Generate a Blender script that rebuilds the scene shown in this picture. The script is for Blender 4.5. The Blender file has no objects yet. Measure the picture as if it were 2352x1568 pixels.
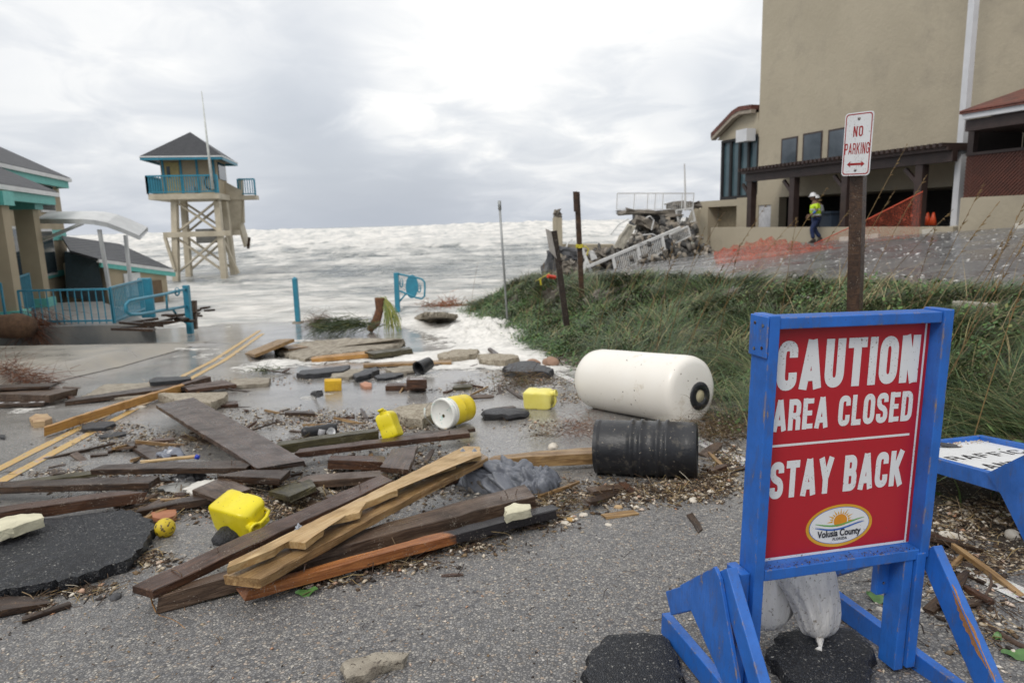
import bpy, bmesh, math, random
import numpy as np
from mathutils import Vector, Matrix, Euler
random.seed(7); rng = np.random.default_rng(11)
sc = bpy.context.scene
COL = sc.collection
# ------------------------------------------------------------------ camera
ROLL = math.radians(1.64); PITCH = math.atan(274/1568)
Fv = np.array([0, math.cos(PITCH), -math.sin(PITCH)]); Rv0 = np.array([1., 0, 0]); Uv0 = np.array([0, math.sin(PITCH), math.cos(PITCH)])
Rv = Rv0*math.cos(ROLL)-Uv0*math.sin(ROLL); Uv = Uv0*math.cos(ROLL)+Rv0*math.sin(ROLL)
cd = bpy.data.cameras.new('camera'); cam = bpy.data.objects.new('camera', cd); COL.objects.link(cam)
cd.lens = 24; cd.sensor_width = 36; cd.clip_start = .05; cd.clip_end = 9000
M = Matrix.Identity(4)
for i in range(3):
    M[i][0] = Rv[i]; M[i][1] = Uv[i]; M[i][2] = -Fv[i]
cam.matrix_world = M
sc.camera = cam
cd.dof.use_dof = True; cd.dof.focus_distance = 2.7; cd.dof.aperture_fstop = 3.6
# ------------------------------------------------------------------ sky and sun
SUN_EL, SUN_AZ = math.radians(48), math.radians(215)
w = bpy.data.worlds.new('World'); sc.world = w; w.use_nodes = True
nt = w.node_tree; nt.nodes.clear()
def nn(nt, typ, ins=None, **kw):
    n = nt.nodes.new(typ)
    for k, v in kw.items(): setattr(n, k, v)
    for k, v in (ins or {}).items():
        s = n.inputs[k]
        if isinstance(v, bpy.types.NodeSocket): nt.links.new(v, s)
        else:
            if isinstance(v, (tuple, list)) and len(v) == 3 and s.type == 'RGBA': v = (*v, 1)
            s.default_value = v
    return n
def math_(nt, op, a, b=0., c=None, clamp=False):
    n = nn(nt, 'ShaderNodeMath', {0: a, 1: b}, operation=op); n.use_clamp = clamp
    if c is not None:
        if isinstance(c, bpy.types.NodeSocket): nt.links.new(c, n.inputs[2])
        else: n.inputs[2].default_value = c
    return n.outputs[0]
def mix_(nt, f, a, b, typ='MIX'):
    n = nn(nt, 'ShaderNodeMix', {0: f, 6: a, 7: b}, data_type='RGBA', blend_type=typ); return n.outputs[2]
def ramp_(nt, f, stops, interp='LINEAR'):
    n = nn(nt, 'ShaderNodeValToRGB', {0: f}); cr = n.color_ramp; cr.interpolation = interp
    while len(cr.elements) < len(stops): cr.elements.new(.5)
    for e, (p, c) in zip(cr.elements, stops):
        e.position = p
        if not isinstance(c, (tuple, list)): c = (c, c, c)
        e.color = (*c[:3], 1)
    return n.outputs[0]
sky = nn(nt, 'ShaderNodeTexSky', sky_type='NISHITA', sun_disc=False, sun_elevation=SUN_EL, sun_rotation=SUN_AZ, air_density=1.5, dust_density=3)
tc = nn(nt, 'ShaderNodeTexCoord').outputs['Generated']
sep = nn(nt, 'ShaderNodeSeparateXYZ', {0: tc})
z = math_(nt, 'MAXIMUM', sep.outputs[2], 0.)
zz = math_(nt, 'ADD', z, .22)
cx_ = math_(nt, 'DIVIDE', sep.outputs[0], zz); cy_ = math_(nt, 'DIVIDE', sep.outputs[1], zz)
cv = nn(nt, 'ShaderNodeCombineXYZ', {0: cx_, 1: cy_, 2: 0.}).outputs[0]
n1 = nn(nt, 'ShaderNodeTexNoise', {'Vector': cv, 'Scale': .85, 'Detail': 7., 'Roughness': .52, 'Distortion': .35}).outputs[0]
n2 = nn(nt, 'ShaderNodeTexNoise', {'Vector': cv, 'Scale': 2.6, 'Detail': 5., 'Roughness': .55, 'Distortion': .6}).outputs[0]
base = ramp_(nt, z, [(0, .50), (.05, .51), (.14, .53), (.30, .62), (.50, .92), (1, 1.05)])
hz = ramp_(nt, z, [(0, .15), (.10, .45), (.25, 1)])
lum = math_(nt, 'ADD', base, math_(nt, 'MULTIPLY', math_(nt, 'MULTIPLY', math_(nt, 'SUBTRACT', n1, .5), .38), hz))
lum = math_(nt, 'ADD', lum, math_(nt, 'MULTIPLY', math_(nt, 'MULTIPLY', math_(nt, 'SUBTRACT', n2, .5), .20), hz))
def pdir(x, y):
    d = Fv*1568+Rv*(x-1176)+Uv*(784-y); return d/np.linalg.norm(d)
# broad clouds: (picture direction, angular size, brightness)
for (bx, by, r, a) in [(150, 20, .20, .20), (-200, 60, .25, .14), (550, 230, .16, .07), (250, 330, .18, .05), (1250, 40, .20, .24), (1560, 60, .22, .30), (950, 60, .14, .18), (900, 270, .055, .22), (1010, 285, .04, .10), (1180, 180, .09, .14),
                       (700, 250, .10, -.06), (60, 230, .16, -.05), (330, 250, .14, -.02), (1380, 200, .07, -.16), (1560, 205, .08, -.15), (1680, 200, .05, -.08), (1240, 215, .04, -.05), (1520, 330, .12, .06), (1300, 400, .12, .05),
                       (860, 400, .11, -.02), (1040, 400, .09, -.02), (700, 170, .07, -.02), (560, 300, .06, -.03), (820, 250, .035, -.05), (1300, 290, .06, -.05), (960, 330, .05, -.04), (480, 130, .10, .05)]:
    d = pdir(bx, by)
    dt = nn(nt, 'ShaderNodeVectorMath', {0: tc, 1: tuple(d)}, operation='DOT_PRODUCT').outputs['Value']
    wob = math_(nt, 'MULTIPLY', math_(nt, 'SUBTRACT', n2, .5), r*r*1.6)
    t = math_(nt, 'ADD', math_(nt, 'SUBTRACT', 1., dt), wob)
    g = math_(nt, 'EXPONENT', math_(nt, 'MULTIPLY', math_(nt, 'MAXIMUM', t, 0.), -2./(r*r)))
    lum = math_(nt, 'ADD', lum, math_(nt, 'MULTIPLY', g, a))
lum = math_(nt, 'MULTIPLY', lum, 1.0)
ccol = mix_(nt, math_(nt, 'MULTIPLY', math_(nt, 'SUBTRACT', lum, .45), 2.2, clamp=True), (.87, .955, 1.10), (1, .998, .992))
hot = nn(nt, 'ShaderNodeVectorMath', {0: ccol, 'Scale': math_(nt, 'MULTIPLY', lum, 10.)}, operation='SCALE').outputs[0]
fin = mix_(nt, .93, sky.outputs[0], hot)
bg = nn(nt, 'ShaderNodeBackground', {0: fin, 1: .1})
nt.links.new(bg.outputs[0], nn(nt, 'ShaderNodeOutputWorld').inputs[0])
w.cycles.sampling_method = 'AUTOMATIC'
sl = bpy.data.lights.new('sun', 'SUN'); sl.energy = 1.1; sl.angle = math.radians(18); sl.color = (1, .96, .9)
so = bpy.data.objects.new('sun', sl); COL.objects.link(so)
sd = Vector((math.sin(SUN_AZ)*math.cos(SUN_EL), math.cos(SUN_AZ)*math.cos(SUN_EL), math.sin(SUN_EL)))
so.rotation_euler = sd.to_track_quat('Z', 'Y').to_euler(); so.location = (-5, -5, 12)
sc.view_settings.view_transform = 'Standard'; sc.view_settings.look = 'None'; sc.view_settings.gamma = 1; sc.view_settings.exposure = .22
sc.view_settings.use_curve_mapping = False
sc.cycles.max_bounces = 6; sc.cycles.transparent_max_bounces = 12; sc.cycles.caustics_reflective = False; sc.cycles.caustics_refractive = False
# ------------------------------------------------------------------ geometry of the place (camera eye is the origin)
SEA = -3.12
def ray(x, y): return Fv*1568+Rv*(x-1176)+Uv*(784-y)
def at(x, y, Y):
    d = ray(x, y); return Vector(d*(Y/d[1]))
def S01(t): t = np.clip(t, 0, 1); return t*t*(3-2*t)
_perm = rng.random((256, 256))
def vn(x, y):
    x = np.asarray(x, float); y = np.asarray(y, float)
    xi = np.floor(x).astype(int); yi = np.floor(y).astype(int); fx = x-xi; fy = y-yi
    fx = fx*fx*(3-2*fx); fy = fy*fy*(3-2*fy)
    g = lambda a, b: _perm[a & 255, b & 255]
    return (g(xi, yi)*(1-fx)+g(xi+1, yi)*fx)*(1-fy)+(g(xi, yi+1)*(1-fx)+g(xi+1, yi+1)*fx)*fy
def fbm(x, y, o=4):
    s = 0; a = .5; t = 0
    for i in range(o):
        s = s+a*vn(x*2**i+17*i, y*2**i-9*i); t += a; a *= .5
    return s/t
def road_z(x, y):
    u = -.2*x+.98*y
    return -1.5-np.where(u < 15, .08*u, 1.2+.05*(u-15))
def edge_x(y): return .71-.209*(y-9.78)
def lot_z(x, y): return -1.523+.1234*x-.0359*y
def crest_s(y): return 4.4-1.9*S01((y-12)/9.)
XB = -8.0
def terr(x, y):
    x = np.asarray(x, float); y = np.asarray(y, float)
    r = road_z(x, y)
    s = (x-edge_x(y))*.979
    sc_ = crest_s(y)
    top = lot_z(x, y)+(.03+.25*S01((y-12)/6.))*np.exp(-((s-sc_)/1.1)**2)
    t = S01((s-.45)/(sc_-.45))
    end = S01((27.5-y)/4.)*1.0
    inland = S01((s-sc_-1.)/2.)
    endy = np.maximum(end, inland*S01((32-y)/2.5))
    bump = (fbm(x*1.3, y*1.3, 3)-.5)*.25*S01(s/1.5)*S01((sc_+.8-s)/.8)
    z_ = r+(top-r)*t*endy+bump*endy
    # left apron rises away from the road
    l = np.maximum(0, XB-x)
    z_ = z_+(.22*S01(l/.5)+.03*np.minimum(l, 8))*S01((18.2-y)/3.)*(s < 0)
    return z_
def G(px, py, lift=0., fn=None):
    d = ray(px, py); d = d/d[1]; lo, hi = .3, 60.
    for i in range(50):
        m = (lo+hi)/2; P = d*m
        if P[2] > float((fn or terr)(P[0], P[1]))+lift: lo = m
        else: hi = m
    return Vector(d*lo)
# ------------------------------------------------------------------ materials
MATS = {}
def mat(name, c1, c2=None, scale=6., rough=.6, rough2=None, bump=0., bscale=None, stretch=(1, 1, 1), specks=None, metal=0., detail=5., coat=0., contrast=(.35, .65), stain=None, trans=0.):
    if name in MATS: return MATS[name]
    m = bpy.data.materials.new(name); m.use_nodes = True; nt = m.node_tree
    b = nt.nodes['Principled BSDF']
    co = nn(nt, 'ShaderNodeTexCoord').outputs['Object']
    mp = nn(nt, 'ShaderNodeMapping', {'Vector': co, 'Scale': stretch}).outputs[0]
    n = nn(nt, 'ShaderNodeTexNoise', {'Vector': mp, 'Scale': scale, 'Detail': detail, 'Roughness': .6}).outputs[0]
    c2 = c2 or tuple(v*.75 for v in c1)
    col = mix_(nt, ramp_(nt, n, [(contrast[0], 0), (contrast[1], 1)]), c1, c2)
    if stain:   # (color, scale, threshold, softness)
        k = nn(nt, 'ShaderNodeTexNoise', {'Vector': co, 'Scale': stain[1], 'Detail': 6., 'Roughness': .7}).outputs[0]
        col = mix_(nt, ramp_(nt, k, [(stain[2], 0), (stain[2]+stain[3], 1)]), col, stain[0])
    if specks:
        k = nn(nt, 'ShaderNodeTexNoise', {'Vector': co, 'Scale': specks[1], 'Detail': 2., 'Roughness': .5}).outputs[0]
        col = mix_(nt, ramp_(nt, k, [(specks[2], 0), (specks[2]+.02, 1)]), col, specks[0])
    nt.links.new(col, b.inputs['Base Color'])
    if rough2 is not None:
        nt.links.new(ramp_(nt, n, [(.3, rough), (.7, rough2)]), b.inputs['Roughness'])
    else: b.inputs['Roughness'].default_value = rough
    b.inputs['Metallic'].default_value = metal
    if coat: b.inputs['Coat Weight'].default_value = coat; b.inputs['Coat Roughness'].default_value = .15
    if trans: b.inputs['Transmission Weight'].default_value = trans
    if bump:
        nb = nn(nt, 'ShaderNodeTexNoise', {'Vector': mp, 'Scale': bscale or scale*3, 'Detail': 6., 'Roughness': .65}).outputs[0]
        bn = nn(nt, 'ShaderNodeBump', {'Height': nb, 'Strength': min(1, bump*1.), 'Distance': .02}).outputs[0]
        nt.links.new(bn, b.inputs['Normal'])
    MATS[name] = m
    return m
def wood(name, c1, c2, rough=.45, end=None, chars=None):
    if name in MATS: return MATS[name]
    m = bpy.data.materials.new(name); m.use_nodes = True; nt = m.node_tree; b = nt.nodes['Principled BSDF']
    tco = nn(nt, 'ShaderNodeTexCoord').outputs['Object']
    rnd = nn(nt, 'ShaderNodeObjectInfo').outputs['Random']
    off = nn(nt, 'ShaderNodeCombineXYZ', {0: math_(nt, 'MULTIPLY', rnd, 37.), 1: math_(nt, 'MULTIPLY', rnd, 11.), 2: 0.}).outputs[0]
    co = nn(nt, 'ShaderNodeVectorMath', {0: tco, 1: off}, operation='ADD').outputs[0]
    mp = nn(nt, 'ShaderNodeMapping', {'Vector': co, 'Scale': (.9, 14, 14)}).outputs[0]
    g = nn(nt, 'ShaderNodeTexNoise', {'Vector': mp, 'Scale': 2.6, 'Detail': 5., 'Roughness': .62, 'Distortion': 1.4}).outputs[0]
    mp2 = nn(nt, 'ShaderNodeMapping', {'Vector': co, 'Scale': (2.5, 90, 90)}).outputs[0]
    g2 = nn(nt, 'ShaderNodeTexNoise', {'Vector': mp2, 'Scale': 3., 'Detail': 3., 'Roughness': .6}).outputs[0]
    blot = nn(nt, 'ShaderNodeTexNoise', {'Vector': co, 'Scale': 4., 'Detail': 5., 'Roughness': .6}).outputs[0]
    f = math_(nt, 'ADD', math_(nt, 'MULTIPLY', g, .75), math_(nt, 'MULTIPLY', g2, .3))
    col = mix_(nt, ramp_(nt, f, [(.38, 0), (.62, 1)]), c1, c2)
    col = mix_(nt, math_(nt, 'MULTIPLY', ramp_(nt, blot, [(.48, 0), (.72, 1)]), .7), col, tuple(v*.35 for v in c2))
    if chars:
        sx = nn(nt, 'ShaderNodeSeparateXYZ', {0: tco}).outputs[0]
        col = mix_(nt, ramp_(nt, math_(nt, 'ADD', math_(nt, 'MULTIPLY', sx, 1.5), math_(nt, 'ADD', blot, chars-.5)), [(.45, 0), (.55, 1)]), col, (.02, .018, .02))
    gr = nn(nt, 'ShaderNodeTexNoise', {'Vector': co, 'Scale': 130., 'Detail': 2.}).outputs[0]
    gm = nn(nt, 'ShaderNodeTexNoise', {'Vector': co, 'Scale': 9., 'Detail': 3.}).outputs[0]
    spk = ramp_(nt, math_(nt, 'ADD', gr, math_(nt, 'MULTIPLY', math_(nt, 'SUBTRACT', gm, .5), .5)), [(.70, 0), (.73, 1)])
    col = mix_(nt, math_(nt, 'MULTIPLY', spk, .6), col, (.45, .40, .33))
    nt.links.new(col, b.inputs['Base Color'])
    nt.links.new(ramp_(nt, blot, [(.35, rough*.55), (.65, rough*1.25)]), b.inputs['Roughness'])
    b.inputs['Specular IOR Level'].default_value = .38
    bn = nn(nt, 'ShaderNodeBump', {'Height': f, 'Strength': .8, 'Distance': .006}).outputs[0]
    nt.links.new(bn, b.inputs['Normal'])
    MATS[name] = m; return m
# ------------------------------------------------------------------ mesh helpers
class MB:
    def __init__(s): s.v = []; s.f = []; s.m = []; s.mats = []
    def mi(s, m):
        if m is None: return 0
        if m not in s.mats: s.mats.append(m)
        return s.mats.index(m)
    def add(s, vs, fs, m=None):
        k = len(s.v); s.v += [tuple(v) for v in vs]; i = s.mi(m)
        for f in fs: s.f.append(tuple(a+k for a in f)); s.m.append(i)
    def hexa(s, p, m=None):   # 8 points: bottom ring 0-3, top ring 4-7
        s.add(p, [(3, 2, 1, 0), (4, 5, 6, 7), (0, 1, 5, 4), (1, 2, 6, 5), (2, 3, 7, 6), (3, 0, 4, 7)], m)
    def box(s, c, d, R=None, m=None):
        P = []
        for z_ in (-1, 1):
            for x_, y_ in ((-1, -1), (1, -1), (1, 1), (-1, 1)):
                q = Vector((x_*d[0]/2, y_*d[1]/2, z_*d[2]/2))
                if R is not None: q = R @ q
                P.append(Vector(c)+q)
        s.hexa(P, m)
    def bar(s, a, b, wd, ht, up=(0, 0, 1), m=None):   # rectangular bar from a to b
        a = Vector(a); b = Vector(b); x = (b-a).normalized(); up = Vector(up)
        if abs(x.dot(up)) > .97: up = Vector((0, 1, 0))
        y = up.cross(x).normalized(); z_ = x.cross(y)
        P = []
        for zz_ in (-1, 1):
            for q, yy in ((a, -1), (b, -1), (b, 1), (a, 1)): P.append(q+y*yy*wd/2+z_*zz_*ht/2)
        s.hexa(P, m)
    def tube(s, pts, r, n=8, m=None, caps=True):
        pts = [Vector(p) for p in pts]; k = len(pts)
        if not isinstance(r, (list, tuple)): r = [r]*k
        vs = []; fs = []; prev = None
        for i, p in enumerate(pts):
            t = (pts[min(i+1, k-1)]-pts[max(i-1, 0)]).normalized()
            if prev is None:
                a = Vector((0, 0, 1)) if abs(t.z) < .9 else Vector((1, 0, 0))
                u = t.cross(a).normalized()
            else: u = (prev-t*prev.dot(t)).normalized()
            prev = u; v = t.cross(u)
            for j in range(n):
                an = 2*math.pi*j/n; vs.append(p+(u*math.cos(an)+v*math.sin(an))*r[i])
        for i in range(k-1):
            for j in range(n): fs.append((i*n+j, i*n+(j+1) % n, (i+1)*n+(j+1) % n, (i+1)*n+j))
        if caps: fs.append(tuple(range(n-1, -1, -1))); fs.append(tuple((k-1)*n+j for j in range(n)))
        s.add(vs, fs, m)
    def lathe(s, prof, n=32, m=None, M=None, cap0=True, cap1=True):
        vs = []; fs = []; M = M or Matrix.Identity(4)
        for r, z_ in prof:
            for j in range(n):
                a = 2*math.pi*j/n; vs.append(M @ Vector((r*math.cos(a), r*math.sin(a), z_)))
        k = len(prof)
        for i in range(k-1):
            for j in range(n): fs.append((i*n+j, i*n+(j+1) % n, (i+1)*n+(j+1) % n, (i+1)*n+j))
        if cap0: fs.append(tuple(range(n-1, -1, -1)))
        if cap1: fs.append(tuple((k-1)*n+j for j in range(n)))
        s.add(vs, fs, m)
    def prism(s, poly, h, m=None, M=None):   # poly in xy, extruded to z=h
        M = M or Matrix.Identity(4); n = len(poly)
        vs = [M @ Vector((x, y, 0)) for x, y in poly]+[M @ Vector((x, y, h)) for x, y in poly]
        s.add(vs, [tuple(range(n-1, -1, -1)), tuple(range(n, 2*n))]+[(i, (i+1) % n, n+(i+1) % n, n+i) for i in range(n)], m)
    def build(s, name, m=None, parent=None, smooth=False, M=None, bevel=0.):
        me = bpy.data.meshes.new(name); me.from_pydata(s.v, [], s.f)
        ms = s.mats or [m]
        for q in ms: me.materials.append(q)
        if len(ms) > 1: me.polygons.foreach_set('material_index', s.m)
        bmx = bmesh.new(); bmx.from_mesh(me); bmesh.ops.recalc_face_normals(bmx, faces=bmx.faces)
        bmx.to_mesh(me); bmx.free()
        if smooth: me.polygons.foreach_set('use_smooth', [True]*len(me.polygons))
        o = bpy.data.objects.new(name, me); COL.objects.link(o)
        if M is not None: o.matrix_world = M
        if parent is not None: o.parent = parent
        if bevel:
            bv = o.modifiers.new('bevel', 'BEVEL'); bv.width = bevel; bv.segments = 2; bv.limit_method = 'ANGLE'; bv.angle_limit = .6
        if smooth == 'auto':
            me.set_sharp_from_angle(angle=.7)
        return o
def fast_mesh(name, V, Fq, m, smooth=False):   # V (n,3), Fq (k,4) or (k,3)
    V = np.asarray(V, np.float32); Fq = np.asarray(Fq, np.int32); k, q = Fq.shape
    me = bpy.data.meshes.new(name); me.vertices.add(len(V)); me.vertices.foreach_set('co', V.ravel())
    me.loops.add(k*q); me.loops.foreach_set('vertex_index', Fq.ravel())
    me.polygons.add(k); me.polygons.foreach_set('loop_start', np.arange(k, dtype=np.int32)*q)
    try: me.polygons.foreach_set('loop_total', np.full(k, q, np.int32))
    except Exception: pass
    if smooth: me.polygons.foreach_set('use_smooth', np.ones(k, bool))
    me.update(calc_edges=True); me.validate(); me.materials.append(m)
    o = bpy.data.objects.new(name, me); COL.objects.link(o); return o
def grid_mesh(name, xs, ys, zf, m, mask=None):
    X, Y = np.meshgrid(xs, ys); Z = zf(X, Y); V = np.stack([X, Y, Z], -1).reshape(-1, 3)
    nx, ny = len(xs), len(ys); I = np.arange(nx*ny).reshape(ny, nx)
    Fq = np.stack([I[:-1, :-1], I[:-1, 1:], I[1:, 1:], I[1:, :-1]], -1).reshape(-1, 4)
    if mask is not None:
        c = V[Fq].mean(1); Fq = Fq[mask(c[:, 0], c[:, 1])]
    return fast_mesh(name, V, Fq, m, True)
def empty(name, loc, rz=0, M=None):
    o = bpy.data.objects.new(name, None); COL.objects.link(o); o.empty_display_size = .1
    if M is not None: o.matrix_world = M
    else: o.location = loc; o.rotation_euler = (0, 0, rz)
    return o
def tag(o, label=None, cat=None, group=None, kind=None):
    for k, v in (('label', label), ('category', cat), ('group', group), ('kind', kind)):
        if v: o[k] = v
    return o
def struct(o, label=None): o['kind'] = 'structure'; return tag(o, label)
def frame(o, x, up=(0, 0, 1)):   # matrix with local x along x
    x = Vector(x).normalized(); up = Vector(up); y = up.cross(x).normalized(); z_ = x.cross(y)
    Mx = Matrix((x, y, z_)).transposed().to_4x4(); Mx.translation = Vector(o); return Mx
def zframe(o, z_, hint=(0, 0, 1)):   # matrix with local z along z_
    z_ = Vector(z_).normalized(); h = Vector(hint)
    if abs(z_.dot(h)) > .98: h = Vector((1, 0, 0))
    x = h.cross(z_).normalized(); y = z_.cross(x)
    Mx = Matrix((x, y, z_)).transposed().to_4x4(); Mx.translation = Vector(o); return Mx
# ================================================================== SETTING
def asphalt(name, cells, cols, gap, rough, far_rough, tone=(1, 1, 1), bumpd=.004, dirt=None, wet_sheen=False):
    m = bpy.data.materials.new(name); m.use_nodes = True; nt = m.node_tree; b = nt.nodes['Principled BSDF']
    co = nn(nt, 'ShaderNodeTexCoord').outputs['Object']
    wv = nn(nt, 'ShaderNodeTexNoise', {'Vector': co, 'Scale': cells*.6, 'Detail': 2.}).outputs['Color']
    cw = nn(nt, 'ShaderNodeVectorMath', {0: co, 1: nn(nt, 'ShaderNodeVectorMath', {0: wv, 'Scale': .9/cells}, operation='SCALE').outputs[0]}, operation='ADD').outputs[0]
    v = nn(nt, 'ShaderNodeTexVoronoi', {'Vector': cw, 'Scale': cells})
    e = nn(nt, 'ShaderNodeTexVoronoi', {'Vector': cw, 'Scale': cells}, feature='DISTANCE_TO_EDGE')
    r = nn(nt, 'ShaderNodeSeparateXYZ', {0: v.outputs['Color']}).outputs[0]
    big = nn(nt, 'ShaderNodeTexNoise', {'Vector': co, 'Scale': 1.1, 'Detail': 5., 'Roughness': .6}).outputs[0]
    fine = nn(nt, 'ShaderNodeTexNoise', {'Vector': co, 'Scale': 40., 'Detail': 3.}).outputs[0]
    col = ramp_(nt, r, cols)
    gm = ramp_(nt, math_(nt, 'ADD', e.outputs[0], math_(nt, 'MULTIPLY', math_(nt, 'SUBTRACT', fine, .5), .3)), [(.06, 1), (.21, 0)])
    gm = math_(nt, 'MULTIPLY', gm, ramp_(nt, big, [(.35, .6), (.62, 1)]))
    col = mix_(nt, gm, col, gap)
    col = mix_(nt, ramp_(nt, big, [(.3, 0), (.7, .28)]), col, tuple(c*.33 for c in tone))
    if wet_sheen:  # base colour paler with distance, painting in the wet road's sheen
        y_sheen = nn(nt, 'ShaderNodeSeparateXYZ', {0: co}).outputs[1]
        col = mix_(nt, math_(nt, 'MULTIPLY', ramp_(nt, math_(nt, 'MULTIPLY', y_sheen, .04), [(.14, 0), (.40, .65)]), ramp_(nt, big, [(.38, .35), (.58, 1)])), col, (.40, .385, .36))
    if dirt:
        k = nn(nt, 'ShaderNodeTexNoise', {'Vector': co, 'Scale': dirt[1], 'Detail': 7., 'Roughness': .7}).outputs[0]
        col = mix_(nt, ramp_(nt, k, [(dirt[2], 0), (dirt[2]+.12, .8)]), col, dirt[0])
    nt.links.new(col, b.inputs['Base Color'])
    yy = nn(nt, 'ShaderNodeSeparateXYZ', {0: co}).outputs[1]
    wet = ramp_(nt, math_(nt, 'MULTIPLY', yy, .04), [(.1, rough), (.24, far_rough*1.6), (.45, far_rough)])
    pud = ramp_(nt, nn(nt, 'ShaderNodeTexNoise', {'Vector': co, 'Scale': .7, 'Detail': 4.}).outputs[0], [(.45, 1), (.62, .55)])
    nt.links.new(math_(nt, 'MULTIPLY', wet, pud), b.inputs['Roughness'])
    nt.links.new(ramp_(nt, math_(nt, 'MULTIPLY', yy, .04), [(.10, .30), (.2, .6), (.4, 1)]), b.inputs['Specular IOR Level'])
    h = math_(nt, 'ADD', math_(nt, 'MULTIPLY', math_(nt, 'MINIMUM', e.outputs[0], .3), 2.), fine)
    bs = ramp_(nt, math_(nt, 'MULTIPLY', yy, .04), [(.10, .8), (.2, .35), (.4, .10)])
    nt.links.new(nn(nt, 'ShaderNodeBump', {'Height': h, 'Strength': bs, 'Distance': bumpd}).outputs[0], b.inputs['Normal'])
    return m
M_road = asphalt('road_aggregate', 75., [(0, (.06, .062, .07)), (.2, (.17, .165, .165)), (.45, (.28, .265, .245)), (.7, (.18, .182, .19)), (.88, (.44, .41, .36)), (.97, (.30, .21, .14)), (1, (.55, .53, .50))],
                 (.028, .029, .034), .60, .15, tone=(1.1, 1.07, 1.03), wet_sheen=True)
M_lot = asphalt('lot_asphalt', 22., [(0, (.10, .10, .105)), (.6, (.17, .17, .175)), (.9, (.24, .24, .24)), (1, (.5, .5, .5))], (.08, .08, .085), .5, .32, tone=(.62, .62, .63), dirt=((.55, .54, .52), 3.4, .60))
M_slab = asphalt('broken_asphalt', 120., [(0, (.02, .022, .027)), (.6, (.032, .036, .044)), (.8, (.06, .064, .072)), (.94, (.14, .138, .135)), (1, (.38, .37, .34))], (.010, .010, .012), .5, .45, tone=(.07, .075, .09), bumpd=.006)
M_apron = mat('apron_concrete', (.33, .30, .25), (.22, .20, .17), scale=1.2, rough=.55, rough2=.2, bump=.15, bscale=30)
M_sand = mat('dune_sand', (.30, .27, .235), (.045, .035, .025), scale=2.2, rough=.9, bump=.8, bscale=14, contrast=(.34, .52), specks=((.5, .47, .4), 70., .66))
xs = np.concatenate([np.arange(-90, -20, 5), np.arange(-20, -9, .25), np.arange(-9, 9, .1), np.arange(9, 22, .4), np.arange(22, 62, 4)])
ys = np.concatenate([np.arange(-4, 14, .1), np.arange(14, 34, .2), np.arange(34, 90, 4)])
struct(grid_mesh('ground', xs, ys, terr, M_sand), 'sandy ground under the beach ramp and the dune')
def lerp_sheet(name, ya, yb, ny, nx, xl, xr, lift, m, jit=0.):
    Y = np.linspace(ya, yb, ny)[:, None]*np.ones((1, nx)); t = np.linspace(0, 1, nx)[None, :]
    A = xl(Y)+jit*(fbm(Y*2.3, Y*0+3.1, 4)-.5); B = xr(Y)+jit*(fbm(Y*2.1, Y*0+9.7, 4)-.5)
    X = A*(1-t)+B*t; Z = terr(X, Y)+lift
    V = np.stack([X, Y, Z], -1).reshape(-1, 3); I = np.arange(nx*ny).reshape(ny, nx)
    return fast_mesh(name, V, np.stack([I[:-1, :-1], I[:-1, 1:], I[1:, 1:], I[1:, :-1]], -1).reshape(-1, 4), m, True)
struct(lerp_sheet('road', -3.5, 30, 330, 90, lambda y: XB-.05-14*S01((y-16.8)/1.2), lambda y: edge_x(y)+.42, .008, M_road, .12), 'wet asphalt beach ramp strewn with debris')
struct(lerp_sheet('parking_lot', 1.5, 29.2, 200, 60, lambda y: edge_x(y)+(crest_s(y)+.75)/.979, lambda y: 0*y+34, .008, M_lot, .35), 'raised parking lot beside the hotel covered in storm grit')
struct(lerp_sheet('pavement', 6, 17.9, 160, 200, lambda y: 0*y-24, lambda y: 0*y+XB-.02, .022, M_apron, .05), 'pale concrete apron left of the ramp')
# painted lines
def paint(name, c, thr, rough=.5):
    m = bpy.data.materials.new(name); m.use_nodes = True; nt = m.node_tree; b = nt.nodes['Principled BSDF']
    co = nn(nt, 'ShaderNodeTexCoord').outputs['Object']
    v = nn(nt, 'ShaderNodeTexVoronoi', {'Vector': co, 'Scale': 75.}, feature='DISTANCE_TO_EDGE').outputs[0]
    k = nn(nt, 'ShaderNodeTexNoise', {'Vector': co, 'Scale': 5., 'Detail': 8., 'Roughness': .75}).outputs[0]
    f = ramp_(nt, k, [(thr, 0), (thr+.05, 1)])
    f = math_(nt, 'MAXIMUM', f, ramp_(nt, v, [(.03, .7), (.08, 0)]))
    r = nn(nt, 'ShaderNodeTexVoronoi', {'Vector': co, 'Scale': 75.}).outputs['Color']
    nt.links.new(mix_(nt, f, c, mix_(nt, .35, (.2, .2, .2), r)), b.inputs['Base Color']); b.inputs['Roughness'].default_value = rough
    nt.links.new(nn(nt, 'ShaderNodeBump', {'Height': v, 'Strength': .3, 'Distance': .003}).outputs[0], b.inputs['Normal'])
    return m
M_yel = paint('yellow_paint', (.56, .34, .07), .56, .4); M_whi = paint('white_paint', (.62, .61, .58), .53, .5)
cl0 = lambda y: -4.42-.209*(y-5.59)
for nm, fn, wd, ya, yb, mm in (('center_line', lambda y: cl0(y)-.10, .11, 1.5, 20.5, M_yel), ('center_line', lambda y: cl0(y)+.14, .11, 1.5, 19.5, M_yel), ('edge_line', lambda y: edge_x(y)+.02, .13, 1.2, 15, M_whi)):
    o = struct(lerp_sheet(nm, ya, yb, 220, 4, lambda y: fn(y)-wd/2, lambda y: fn(y)+wd/2, .013, mm, .02))
    tag(o, {'c': 'worn yellow centre line painted on the ramp', 'e': 'worn white edge line painted beside the dune foot'}[nm[0]])
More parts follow.
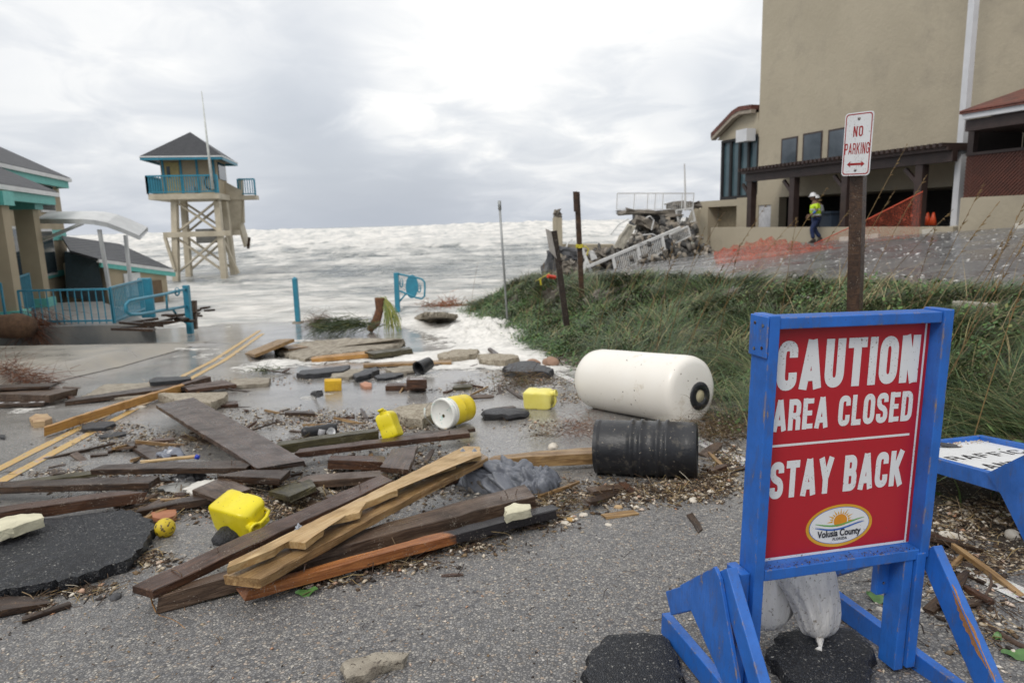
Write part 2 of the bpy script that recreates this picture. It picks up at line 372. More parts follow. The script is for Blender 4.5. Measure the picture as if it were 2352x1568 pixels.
# ------------------------------------------------------------------ sea
def foam_mat():
    m = bpy.data.materials.new('sea_water'); m.use_nodes = True; nt = m.node_tree; b = nt.nodes['Principled BSDF']
    co = nn(nt, 'ShaderNodeTexCoord').outputs['Object']
    sep = nn(nt, 'ShaderNodeSeparateXYZ', {0: co})
    def noise(sx, sy, sc_, d=7., ro=.62, di=.6):
        mp = nn(nt, 'ShaderNodeMapping', {'Vector': co, 'Scale': (sx, sy, 1.)}).outputs[0]
        return nn(nt, 'ShaderNodeTexNoise', {'Vector': mp, 'Scale': sc_, 'Detail': d, 'Roughness': ro, 'Distortion': di}).outputs[0]
    a = noise(.5, 1., .22); c = noise(.55, 1., 1.5, 6., .65, 1.2); e = noise(.25, 1., .035, 7., .7)
    y = sep.outputs[1]; z_ = sep.outputs[2]
    g_ = noise(.35, .07, 1., 5., .6, .8)
    near = ramp_(nt, math_(nt, 'MULTIPLY', y, .01), [(.22, 1), (.75, .35), (1.0, 0)])
    near2 = ramp_(nt, math_(nt, 'MULTIPLY', y, .01), [(.26, 1), (.36, .25), (.5, 0)])
    f1 = math_(nt, 'ADD', math_(nt, 'MULTIPLY', a, .55), math_(nt, 'MULTIPLY', c, .45))
    f1 = math_(nt, 'ADD', f1, math_(nt, 'MULTIPLY', near2, .09))
    f2 = math_(nt, 'ADD', math_(nt, 'MULTIPLY', e, .40), math_(nt, 'MULTIPLY', g_, .60))
    f2 = math_(nt, 'ADD', f2, math_(nt, 'MULTIPLY', math_(nt, 'SUBTRACT', z_, SEA+.75), .20))  # foam rises with height; darker troughs also paint in the weak wave shading
    far = ramp_(nt, math_(nt, 'MULTIPLY', y, .002), [(.5, .03), (1.0, -.30)])
    f2 = math_(nt, 'ADD', math_(nt, 'ADD', f2, far), .0)
    f = nn(nt, 'ShaderNodeMix', {0: near, 2: f2, 3: f1}).outputs[0]
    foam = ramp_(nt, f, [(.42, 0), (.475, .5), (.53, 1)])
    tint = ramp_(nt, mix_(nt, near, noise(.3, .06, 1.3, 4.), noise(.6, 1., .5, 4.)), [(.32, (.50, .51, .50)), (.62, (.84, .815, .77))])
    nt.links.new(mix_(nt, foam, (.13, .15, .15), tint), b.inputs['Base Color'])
    nt.links.new(ramp_(nt, foam, [(0, .12), (.6, .55), (1, .8)]), b.inputs['Roughness'])
    h = math_(nt, 'ADD', c, math_(nt, 'MULTIPLY', a, 1.5))
    nt.links.new(nn(nt, 'ShaderNodeBump', {'Height': h, 'Strength': 1., 'Distance': .45}).outputs[0], b.inputs['Normal'])
    return m
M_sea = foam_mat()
nu, nv = 720, 560
U_ = np.linspace(-1.7, 1.35, nu); Yr = 1/np.linspace(1/17.5, 1/1200., nv); Yr = np.concatenate([Yr, [2500., 7500.]])
UU, YY = np.meshgrid(U_, Yr); XX = UU*YY
ridge = lambda n: (1-np.abs(2*n-1))**2
amp = .10+1.0*S01((YY-38)/60.)+.9*S01((YY-110)/110.)
hw = ridge(fbm(XX/34.+3, YY/11., 4))*amp*1.4+(fbm(XX/3.1, YY/1.5, 4)-.5)*(.16+.5*S01((YY-30)/60.))+(fbm(XX/.9+5, YY/.5, 3)-.5)*.07*S01((120-YY)/60)
hw += 1.2*S01((YY-130)/60.)*S01((520-YY)/150.)*np.clip((fbm(XX/60.+9, YY/30.+2, 4)-.5)*3, -.2, 1)
hw *= S01((1100-YY)/500.)
sw = .16*np.exp(-((YY+.2*XX-24.6-1.2*(fbm(XX/4., XX*0+2, 3)-.5))/.5)**2)
ZZ = SEA-.10+hw*.9+sw
V = np.stack([XX, YY, ZZ], -1).reshape(-1, 3); I = np.arange(len(V)).reshape(XX.shape)
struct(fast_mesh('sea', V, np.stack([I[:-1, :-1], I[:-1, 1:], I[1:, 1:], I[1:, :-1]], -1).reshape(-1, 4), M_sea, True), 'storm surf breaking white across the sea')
# foam washed up on the ramp at the foot of the dune
M_foam = mat('sea_foam', (.80, .78, .74), (.62, .61, .58), scale=5, rough=.85, bump=.9, bscale=9, contrast=(.4, .6))
fx, fy = np.meshgrid(np.arange(-9.5, 1.8, .05), np.arange(8.6, 27, .05)); fz = terr(fx, fy)
den = fy*Fv[1]+fz*Fv[2]+fx*Fv[0]
ppx = 1176+1568*(fx*Rv[0]+fy*Rv[1]+fz*Rv[2])/den; ppy = 784-1568*(fx*Uv[0]+fy*Uv[1]+fz*Uv[2])/den
fld = np.zeros_like(fx)
for (a, b, rx, ry, k) in [(1080, 755, 110, 28, 1.3), (1130, 790, 90, 28, 1.4), (1010, 745, 90, 22, 1.0), (960, 830, 120, 14, .9), (1060, 815, 120, 16, 1.0), (1180, 832, 90, 14, .9), (700, 842, 120, 12, .6),
                          (800, 826, 120, 10, .55), (620, 830, 60, 10, .5), (560, 850, 80, 10, .45), (950, 870, 160, 14, .5), (480, 820, 120, 12, .38), (760, 740, 160, 6, .6), (1080, 845, 120, 8, .7), (1230, 818, 50, 12, .9), (930, 742, 50, 10, .7), (700, 785, 60, 5, .6), (1240, 850, 60, 8, .6), (430, 803, 110, 3, .6), (900, 720, 200, 6, .7)]:
    fld += k*np.exp(-((ppx-a)/rx)**2-((ppy-b)/ry)**2)
hh = (fld-.42)*.9+(fbm(fx*1.1, fy*.9, 5)-.5)*1.5
sp = np.exp(-((ppx-1120)/75)**2-((ppy-765)/28)**2)
Zf = fz+np.clip(hh, -1, 1.1)*.030+np.where(hh > 0, (fbm(fx*4, fy*4, 4)-.4)*.10*np.clip(hh, 0, 1), 0)+sp*np.clip((fbm(fx*5, fy*5, 4)-.3), 0, 1)*.7
I = np.arange(fx.size).reshape(fx.shape); Q = np.stack([I[:-1, :-1], I[:-1, 1:], I[1:, 1:], I[1:, :-1]], -1).reshape(-1, 4)
Q = Q[(hh.ravel()[Q] > -.15).any(1)]
fo = fast_mesh('foam_water', np.stack([fx, fy, Zf+.008], -1).reshape(-1, 3), Q, M_foam, True); struct(fo, 'white sea foam pushed up the ramp beside the dune')
at_ = fo.data.attributes.new('cover', 'FLOAT', 'POINT'); at_.data.foreach_set('value', hh.ravel().astype(np.float32))
nt = M_foam.node_tree; b = nt.nodes['Principled BSDF']; av = nn(nt, 'ShaderNodeAttribute', attribute_name='cover').outputs['Fac']
co = nn(nt, 'ShaderNodeTexCoord').outputs['Object']; lace = nn(nt, 'ShaderNodeTexVoronoi', {'Vector': co, 'Scale': 5.5}, feature='SMOOTH_F1').outputs[0]
n_ = nn(nt, 'ShaderNodeTexNoise', {'Vector': co, 'Scale': 9., 'Detail': 6., 'Roughness': .7, 'Distortion': .8}).outputs[0]
cvr = math_(nt, 'ADD', math_(nt, 'MULTIPLY', av, .55), math_(nt, 'ADD', math_(nt, 'MULTIPLY', lace, .35), math_(nt, 'MULTIPLY', n_, .7)))
nt.links.new(ramp_(nt, cvr, [(.50, 0), (.66, .85), (.9, 1)]), b.inputs['Alpha'])
# ------------------------------------------------------------------ dune vegetation (uncountable)
def leafmat(name, stops, rough=.55):
    m = bpy.data.materials.new(name); m.use_nodes = True; nt = m.node_tree; b = nt.nodes['Principled BSDF']
    r = nn(nt, 'ShaderNodeNewGeometry').outputs['Random Per Island']
    nt.links.new(ramp_(nt, r, stops), b.inputs['Base Color']); b.inputs['Roughness'].default_value = rough
    b.inputs['Subsurface Weight'].default_value = 0
    return m
M_grass = leafmat('grass_blades', [(0, (.016, .028, .010)), (.3, (.030, .062, .018)), (.55, (.052, .098, .028)), (.76, (.10, .165, .05)), (.86, (.22, .23, .09)), (.94, (.28, .21, .10)), (1, (.07, .045, .03))], .5)
M_leaf = leafmat('creeper_leaves', [(0, (.03, .08, .02)), (.5, (.06, .14, .03)), (.85, (.10, .19, .04)), (1, (.18, .17, .05))], .4)
M_stalk = leafmat('oat_stalks', [(0, (.12, .07, .025)), (.5, (.22, .14, .05)), (1, (.08, .05, .025))], .7)
def topx(x, y, z_):
    den = x*Fv[0]+y*Fv[1]+z_*Fv[2]
    return 1176+1568*(x*Rv[0]+y*Rv[1]+z_*Rv[2])/den, 784-1568*(x*Uv[0]+y*Uv[1]+z_*Uv[2])/den
def blades(P, L, W, az, lean, droop, nseg=4):
    n = len(P); ca, sa = np.cos(az), np.sin(az); V = []; 
    side = np.stack([-sa, ca, 0*sa], -1)
    sd = np.stack([np.cos(az+1.57+rng.normal(0, .8, n)), np.sin(az+1.57+rng.normal(0, .8, n)), 0*sa], -1)
    for i in range(nseg+1):
        t = i/nseg
        hor = L*(lean*t+droop*t*t); up = L*(t*np.sqrt(np.clip(1-lean**2, .1, 1))-droop*.75*t**2.3)
        c = P+np.stack([ca*hor, sa*hor, up], -1); wd = (W*(1-t**1.5)+.0006)[:, None]
        V += [c-sd*wd/2, c+sd*wd/2]
    V = np.stack(V, 1).reshape(-1, 3); k = 2*(nseg+1); B = np.arange(n)[:, None]*k
    Fq = np.concatenate([B+np.array([[2*i, 2*i+1, 2*i+3, 2*i+2]]) for i in range(nseg)], 0)
    return V, Fq
def dune_pts(n, smin, smax_extra, ymin=2.2, ymax=27.2, pw=.6):
    y = ymin+(ymax-ymin)*rng.random(n*3)**(1/pw if pw < 1 else 1); s = smin+rng.random(n*3)*(crest_s(y)+smax_extra-smin)
    x = edge_x(y)+s/.979
    return x, y, s
GV, GF, off = [], [], 0
def keep(x, y, s):
    z_ = terr(x, y); px, py = topx(x, y, z_)
    d = np.ones_like(x)
    for (a, b, rx, ry) in [(1580, 775, 55, 22), (1660, 790, 40, 14), (1290, 640, 25, 8), (1440, 690, 20, 7), (1750, 700, 35, 10), (2230, 700, 45, 22), (2290, 1180, 60, 60)]:
        d *= 1-.93*np.exp(-((px-a)/rx)**2-((py-b)/ry)**2)
    cl = fbm(x*1.9, y*1.9, 3); d *= S01((cl-.28)/.2)*.9+.1
    d *= S01((s-.5)/.7)*.97+.03
    d *= np.where(y > 26.3, .3, 1)
    d *= ~((px > 2080) & (py > 1060))*.97+.03
    return z_, d
x, y, s = dune_pts(56000, .45, .75)
z_, d = keep(x, y, s); k = rng.random(len(x)) < d*1.1*np.clip(7./y, .35, 1); x, y, z_, s_k = x[k], y[k], z_[k], s[k]
tuft = fbm(x*3.1+7, y*3.1, 2)
n = len(x); L = (.30+.55*rng.random(n))*(.75+.6*tuft)*np.where(y > 14, .9, 1.)*(1-.3*S01((6-y)/3))*(1-.5*S01((s_k-crest_s(y)+1.6)/1.4)*S01((15-y)/5.)); W = (.0045+.005*rng.random(n))*np.clip(y/6, 1, 2.4)
az = np.pi*(.0+1.5*(fbm(x*1.1, y*1.1, 2)-.5)*2.2)+rng.normal(0, .42, n)-.15
P = np.stack([x, y, z_-.02], -1)
V, Fq = blades(P, L, W, az, .35+.3*rng.random(n), .45+.5*rng.random(n))
g = fast_mesh('dune_grass', V, Fq, M_grass, True); tag(g, 'windblown dark green beach grass covering the dune bank', 'grass', kind='stuff')
print('blades', n)
x, y, s = dune_pts(1500, .5, .7); z_, d = keep(x, y, s); k = rng.random(len(x)) < d*.5; x, y, z_ = x[k], y[k], z_[k]; n = len(x)
V, Fq = blades(np.stack([x, y, z_-.02], -1), .45+.45*rng.random(n), (.003+.003*rng.random(n))*np.clip(y/6, 1, 2.4), rng.normal(.2, .8, n), .25+.45*rng.random(n), .1+.5*rng.random(n))
g = fast_mesh('dead_stalks', V, Fq, leafmat('dead_stalks', [(0, (.12, .08, .04)), (.5, (.28, .21, .11)), (1, (.40, .33, .19))], .7), True); tag(g, 'scattered dead tan grass stalks standing out of the dune grass', 'dead grass', kind='stuff')
# low leafy creepers, thick at the foot of the dune and in patches
x, y, s = dune_pts(30000, .15, .3, 3, 26.8)
z_ = terr(x, y); px, py = topx(x, y, z_); d = .06*np.ones_like(x)
for (a, b, rx, ry, q) in [(1290, 800, 90, 60, 1.), (1200, 740, 90, 45, .8), (1120, 700, 60, 35, .8), (1480, 730, 80, 50, .35), (1900, 720, 120, 50, .35), (2100, 640, 100, 40, .35), (2250, 850, 60, 80, .3), (1380, 760, 80, 60, .5)]:
    d += q*np.exp(-((px-a)/rx)**2-((py-b)/ry)**2)
d *= S01((s-.2)/.4)*(fbm(x*2.5, y*2.5, 3) > .42)
k = rng.random(len(x)) < d*.42; x, y, z_ = x[k], y[k], z_[k]; n = len(x)
q = 5; x = np.repeat(x, q)+rng.normal(0, .05, n*q); y = np.repeat(y, q)+rng.normal(0, .05, n*q); z_ = np.repeat(z_, q)+.03+.22*rng.random(n*q)**1.5; n = n*q
th = rng.random(n)*6.28; ln = .014+.020*rng.random(n); ti = rng.normal(0, .5, n)
a = np.stack([np.cos(th), np.sin(th), ti], -1)*ln[:, None]; b = np.stack([-np.sin(th), np.cos(th), rng.normal(0, .4, n)], -1)*(ln*.6)[:, None]; c = np.stack([x, y, z_], -1)
V = np.stack([c-a, c+b, c+a, c-b], 1).reshape(-1, 3)
g = fast_mesh('dune_creeper', V, np.arange(4*n).reshape(-1, 4), M_leaf); tag(g, 'low bright green creeper leaves at the dune foot', 'ground cover', kind='stuff')
# sea oat stalks
MBs = MB()
for (a, b, a2, b2, Yd) in [(1850, 640, 2085, 330, 7.5), (1905, 650, 2130, 400, 7), (2110, 700, 2350, 500, 5), (2130, 690, 2352, 560, 4.6), (2020, 690, 2290, 470, 6), (2190, 640, 2370, 430, 5.4), (2150, 620, 2330, 520, 6.2), (2230, 590, 2420, 440, 6.5), (1960, 600, 2190, 480, 8),
                       (1480, 600, 1660, 490, 9), (1520, 640, 1620, 520, 9), (1560, 640, 1760, 470, 9), (1700, 620, 1900, 430, 9), (1610, 600, 1830, 500, 10), (1790, 600, 1830, 500, 8), (1400, 640, 1500, 560, 12), (1440, 660, 1560, 580, 10), (1500, 700, 1545, 560, 8), (1230, 720, 1250, 600, 14), (1075, 690, 1098, 600, 20),
                       (1750, 660, 1960, 470, 8.5), (1830, 690, 1990, 560, 7), (2250, 720, 2360, 620, 4), (1640, 690, 1700, 560, 8), (1910, 560, 2060, 430, 9), (1560, 700, 1660, 610, 8), (1360, 700, 1420, 600, 11), (2060, 640, 2150, 520, 6), (2080, 660, 2260, 420, 6.4)]:
    p = at(a, b, Yd+.5); p.z = float(terr(p.x, p.y))+.02; e = at(a2, b2, p.y*.97); L_ = (e-p)
    pts = [p+L_*t+Vector((0, 0, 1))*(.16*L_.length*(t-t*t)) for t in np.linspace(0, 1, 9)]
    MBs.tube(pts, [.005, .0046, .0042, .004, .0038, .0034, .003, .0024, .0018], 4)
    for i in range(14):
        t = .72+.28*random.random(); q = p+L_*t+Vector((0, 0, 1))*(.16*L_.length*(t-t*t))
        MBs.tube([q, q+L_.normalized()*.05+Vector((random.uniform(-.02, .02), random.uniform(-.02, .02), random.uniform(-.05, .0)))], [.006, .002], 4)
tag(MBs.build('sea_oats', M_stalk), 'tall thin tan sea oat stalks bent by the wind above the dune grass', 'sea oats', kind='stuff')
# ================================================================== LETTERING (stroke built)
def rnd_path(pts, r, closed=False):
    out = []; n = len(pts)
    for i, p in enumerate(pts):
        if not closed and i in (0, n-1): out.append(Vector(p)); continue
        a = Vector(pts[i-1]); b = Vector(p); c = Vector(pts[(i+1) % n])
        ra = min(r, (b-a).length*.5); rc = min(r, (c-b).length*.5); s_ = b+(a-b).normalized()*ra; e = b+(c-b).normalized()*rc
        for k in range(7):
            t = k/6; out.append(s_*(1-t)**2+b*2*t*(1-t)+e*t*t)
    res = [out[0]]
    for p in out[1:]:
        if (p-res[-1]).length > 1e-4: res.append(p)
    return res
def strip(pts, t, closed):
    n = len(pts); V = []
    for i, p in enumerate(pts):
        a = pts[i-1] if (i or closed) else None; b = pts[(i+1) % n] if (i < n-1 or closed) else None
        d1 = (p-a).normalized() if a is not None else None; d2 = (b-p).normalized() if b is not None else None
        if d1 is None: d1 = d2
        if d2 is None: d2 = d1
        m = (d1+d2); m = m.normalized() if m.length > 1e-6 else d1
        nrm = Vector((-m.y, m.x)); sc_ = 1/max(.35, nrm.dot(Vector((-d1.y, d1.x))))
        V += [p+nrm*t/2*sc_, p-nrm*t/2*sc_]
    k = n if closed else n-1
    return V, [(2*i, 2*i+1, (2*i+3) % (2*n), (2*i+2) % (2*n)) for i in range(k)]
def glyph(ch, w, t):
    L = t/2; R = w-t/2; B = t/2; T = 1-t/2; m = w/2; r = w*.42; O = []
    def s(p, c=False, rr=0): O.append((rnd_path(p, rr, c) if rr else [Vector(q) for q in p], c))
    if ch in 'CG':
        s([(R, .66), (R, T), (L, T), (L, B), (R, B), (R, .36 if ch == 'C' else .5)], rr=r)
        if ch == 'G': s([(w, .5-t*.35), (w*.52, .5-t*.35)])
    elif ch == 'A': s([(L*.9, 0), (m-t*.05, 1)]); s([(w-L*.9, 0), (m+t*.05, 1)]); s([(.22*w, .27), (.78*w, .27)])
    elif ch == 'U': s([(L, 1), (L, B), (R, B), (R, 1)], rr=r)
    elif ch == 'T': s([(0, T), (w, T)]); s([(m, 0), (m, 1-t*.5)])
    elif ch == 'I': s([(m, 0), (m, 1)])
    elif ch == 'O': s([(L, B), (R, B), (R, T), (L, T)], True, r)
    elif ch == 'N': s([(L, 0), (L, 1)]); s([(R, 0), (R, 1)]); s([(t*.55, 1), (w-t*.55, 0)])
    elif ch in 'RPBD':
        s([(L, 0), (L, 1)])
        if ch == 'D': s([(L, T), (R, T), (R, B), (L, B)], rr=r)
        elif ch == 'B': s([(L, T), (R-.02, T), (R-.02, .53), (L, .53)], rr=r*.7); s([(L, .52), (R, .52), (R, B), (L, B)], rr=r*.7)
        else:
            s([(L, T), (R, T), (R, .46), (L, .46)], rr=r*.8)
            if ch == 'R': s([(m, .47), (R, .40), (R, 0)], rr=r*.5)
    elif ch in 'EFL':
        s([(L, 0), (L, 1)])
        if ch != 'F': s([(L, B), (w, B)])
        if ch != 'L': s([(L, T), (w, T)]); s([(L, .52), (w*.88, .52)])
    elif ch == 'S': s([(R, .69), (R, T), (L, T), (L, .56), (R, .45), (R, B), (L, B), (L, .31)], rr=r*.8)
    elif ch == 'Y': s([(L*.8, 1), (m, .40)]); s([(w-L*.8, 1), (m, .40)]); s([(m, 0), (m, .44)])
    elif ch == 'K': s([(L, 0), (L, 1)]); s([(w-L, 1), (t*.9, .40)]); s([(w*.42, .52), (w-L*.9, 0)])
    return O
def word(mb, txt, x0, x1, y0, h, t=.27, z0=0., sp=.09, wl=.5, M=None, m=None):
    ws = [{' ': .26, 'I': t*1.02, 'A': wl*1.12, 'K': wl*1.08, 'Y': wl*1.08, 'E': wl*.88, 'L': wl*.82, 'T': wl*.98}.get(c, wl) for c in txt]
    tot = sum(ws)+sp*(len(txt)-1); sx = (x1-x0)/tot; x = 0; M = M or Matrix.Identity(4)
    for c, w_ in zip(txt, ws):
        if c != ' ':
            for k, (pts, cl) in enumerate(glyph(c, w_, t)):
                V_, F_ = strip(pts, t if not (c == 'E' and k) else t*.85, cl)
                mb.add([M @ Vector((x0+(x+v.x)*sx, y0+v.y*h, z0+k*.00012)) for v in V_], F_, m)
        x += w_+sp
def text_mesh(txt, size, mtx, m, bold=0., sx=1., ex=0.0002, parent=None, name='lettering', spacing=1.):
    cu = bpy.data.curves.new(name, 'FONT'); cu.body = txt; cu.size = size; cu.offset = bold; cu.extrude = ex; cu.align_x = 'CENTER'; cu.space_character = spacing
    o = bpy.data.objects.new(name, cu); COL.objects.link(o)
    me = bpy.data.meshes.new_from_object(o.evaluated_get(bpy.context.evaluated_depsgraph_get())); bpy.data.objects.remove(o)
    me.transform(Matrix.Diagonal((sx, 1, 1, 1))); me.transform(mtx); me.materials.clear(); me.materials.append(m)
    r = bpy.data.objects.new(name, me); COL.objects.link(r)
    if parent: r.parent = parent
    return r
# ================================================================== MATERIALS OF THINGS
def paint_wood(name, c, chip=(.28, .20, .12), thr=.66, worn=.70):
    m = bpy.data.materials.new(name); m.use_nodes = True; nt = m.node_tree; b = nt.nodes['Principled BSDF']
    co = nn(nt, 'ShaderNodeTexCoord').outputs['Object']
    a = nn(nt, 'ShaderNodeTexNoise', {'Vector': nn(nt, 'ShaderNodeMapping', {'Vector': co, 'Scale': (1, 1, .35)}).outputs[0], 'Scale': 26., 'Detail': 6., 'Roughness': .7}).outputs[0]
    s1 = nn(nt, 'ShaderNodeTexNoise', {'Vector': co, 'Scale': 260., 'Detail': 2.}).outputs[0]
    g = nn(nt, 'ShaderNodeTexNoise', {'Vector': co, 'Scale': 7., 'Detail': 5., 'Roughness': .6}).outputs[0]
    gr = nn(nt, 'ShaderNodeTexNoise', {'Vector': nn(nt, 'ShaderNodeMapping', {'Vector': co, 'Scale': (60, 60, 4)}).outputs[0], 'Scale': 1.5, 'Detail': 4.}).outputs[0]
    bev = nn(nt, 'ShaderNodeBevel', {'Radius': .006}); ed = nn(nt, 'ShaderNodeVectorMath', {0: bev.outputs[0], 1: nn(nt, 'ShaderNodeNewGeometry').outputs['Normal']}, operation='DOT_PRODUCT').outputs['Value']
    edge = ramp_(nt, ed, [(.93, 1), (.995, 0)])
    col = mix_(nt, ramp_(nt, g, [(.35, 0), (.65, 1)]), c, tuple(v*.72 for v in c))
    col = mix_(nt, math_(nt, 'MULTIPLY', ramp_(nt, a, [(.52, 0), (.68, 1)]), .5), col, (.07, .085, .14))
    col = mix_(nt, ramp_(nt, math_(nt, 'ADD', a, math_(nt, 'MULTIPLY', edge, .13)), [(worn, 0), (worn+.02, 1)]), col, chip)
    col = mix_(nt, ramp_(nt, s1, [(.70, 0), (.72, 1)]), col, (.06, .05, .045))
    nt.links.new(col, b.inputs['Base Color']); nt.links.new(ramp_(nt, g, [(.35, .30), (.65, .5)]), b.inputs['Roughness'])
    h = math_(nt, 'ADD', gr, math_(nt, 'MULTIPLY', a, .8))
    nt.links.new(nn(nt, 'ShaderNodeBump', {'Height': h, 'Strength': .5, 'Distance': .002}).outputs[0], b.inputs['Normal'])
    MATS[name] = m; return m
M_blue = paint_wood('blue_painted_wood', (.026, .150, .55), worn=.665)
def signmat(name, c, dirt, thr, rough=.4):
    m = bpy.data.materials.new(name); m.use_nodes = True; nt = m.node_tree; b = nt.nodes['Principled BSDF']
    co = nn(nt, 'ShaderNodeTexCoord').outputs['Object']
    a = nn(nt, 'ShaderNodeTexNoise', {'Vector': co, 'Scale': 120., 'Detail': 3., 'Roughness': .6}).outputs[0]
    g = nn(nt, 'ShaderNodeTexNoise', {'Vector': co, 'Scale': 7., 'Detail': 6., 'Roughness': .7}).outputs[0]
    f = ramp_(nt, math_(nt, 'ADD', a, math_(nt, 'MULTIPLY', math_(nt, 'SUBTRACT', g, .5), .45)), [(thr, 0), (thr+.025, .85)])
    col = mix_(nt, f, mix_(nt, ramp_(nt, g, [(.4, 0), (.7, .25)]), c, tuple(v*.8 for v in c)), dirt)
    nt.links.new(col, b.inputs['Base Color']); b.inputs['Roughness'].default_value = rough
    MATS[name] = m; return m
M_red = signmat('sign_red', (.42, .014, .024), (.12, .04, .035), .68)
M_wht = signmat('sign_white', (.72, .73, .74), (.20, .14, .10), .655)
M_black = mat('black_plastic', (.012, .013, .016), (.02, .021, .025), scale=4, rough=.32, rough2=.5, bump=.2, bscale=25, stain=((.10, .09, .075), 11., .56, .14), specks=((.30, .26, .2), 70., .70))
M_txt = mat('black_ink', (.012, .012, .02), rough=.5)
M_gold = mat('logo_gold', (.72, .38, .03), rough=.45); M_sunc = mat('logo_orange', (.75, .30, .02), rough=.45)
M_bl2 = mat('logo_blue', (.04, .14, .50), rough=.45); M_gr2 = mat('logo_green', (.16, .42, .10), rough=.45)
M_screw = mat('screw_metal', (.35, .35, .36), rough=.4, metal=.8, specks=((.12, .06, .03), 90., .5))
# ================================================================== CAUTION BARRICADE
A0 = math.radians(13.85)
bar_M = Matrix.Translation((.814-.035*math.cos(A0), 2.122-.035*math.sin(A0), -1.650)) @ Matrix.Rotation(A0, 4, 'Z') @ Matrix.Rotation(math.radians(1.6), 4, 'Y')
bar = empty('barricade', None, M=bar_M)
tag(bar, 'upright blue wooden barricade holding the red caution area closed sign', 'barricade')
W, Z0, Z1 = .618, .505, 1.297
def blk(name, boxes, parent, m=M_blue, bev=.0035, **kw):
    b = MB()
    for q in boxes: b.box(*q) if len(q) == 2 else b.box(q[0], q[1], q[2])
    return b.build(name, m, parent, bevel=bev)
blk('post', [((-.019, -.006, (Z1+.048)/2+.03), (.038, .089, Z1+.048-.06))], bar)
blk('post', [((W+.019, -.006, .9065), (.038, .089, .875))], bar)
blk('top_rail', [((W/2, -.0035, Z1+.0215), (W-.004, .080, .037))], bar)
blk('bottom_rail', [((W/2+.0, -.006, Z0-.0215), (W-.003, .086, .039))], bar)
blk('leg_board', [((-.0575, .012, .25), (.036, .085, .48))], bar)
blk('leg_board', [((W+.006, -.010, .27), (.038, .088, .44))], bar)
blk('leg_board', [((W-.036, -.004, .26), (.038, .078, .44))], bar)
blk('corner_plate', [((-.044, -.006, Z1-.02), (.006, .095, .13))], bar)
blk('gusset', [((W-.05, .034, .40), (.105, .03, .19))], bar)
def yz(name, a, b, x, th=.038, wd=.089, par=bar):
    m_ = MB(); m_.bar((x, a[0], a[1]), (x, b[0], b[1]), th, wd, up=(0, .3, 1)); return m_.build(name, M_blue, par, bevel=.0035)
yz('foot', (.43, .045), (-.62, .045), -.096)
yz('foot', (.62, .045), (-.60, .045), W+.058)
yz('brace', (.38, .16), (.03, .41), -.096)
yz('brace', (-.04, .52), (-.42, .04), -.1345, wd=.07)
yz('brace', (.50, .13), (.02, .50), W+.018, th=.036)
fb = yz('brace', (-.03, .49), (-.43, .0), W+.0585, wd=.085); fb['label'] = 'brace with paint worn off its edge to orange wood'
wp = MB(); dr = Vector((0, -.40, -.49)).normalized(); nr = Vector((0, -.49, .40)).normalized(); vs = []; rw = random.Random(5)
for i in range(26):
    t = i/25; c = Vector((0, -.03, .49))+dr*(.13+.30*t); e_ = math.sin(math.pi*t)**.5
    wd_ = .003+.010*e_*(.5+.5*math.sin(i*.55+1))*rw.uniform(.75, 1.1); x0_ = W+.0385+.002+rw.uniform(0, .003)
    q = c+nr*.0437
    vs += [Vector((x0_, q.y, q.z)), Vector((x0_+wd_, q.y, q.z))]
wp.add(vs, [(2*i, 2*i+1, 2*i+3, 2*i+2) for i in range(25)])
vs = []
for i in range(26):
    t = i/25; c = Vector((0, -.03, .49))+dr*(.15+.24*t)+nr*.0415; wd_ = .003+.020*math.sin(math.pi*t)*rw.uniform(.6, 1.1)
    vs += [Vector((W+.0385, c.y, c.z)), Vector((W+.0385, *(c-nr*wd_)[1:]))]
wp.add(vs, [(2*i, 2*i+1, 2*i+3, 2*i+2) for i in range(25)])
wp.build('bare_wood', wood('raw_orange_wood', (.50, .24, .09), (.36, .17, .07), .6), fb)
gp = MB(); Mg = Matrix(((0, 0, 1, -.1675), (1, 0, 0, 0), (0, 1, 0, 0), (0, 0, 0, 1)))
gp.prism([(.20, .34), (-.02, .525), (-.055, .50), (-.235, .115), (-.215, .105)], .013, M=Mg); gp.build('gusset', M_blue, bar, bevel=.002)
hd = MB()
for (x, y, z_) in [(-.0475, -.03, Z1+.015), (-.0475, .012, Z1+.02), (-.0475, -.03, Z1-.055), (-.0475, .01, Z1-.062)]:
    hd.lathe([(.0055, 0), (.0055, .0016), (.0022, .0018)], 10, M=Matrix.Translation((x, y, z_)) @ Matrix.Rotation(-math.pi/2, 4, 'Y'))
for (x, z_) in [(W-.03, .46), (W-.075, .35)]:
    hd.lathe([(.005, 0), (.005, .0016), (.002, .0018)], 10, M=Matrix.Translation((x, .0185, z_)) @ Matrix.Rotation(math.pi/2, 4, 'X'))
hd.build('screw', M_screw, bar)
pn = MB(); pn.box((W/2, .004, (Z0+Z1)/2), (W-.004, .004, Z1-Z0-.004)); panel = pn.build('sign_panel', M_wht, bar)
rp = MB(); yF = .0012
rp.add([(.004, yF, Z0+.012), (W-.022, yF, Z0+.012), (W-.022, yF, Z1-.002), (.004, yF, Z1-.002)], [(0, 1, 2, 3)]); rp.build('red_face', M_red, panel)
edr = MB(); edr.add([(W-.014, yF, Z0+.004), (W-.002, yF, Z0+.004), (W-.002, yF, Z1-.002), (W-.014, yF, Z1-.002)], [(0, 1, 2, 3)]); edr.build('red_margin', M_red, panel)
MP = Matrix(((1, 0, 0, 0), (0, 0, -1, .0006), (0, 1, 0, 0), (0, 0, 0, 1)))
lt = MB(); H_ = Z1-Z0
word(lt, 'CAUTION', .034, W-.036, Z1-.205, .163, .205, M=MP, sp=.075)
